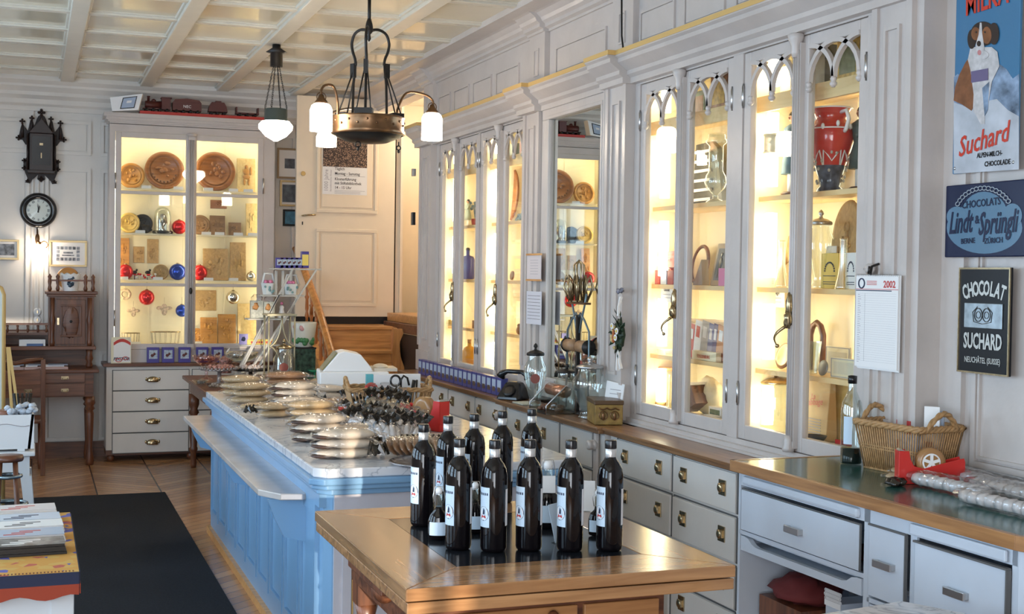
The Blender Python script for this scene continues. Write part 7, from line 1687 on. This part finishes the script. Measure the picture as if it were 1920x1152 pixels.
# framed and plain notices on the pilaster left of the mirror
S = Sign('framed_notice', 'small notice in a wooden clip frame on the pilaster left of the mirror', 'notice', 988, 1014, 476, 527, 500, X=2.93)
obj('sheet', MB().box(0, S.w, 0, S.h, -.004, 0), colm('faded_pinkish_paper', (.62, .56, .56), .5), S.t); m = MB()
for y in (0, S.h-.012): m.box(-.004, S.w+.004, y, y+.012, -.006, .006)
obj('wooden_rail', m, M['oak'], S.t); m = MB()
for k in range(6): m.box(S.w*.25, S.w*.8, S.h*(.75-.1*k), S.h*(.765-.1*k), 0, .0006)
obj('text_lines', m, gl_, S.t)
S = Sign('paper_notice', 'narrow white paper notice with black lines under the framed notice', 'notice', 987, 1015, 546, 607, 575, X=2.935)
obj('sheet', MB().box(0, S.w, 0, S.h, -.002, 0), colm('lilac_white_paper', (.60, .59, .64), .6), S.t); m = MB()
for k in range(8): m.box(S.w*.08, S.w*.92, S.h*(.86-.1*k), S.h*(.872-.1*k), 0, .0006)
obj('text_lines', m, gi, S.t)
# dried flower bouquet with bow
p = PX(1157, 628, 2.90); t = thing('dried_bouquet', 'hanging bouquet of daisies and dark green leaves on the pilaster right of the mirror', 'bouquet', (2.925, p.y, p.z), RW)
m = MB(); rs = random.Random(12)
for k in range(46):
    a = rs.uniform(0, 2*PI); q = rs.random(); x = .055*q*math.cos(a); y = .11*q*math.sin(a)+.0; L_ = rs.uniform(.03, .06); d_ = V((math.cos(a+.4), math.sin(a+.4), rs.uniform(-.1, .4))).normalized()
    b0 = V((x, y, .02)); w2 = d_.orthogonal().normalized()*.010; m.add([b0-w2*.2, b0+d_*L_*.5-w2, b0+d_*L_, b0+d_*L_*.5+w2, b0+w2*.2, b0+d_*L_*.5+V((0, 0, .006))], [(0, 1, 5), (1, 2, 5), (2, 3, 5), (3, 4, 5), (4, 0, 5), (0, 4, 3, 2, 1)])
m.ell((0, 0, .01), (.045, .085, .02), 12, 8, nz=.5); obj('leaves', m, colm('dark_leaf_green', (.018, .04, .018), .5, vary=.4, scale=40), t)
for k, (x, y) in enumerate(((.015, -.015), (.03, .02), (-.03, .045))):
    m = MB()
    for j in range(11): a = 2*PI*j/11; m.ell((x+.013*math.cos(a), y+.013*math.sin(a), .042), (.008, .005, .003) if j % 2 else (.006, .007, .003), 6, 4)
    f = obj('daisy', m, M['paper'], t); obj('daisy_centre', MB().ell((x, y, .045), (.007, .007, .005), 8, 6), ylw, f)
m = MB(); [m.ell((rs.uniform(-.055, -.01), rs.uniform(-.07, .06), .035), (.010, .010, .008), 7, 5, nz=.5) for k in range(10)]; obj('yellow_flowers', m, colm('straw_yellow', (.55, .42, .18), .6), t)
m = MB(); [m.ell((-.015, -.03+.02*k, .038), (.008, .018, .008), 7, 5, nz=.4) for k in range(3)]; obj('orange_flowers', m, colm('orange_flower', (.42, .12, .03), .6), t)
obj('ribbon', MB().tube([(.0, .20, .005), (-.0, .15, .02), (.005, .10, .02)], [.010, .006, .010], 4), M['paper'], t)
obj('ribbon', MB().tube([(.0, -.08, .02), (-.01, -.14, .015), (-.015, -.19, .012)], [.004, .010, .012], 4), M['paper'], t); obj('ribbon', MB().tube([(.01, -.08, .02), (.02, -.15, .015), (.03, -.18, .012)], [.004, .009, .010], 4), M['paper'], t)
m = MB(); m.ell((-.022, .23, .012), (.02, .015, .010), 8, 6, nz=.6).ell((.022, .235, .012), (.02, .014, .010), 8, 6, nz=.6).ell((0, .23, .015), (.009,)*3, 8, 6); obj('patterned_bow', m, mat('dark_patterned_bow', (.20, .20, .25), .5, vary=.9, scale=90), t)
# ================= ON THE GREEN COUNTER =================
GT = TZ
p = PZ(1591, 871, GT); hB = PX(1597, 706, p.x).z-GT
t = thing('clear_bottle', 'clear glass bottle with a black cap and a little dark liquid beside the wicker basket', 'bottle', (p.x+.01, p.y, GT+.001)); k = hB/.32; t.scale = (k,)*3
obj('glass_body', MB().lathe([(.034, 0), (.038, .004), (.0385, .20), (.034, .225), (.022, .25), (.0155, .265), (.0145, .30)], n=30, caps=False), M['jar'], t); obj('liquid', MB().lathe([(.036, .004), (.0372, .012), (.0372, .058), (.0, .058)], n=28), wine, t); obj('cap', MB().lathe([(.016, .292), (.0165, .32), (.006, .322)], n=20), capm, t)
m = MB(); vs = [(.0392*math.cos(R(a)), .0392*math.sin(R(a)), z) for a in range(190, 241, 6) for z in (.075, .175)]; m.add(vs, [(2*i, 2*i+2, 2*i+3, 2*i+1) for i in range(len(vs)//2-1)], True); obj('label', m, lab, t)
# basket: near corner seen head on
cB = PZ(1700, 886, GT)
BA = R(97); bL, bW, bH = .32, .21, .165
t = basket('brown wicker basket with two twisted handles on the green counter beside the red dispenser', (2.965, 3.865, GT+.001), BA, bL, bW, bH, 26, 18, .80, mt='wick')
bc = V((2.965, 3.865, GT+.009))
def inb(nm, lbl, cat, x, y, h, w_, d_, mt, rz=0, tilt=0): v = Matrix.Rotation(BA, 3, 'Z') @ V((x, y, 0)); return one(nm, MB().box(-w_/2, w_/2, -d_/2, d_/2, 0, h), mt, lbl, cat, loc=tuple(bc+v), rot=(R(tilt), 0, BA+rz), bev=.001)
inb('red_booklet', 'red booklet standing in the wicker basket on the green counter', 'booklet', .05, -.03, .17, .07, .012, redp); inb('blue_booklet', 'pale blue booklet standing inside the front of the wicker basket', 'booklet', -.06, .035, .13, .10, .012, colm('bluegrey_print', (.3, .4, .5), .4))
inb('red_packet', 'red packet lying low inside the wicker basket on the green counter', 'packet', -.08, -.01, .11, .05, .014, redp); inb('white_card', 'white folded card standing up out of the wicker basket on the green counter', 'card', -.095, -.02, .235, .055, .010, M['paper'], .5); inb('printed_booklet', 'white booklet with a blue printed cover standing in the basket', 'booklet', -.095, -.045, .22, .05, .010, colm('pale_blue_cover', (.42, .50, .62), .4), .3)
inb('blue_packet', 'blue packet low in the wicker basket behind the stakes', 'packet', .05, -.045, .12, .06, .012, colm('sky_blue', (.15, .35, .5), .4))
d = PZ(1748, 893, GT); dispenser('red tape dispenser with a brown roll and spoked hub in front of the wicker basket', (2.865, 3.615, GT+.001), R(-21), .86)
# pastry bags at the right end
G4 = 'clear bags of white confectionery on the green counter'
cl = colm('white_sugar_sticks', (.60, .57, .55), .4, vary=.2, scale=40)
def stick_bag(lbl, p, rz, n_, mt):
    t = thing('stick_bag', lbl, 'pastry bag', p, rz, G4)
    m = MB()
    for k in range(n_): m.tube([(-.13+.26*k/n_, -.005*(k % 2), .018), (-.13+.26*(k+.8)/n_, .005*(k % 2), .018)], [.014, .016], 8)
    obj('sweets', m, mt, t); obj('cellophane', MB().tube([(-.15, 0, .02), (-.10, 0, .021), (0, .003, .022), (.10, -.003, .021), (.15, 0, .02)], [.012, .021, .022, .021, .012], 10, flat=(1.1, 1)), M['cello'], t); return t
for px, py, w_ in ((1782, 926, 'front row, far end'), (1880, 962, 'front row, near end'), (1800, 908, 'second row, far end'), (1895, 938, 'second row, near end'), (1850, 900, 'third row, far end'), (1915, 915, 'third row, near end'), (1880, 892, 'hindmost by the wall')):
    p = PZ(px, py, GT)
    stick_bag('clear bag of white sugar sticks, %s, on the green counter' % w_, (min(p.x, 2.98), p.y, GT+.001), R(-86), 9, cl).scale = (1.25, 1.5, 1.4)
for i, (px, py, l) in enumerate(((1700, 902, 'brown gingerbread with a black wrapper end before the red dispenser'), (1722, 898, 'second brown gingerbread bag touching the red dispenser'), (1800, 884, 'reddish biscuit bag behind the sugar stick bags'))):
    p = PZ(px, py, GT); t = dup(LP[('long_bag', 't')], (min(p.x, 2.93), p.y, GT+.001), (0, 0, R(-20+15*i)), l, 'brown bags on the green counter', .62)
p = PZ(1680, 912, GT); t = thing('ribbon_bow', 'shiny black wrapper bow at the left end of the bags on the green counter', 'ribbon', (p.x, p.y, GT+.001)); m = MB()
for k in range(6): m.ell((.02*math.cos(k), .022*math.sin(k*1.7), .014), (.022, .016, .012), 8, 6, nz=.7)
obj('loops', m, ribm, t)
# inside the green counter
p = PZ(1500, 1140, .09)
t = thing('red_cloth_bundle', 'dark red folded cloth lying in the open left compartment of the green counter', 'cloth', (2.72, 3.80, .716)); obj('cloth', MB().ell((0, 0, .012), (.11, .14, .012), 18, 8, nz=.4), colm('dark_red_cloth', (.12, .012, .012), .8), t)
p = PX(1500, 1125, 2.66); t = thing('red_cloth_pile', 'dark red cloths piled inside the lower compartment of the green counter', 'cloth', (2.68, PX(1500, 1125, 2.68).y, .081)); zt3 = PX(1500, 1105, 2.68).z
zt3 = max(zt3, .3)
obj('crate', MB().box(-.10, .16, -.16, .12, 0, zt3-.12), M['dwood'], t); obj('cloth', MB().ell((.02, -.02, zt3-.08), (.12, .14, .055), 20, 10, nz=.35), colm('dark_red_cloth', (.12, .012, .012), .8), t)
c = PX(1567, 1122, 2.66); t = thing('doily_stack', 'white paper lace doilies standing beside the dark red cloths in the green counter', 'doily', (2.66, c.y, .081))
hd = PX(1567, 1102, 2.66).z-.081; obj('box', MB().box(-.01, .15, -.045, .045, 0, hd-.05), M['bluegrey'], t)
m = MB(); m.x = Matrix.Rotation(R(-90), 4, 'Y'); m2 = m
for k in range(14):
    for j in range(3): m.x = Matrix.Translation((-.012, -.045+.0068*k+.003*(j % 2), hd-.045+.014*j)) ; m.ring((0, 0, 0), .006, .0016, 8, 4, ax='x')
m.x = None; m.box(-.014, -.011, -.048, .048, hd-.07, hd-.05); obj('lace', m, M['paper'], t)
# thin red post edge right of the front table
q0 = PX(1374, 1092, 2.50); 
# ================= LEFT SIDE =================
YD2 = 11.55; DK = (.30, YD2, 0)
def dX(px, Y=YD2): return PY(px, 600, Y).x
def dZ(py, Y=YD2, x=120): return PY(x, py, Y).z
t = thing('writing_desk', 'dark carved wooden writing desk with a small door cabinet and a baluster gallery', 'desk', DK)
dl, dr = -.62, dX(186); tz = dZ(693)
obj('top', loc(MB().box(dl, dr, YD2-.04, YB-.03, tz-.03, tz), DK), M['dwoodx'], t, bev=.006)
obj('frame', loc(MB().box(dl+.03, dX(176), YD2, YB-.04, dZ(745), tz-.03), DK), M['dwoodx'], t)
for (x0_, x1_) in ((30, 77), (84, 160)):
    for (y0_, y1_) in ((718, 699), (743, 720)):
        d = obj('drawer', loc(MB().box(dX(x0_), dX(x1_), YD2-.012, YD2, dZ(y0_), dZ(y1_)), DK), wood('red_drawer_%d_%d' % (x0_, y0_), (.22, .09, .045), (.10, .035, .018), .35, 'X', 2.5), t, bev=.003)
        xm_ = (dX(x0_)+dX(x1_))/2; zc_ = (dZ(y0_)+dZ(y1_))/2
        obj('handle', loc(MB().box(xm_-.03, xm_+.03, YD2-.016, YD2-.012, zc_-.012, zc_+.012).tube([(xm_-.022, YD2-.02, zc_), (xm_-.015, YD2-.03, zc_-.015), (xm_+.015, YD2-.03, zc_-.015), (xm_+.022, YD2-.02, zc_)], .003, 6), DK), M['brass'], d)
for x, y in ((dX(170), YD2+.04), (dl+.08, YD2+.04), (dX(170), YB-.12), (dl+.08, YB-.12)):
    zt_l = dZ(745)
    obj('leg', loc(MB().lathe([(.03, 0), (.035, .03), (.03, .10), (.024, .14), (.028, zt_l*.45), (.034, zt_l*.75), (.026, zt_l*.79), (.042, zt_l*.82), (.030, zt_l*.86), (.045, zt_l*.90), (.035, zt_l)], (x, y, 0), 14), DK), M['dwood'], t)
YK = YD2+.14; kx = lambda px: PY(px, 600, YK).x; kz = lambda py, x=130: PY(x, py, YK).z
zmid = kz(652)
obj('middle_shelf', loc(MB().box(dl, kx(180), YK-.02, YB-.035, zmid-.02, zmid+.012), DK), M['dwoodx'], t, bev=.004)
obj('back_board', loc(MB().box(dl, kx(176), YB-.06, YB-.035, tz, kz(622)), DK), M['dwoodx'], t)
for px in (168,): obj('column', loc(MB().lathe([(.022, 0), (.03, .02), (.02, .05), (.034, .08), (.022, .12), (.03, zmid-.021-tz)], (kx(px), YK+.02, tz), 12), DK), M['dwood'], t)
obj('gallery_shelf', loc(MB().box(dl, kx(90), YK, YB-.035, kz(628), kz(624)), DK), M['dwoodx'], t)
obj('gallery_rail', loc(MB().box(dl, kx(90), YK, YK+.02, kz(610), kz(606)), DK), M['dwoodx'], t)
for px in (14, 33, 52, 71, 87): obj('gallery_baluster', loc(MB().lathe([(.006, 0), (.012, .02), (.007, .04), (.012, .06), (.006, kz(610)-kz(624))], (kx(px), YK+.01, kz(624)), 8), DK), M['dwood'], t)
# cabinet part
cz0, cz1 = zmid+.012, kz(552); ax0, ax1 = kx(91), kx(176)
obj('cabinet_box', loc(MB().box(ax0, ax1, YK+.01, YB-.035, cz0, cz1), DK), M['dwood'], t)
obj('cornice', loc(MB().box(ax0-.015, ax1+.015, YK-.01, YB-.035, cz1-.02, cz1).box(ax0-.03, ax1+.03, YK-.03, YB-.035, cz1, cz1+.025), DK), M['dwoodx'], t, bev=.004)
dr_ = obj('door', loc(MB().box(kx(105), kx(160), YK-.004, YK+.009, cz0+.015, cz1-.045).frame('y', YK-.004, .012, kx(113), kx(153), cz0+.08, cz1-.09, .015), DK), M['dwood'], t, bev=.003)
obj('carved_panel', loc(MB().ell(((kx(118)+kx(148))/2, YK-.008, (cz0+cz1)/2-.015), ((kx(148)-kx(118))/2, .006, (cz1-cz0)*.30), 20, 12, nz=.2, fr=14), DK), M['dwoodx'], dr_)
obj('knob', loc(MB().ell(((kx(118)+kx(148))/2, YK-.018, (cz0+cz1)/2-.01), (.012, .01, .012)), DK), M['black'], dr_); obj('lock_plate', loc(MB().box(kx(107), kx(111), YK-.008, YK-.004, (cz0+cz1)/2-.04, (cz0+cz1)/2+.02), DK), M['brass'], dr_)
for px in (98, 168): obj('half_column', loc(MB().lathe([(.018, 0), (.022, .03), (.016, .06), (.018, (cz1-cz0)*.4), (.026, (cz1-cz0)*.5), (.016, (cz1-cz0)*.6), (.02, cz1-cz0-.03)], (kx(px), YK+.006, cz0), 12), DK), M['dwood'], t)
m = MB(); g0 = cz1+.025
m.box(ax0, ax1, YK-.015, YK+.005, g0+.085, g0+.10); g_ = obj('top_rail', loc(m, DK), M['dwoodx'], t)
for px in (93, 108, 160, 174): obj('finial', loc(MB().lathe([(.01, 0), (.018, .02), (.010, .05), (.016, .08), (.012, .11), (.018, .125), (.0, .15)], (kx(px), YK-.005, g0), 10), DK), M['dwood'], t)
obj('crest', loc(MB().lathe([(0, -.008), (.09, -.008), (.095, 0), (.09, .008), (0, .010)], n=28), (0, 0, 0)), M['oak'], t); cr2 = LAST[0]; cr2.rotation_euler = (R(90), 0, 0); cr2.location = (kx(128)-DK[0], .30, g0+.11)
# scalloped pot
cpt = V((kx(132), YK+.07, g0+.001)); rP = (PY(152, 530, YK+.07).x-PY(112, 530, YK+.07).x)/2; hP = PY(130, 513, YK+.07).z-cpt.z
t = thing('flower_pot', 'white scalloped flower pot with a blue flower motif on top of the carved desk', 'flower pot', cpt)
m = MB(); vs = []; fs = []; n_ = 40
for k, (r, z) in enumerate(((.70, 0), (.78, .2), (.86, .6), (.94, .85), (1.0, 1.0), (.95, .97), (.8, .5))):
    for i in range(n_): a = 2*PI*i/n_; vs.append((rP*r*math.cos(a), rP*r*math.sin(a), hP*(z+(.045*math.cos(10*a) if k in (3, 4, 5) else 0))))
for k in range(6):
    for i in range(n_): j = (i+1) % n_; fs.append((k*n_+i, k*n_+j, (k+1)*n_+j, (k+1)*n_+i))
m.add(vs, fs, True); m.lathe([(0, .002), (rP*.7, .002)], n=n_, caps=False); obj('body', m, M['white'], t)
m = MB()
for a, z, r in ((262, .60, .017), (275, .65, .014), (268, .35, .020), (282, .40, .016), (256, .42, .013), (285, .75, .012)): aa = R(a); q = rP*(.80+.12*z); m.ell((q*math.cos(aa), q*math.sin(aa), hP*z), (r, .006, r), 8, 6, nz=.6)
obj('flower_motif', m, colm('navy_flower_paint', (.02, .05, .09), .3), t)
for k, (x0_, x1_, l) in enumerate(((100, 122, 'left'), (20, 45, 'far left'), (46, 78, 'middle'), (84, 128, 'right'))[1:]):
    t = thing('paper_pile', 'pile of white and pink papers at the %s of the desk top' % l, 'papers', (dX(x0_), YD2+.0, tz+.001))
    w_ = dX(x1_)-dX(x0_); obj('pink_sheets', MB().box(0, w_, 0, .14, 0, .02), colm('pink_paper', (.52, .36, .33), .6), t); obj('white_sheets', MB().box(.01, w_-.03, .03, .2, .021, .032), M['paper'], t); obj('blue_sheet', MB().box(.03, w_, .02, .18, .033, .037), colm('bluegrey_print', (.35, .4, .5), .5), t)
t = thing('letter_stack', 'white and blue letters lying on the middle shelf of the desk', 'letters', (kx(36), YK+.03, zmid+.013)); obj('white_letters', MB().box(0, kx(90)-kx(36)-.02, 0, .15, 0, .055), M['paper'], t); obj('blue_letter', MB().box(.06, .19, -.008, -.001, .0, .02), colm('blue_envelope', (.08, .14, .30), .5), t)
# chair in front of the desk
p = PY(80, 872, 11.1); CH = (p.x, 11.08, 0); seatz = .45
t = thing('wooden_chair', 'dark brown wooden chair with a scrolled back rail standing before the desk', 'chair', CH); bxz = PY(80, 674, 11.1).z
for x in (0, -.42): obj('back_post', MB().box(x-.018, x+.018, -.018, .018, 0, bxz), M['dwood'], t, bev=.003)
m = MB().tube([(-.42, 0, bxz-.035), (-.30, -.01, bxz-.01), (-.21, -.01, bxz-.03), (-.12, -.01, bxz-.01), (0, 0, bxz)], [.016, .02, .016, .02, .014], 8); obj('top_rail', m, M['dwoodx'], t)
obj('back_panel', MB().prism([(-.40, bxz-.20), (-.02, bxz-.20), (-.02, bxz-.07), (-.12, bxz-.09), (-.21, bxz-.11), (-.30, bxz-.09), (-.40, bxz-.07)], -.008, .008), M['dwoodx'], t)
obj('seat', MB().box(-.44, .02, .02, .42, seatz-.03, seatz), M['dwoodx'], t, bev=.01)
for x in (-.02, -.40): obj('front_leg', MB().lathe([(.014, 0), (.018, .05), (.016, seatz-.03)], (x, .39, 0), 10), M['dwood'], t)
# white table with box
WTZ = .62; p = PZ(66, 848, WTZ); WO = (p.x, p.y, 0); 
t = thing('white_side_table', 'small white painted table with splayed legs carrying a white wooden box', 'table', WO); WB = .42
wt = colm('white_cool_enamel', (.70, .72, .74), .3)
obj('top', MB().box(-.62, 0, 0, WB, WTZ-.025, WTZ), wt, t, bev=.006); obj('apron', MB().box(-.59, -.03, .025, WB-.03, WTZ-.14, WTZ-.026), wt, t)
for x, y in ((-.05, .05), (-.57, .05), (-.05, WB-.06), (-.57, WB-.06)):
    s_ = .045 if x > -.3 else -.045; m = MB().hexa([(x-.02+s_, y-.02, 0), (x+.02+s_, y-.02, 0), (x+.02+s_, y+.02, 0), (x-.02+s_, y+.02, 0)], [(x-.03, y-.023, WTZ-.14), (x+.03, y-.023, WTZ-.14), (x+.03, y+.023, WTZ-.14), (x-.03, y+.023, WTZ-.14)]); obj('leg', m, wt, t)
bh = PY(60, 778, p.y+.06).z-WTZ
t = thing('wooden_box', 'open white wooden box with a wavy painted line on the small white table', 'box', (p.x-.60, p.y+.05, WTZ+.001)); w_ = PY(64, 800, p.y+.05).x-p.x+.60
m = MB()
for (x0_, x1_, y0_, y1_) in ((0, w_, 0, .015), (0, w_, .255, .27), (0, .015, .015, .255)): m.box(x0_, x1_, y0_, y1_, .012, bh)
m.hexa([(w_-.035, .0, .012), (w_-.02, 0, .012), (w_-.02, .27, .012), (w_-.035, .27, .012)], [(w_-.015, .0, bh), (w_, 0, bh), (w_, .27, bh), (w_-.015, .27, bh)])
m.box(0, w_-.03, .015, .255, .012, .02).box(.01, .05, .0, .27, 0, .012).box(w_-.09, w_-.05, 0, .27, 0, .012); obj('body', m, wt, t)
obj('wavy_line', MB().tube([(w_*i/24, -.002, bh*.72+.008*math.sin(i*.8)) for i in range(3, 24)], .002, 5), gl_, t)
bx = p.x-.60; WZ = WTZ+.021
for k, (px, l) in enumerate(((8, 'round reddish brown pot standing at the picture edge in the white box'),)): c = PY(px, 775, p.y+.15); t = thing('clay_pot', l, 'pot', (c.x, p.y+.15, WZ)); obj('pot', MB().lathe([(.03, 0), (.045, .06), (.06, .14), (.05, .19), (.055, .21)], n=20), colm('reddish_clay', (.25, .10, .06), .4), t)
c = PY(45, 770, p.y+.15); t = thing('silver_flower_posy', 'posy of frosted white artificial flowers in the white box', 'flowers', (c.x, p.y+.13, WZ)); m = MB(); rs = random.Random(4)
for k in range(26): m.ell((rs.uniform(-.10, .06), rs.uniform(-.05, .05), bh-.02+rs.uniform(0, .05)), (.02, .02, .015), 7, 5, nz=.6)
for k in range(6): m.cyl((rs.uniform(-.03, .02), 0, 0), (rs.uniform(-.07, .04), 0, bh), .003, n=5)
obj('flowers', m, colm('frosty_blue_white', (.50, .55, .62), .6), t)
c = PY(42, 760, p.y+.2); t = thing('pewter_bundle', 'dark bundle of pewter coloured twigs standing in the white box', 'bundle', (c.x, p.y+.215, WZ)); m = MB()
for k in range(12): a = 2*PI*k/12; m.tube([(.01*math.cos(a), .008*math.sin(a), 0), (.05*math.cos(a), .02*math.sin(a), bh+.09)], [.003, .007], 5)
obj('twigs', m, M['dark'], t)
for k, (x0_, y0_, x1_, y1_, l) in enumerate(((14, 652, 22, 772, 'left leaning yellow wooden stick behind the white box'), (17, 652, 34, 772, 'right leaning yellow wooden stick behind the white box'))):
    Yk = 8.75; a = PY(x0_, y0_, Yk); b = PY(x1_, y1_, Yk-.15); d_ = (b-a); e_ = a+d_*((a.z-.012)/(a.z-b.z)); one('leaning_stick', MB().tube([V((0, 0, 0)), a-e_], .012, 4), colm('yellow_wood', (.50, .33, .12), .4), l, 'stick', loc=tuple(e_))
a = PY(10, 540, 8.9); t = thing('framed_board', 'tall pale board with a rounded yellow wooden frame at the left picture edge', 'board', (a.x-.5, 8.9, .012))
hz_ = PY(5, 535, 8.9).z-.012; obj('board', MB().box(0, .485, 0, .02, 0.02, hz_-.02), colm('pale_green_board', (.50, .55, .52), .4), t); obj('frame', MB().tube([(.49, 0.01, 0), (.49, .01, hz_-.06), (.475, .01, hz_-.02), (.44, .01, hz_), (0, .01, hz_)], .014, 8), colm('yellow_wood', (.5, .33, .12), .4), t)
# round seat stool with steel ring
c = PY(14, 930, 7.35); t = thing('steel_stool', 'stool with brown legs and bent blue grey steel rings behind the magazines', 'stool', (c.x, 7.35, .0))
zr1, zr2 = PY(14, 946, 7.35).z, PY(14, 893, 7.35).z; rr = PY(50, 946, 7.35).x-c.x
st = colm('blue_grey_steel', (.25, .33, .38), .25, metal=.8)
obj('foot_ring', MB().ring((0, 0, zr1), rr, .011, 36, 8), st, t); obj('upper_ring', MB().ring((0, 0, zr2), rr*.7, .010, 30, 8), st, t); obj('seat', MB().lathe([(rr*.8, zr2+.08), (rr*.85, zr2+.09), (rr*.8, zr2+.11), (0, zr2+.11)], n=30), M['dwoodx'], t)
for k in range(4): a = R(45+90*k); obj('leg', MB().cyl((rr*1.0*math.cos(a), rr*math.sin(a), 0), (rr*.55*math.cos(a), rr*.55*math.sin(a), zr2+.08), .013, n=10), M['dwood'], t)
# magazine table
BTZ = .60; n0 = PZ(148, 1071, BTZ); f0 = PZ(131, 962, BTZ); MO2 = (-.55, n0.y, 0)
t = thing('magazine_table', 'white table in the left foreground under an orange and blue patterned cloth', 'table', MO2); xr = .62+n0.x-.07
obj('top', MB().box(.0, xr, .0, f0.y-n0.y, BTZ-.03, BTZ-.004), wt, t); obj('apron', MB().box(.03, xr-.03, .03, f0.y-n0.y-.03, BTZ-.20, BTZ-.031), wt, t)
for x in (.06, xr-.055):
    for y in (.06, f0.y-n0.y-.06): obj('leg', MB().box(x-.04, x+.04, y-.04, y+.04, 0, BTZ-.031), wt, t, bev=.004)
def cloth_mat():
    m, n, l, b = nodes('patterned_cloth'); tc = n.new('ShaderNodeTexCoord'); ck = n.new('ShaderNodeTexVoronoi'); ck.inputs['Scale'].default_value = 26; l.new(tc.outputs['Object'], ck.inputs[0])
    cr = n.new('ShaderNodeValToRGB'); cr.color_ramp.interpolation = 'CONSTANT'; e = cr.color_ramp.elements; e[0].color = (.62, .32, .07, 1); e[1].position = .55; e[1].color = (.62, .38, .10, 1); x = e.new(.72); x.color = (.12, .12, .38, 1); x = e.new(.85); x.color = (.50, .12, .08, 1)
    sp = n.new('ShaderNodeSeparateColor'); l.new(ck.outputs['Color'], sp.inputs[0]); l.new(sp.outputs[0], cr.inputs[0]); l.new(cr.outputs[0], b.inputs['Base Color']); b.inputs['Roughness'].default_value = .8; return m
t = thing('tablecloth', 'orange patterned cloth with dark blue and red hanging edge over the magazine table', 'tablecloth', (MO2[0], n0.y-.012, BTZ-.003)); xe = n0.x-MO2[0]
obj('top_cloth', MB().box(-.02, xe, 0, f0.y-n0.y+.02, 0, .004), cloth_mat(), t)
def hang(nm, z0, z1, mt, o_, wav): 
    m = MB(); N = 26
    for i in range(N):
        x0_, x1_ = -.02+(xe+.02)*i/N, -.02+(xe+.02)*(i+1)/N; a, b = z0-wav*math.sin(i*.5)**2, z0-wav*math.sin((i+1)*.5)**2
        m.hexa([(x0_, -.004-o_, a), (x1_, -.004-o_, b), (x1_, -o_, b), (x0_, -o_, a)], [(x0_, -.004-o_, z1), (x1_, -.004-o_, z1), (x1_, -o_, z1), (x0_, -o_, z1)])
    m.box(xe+o_, xe+o_+.004, -o_, f0.y-n0.y, z0, z1); obj(nm, m, mt, t)
hang('navy_border', -.055, .003, colm('navy_cloth', (.02, .025, .06), .8), 0, .008); hang('red_border', -.075, -.04, colm('red_cloth', (.35, .05, .02), .8), .002, .018)
m = MB()
for i in range(60): x = -.02+(xe+.01)*i/60; m.box(x, x+.005, .004, .022, .004, .0052)
obj('dark_stripe_edge', m, colm('dark_brown_print', (.16, .05, .02), .8), t)
mags = [(1042, 126, .03, 'black and white photo magazine pile nearest the cloth edge', colm('black_white_cover', (.16, .17, .18), .3, vary=.9, scale=30)), (1018, 124, .022, 'pale blue brochure pile with a small white sticker', colm('pale_blue_cover', (.42, .5, .62), .4)), (1000, 122, .02, 'white brochure pile with red and black print in the middle', M['paper']), (985, 117, .018, 'blue white leaflet pile behind the middle brochures', colm('blue_white_leaflet', (.55, .62, .72), .4)), (967, 108, .018, 'hindmost white and pink leaflet pile on the patterned cloth', colm('pink_white_leaflet', (.66, .62, .62), .4))]
for i, (py, px, h_, l, mt_) in enumerate(mags):
    a = PZ(px, py, BTZ); t = thing('magazine_pile', l, 'magazines', (a.x-.55, a.y, BTZ+.0025), R(2))
    m = MB()
    for k in range(4): m.box(.004*k, .55-.003*k, .004*(k % 2), .15-.0*k, .0+h_*k/4*1.3, h_*(k+.9)/4*1.3)
    obj('pile', m, M['paper'] if i else M['dark'], t); obj('cover', MB().box(.0, .545, .0, .15, h_*1.3, h_*1.3+.0015), mt_, t)
    m = MB()
    for k in range(3): m.box(.32+.03*k, .40+.03*k, .03+.03*k, .045+.03*k, h_*1.3+.0015, h_*1.3+.002)
    obj('cover_print', m, (M['paper'], redp, gi, ink, redp)[i], t)
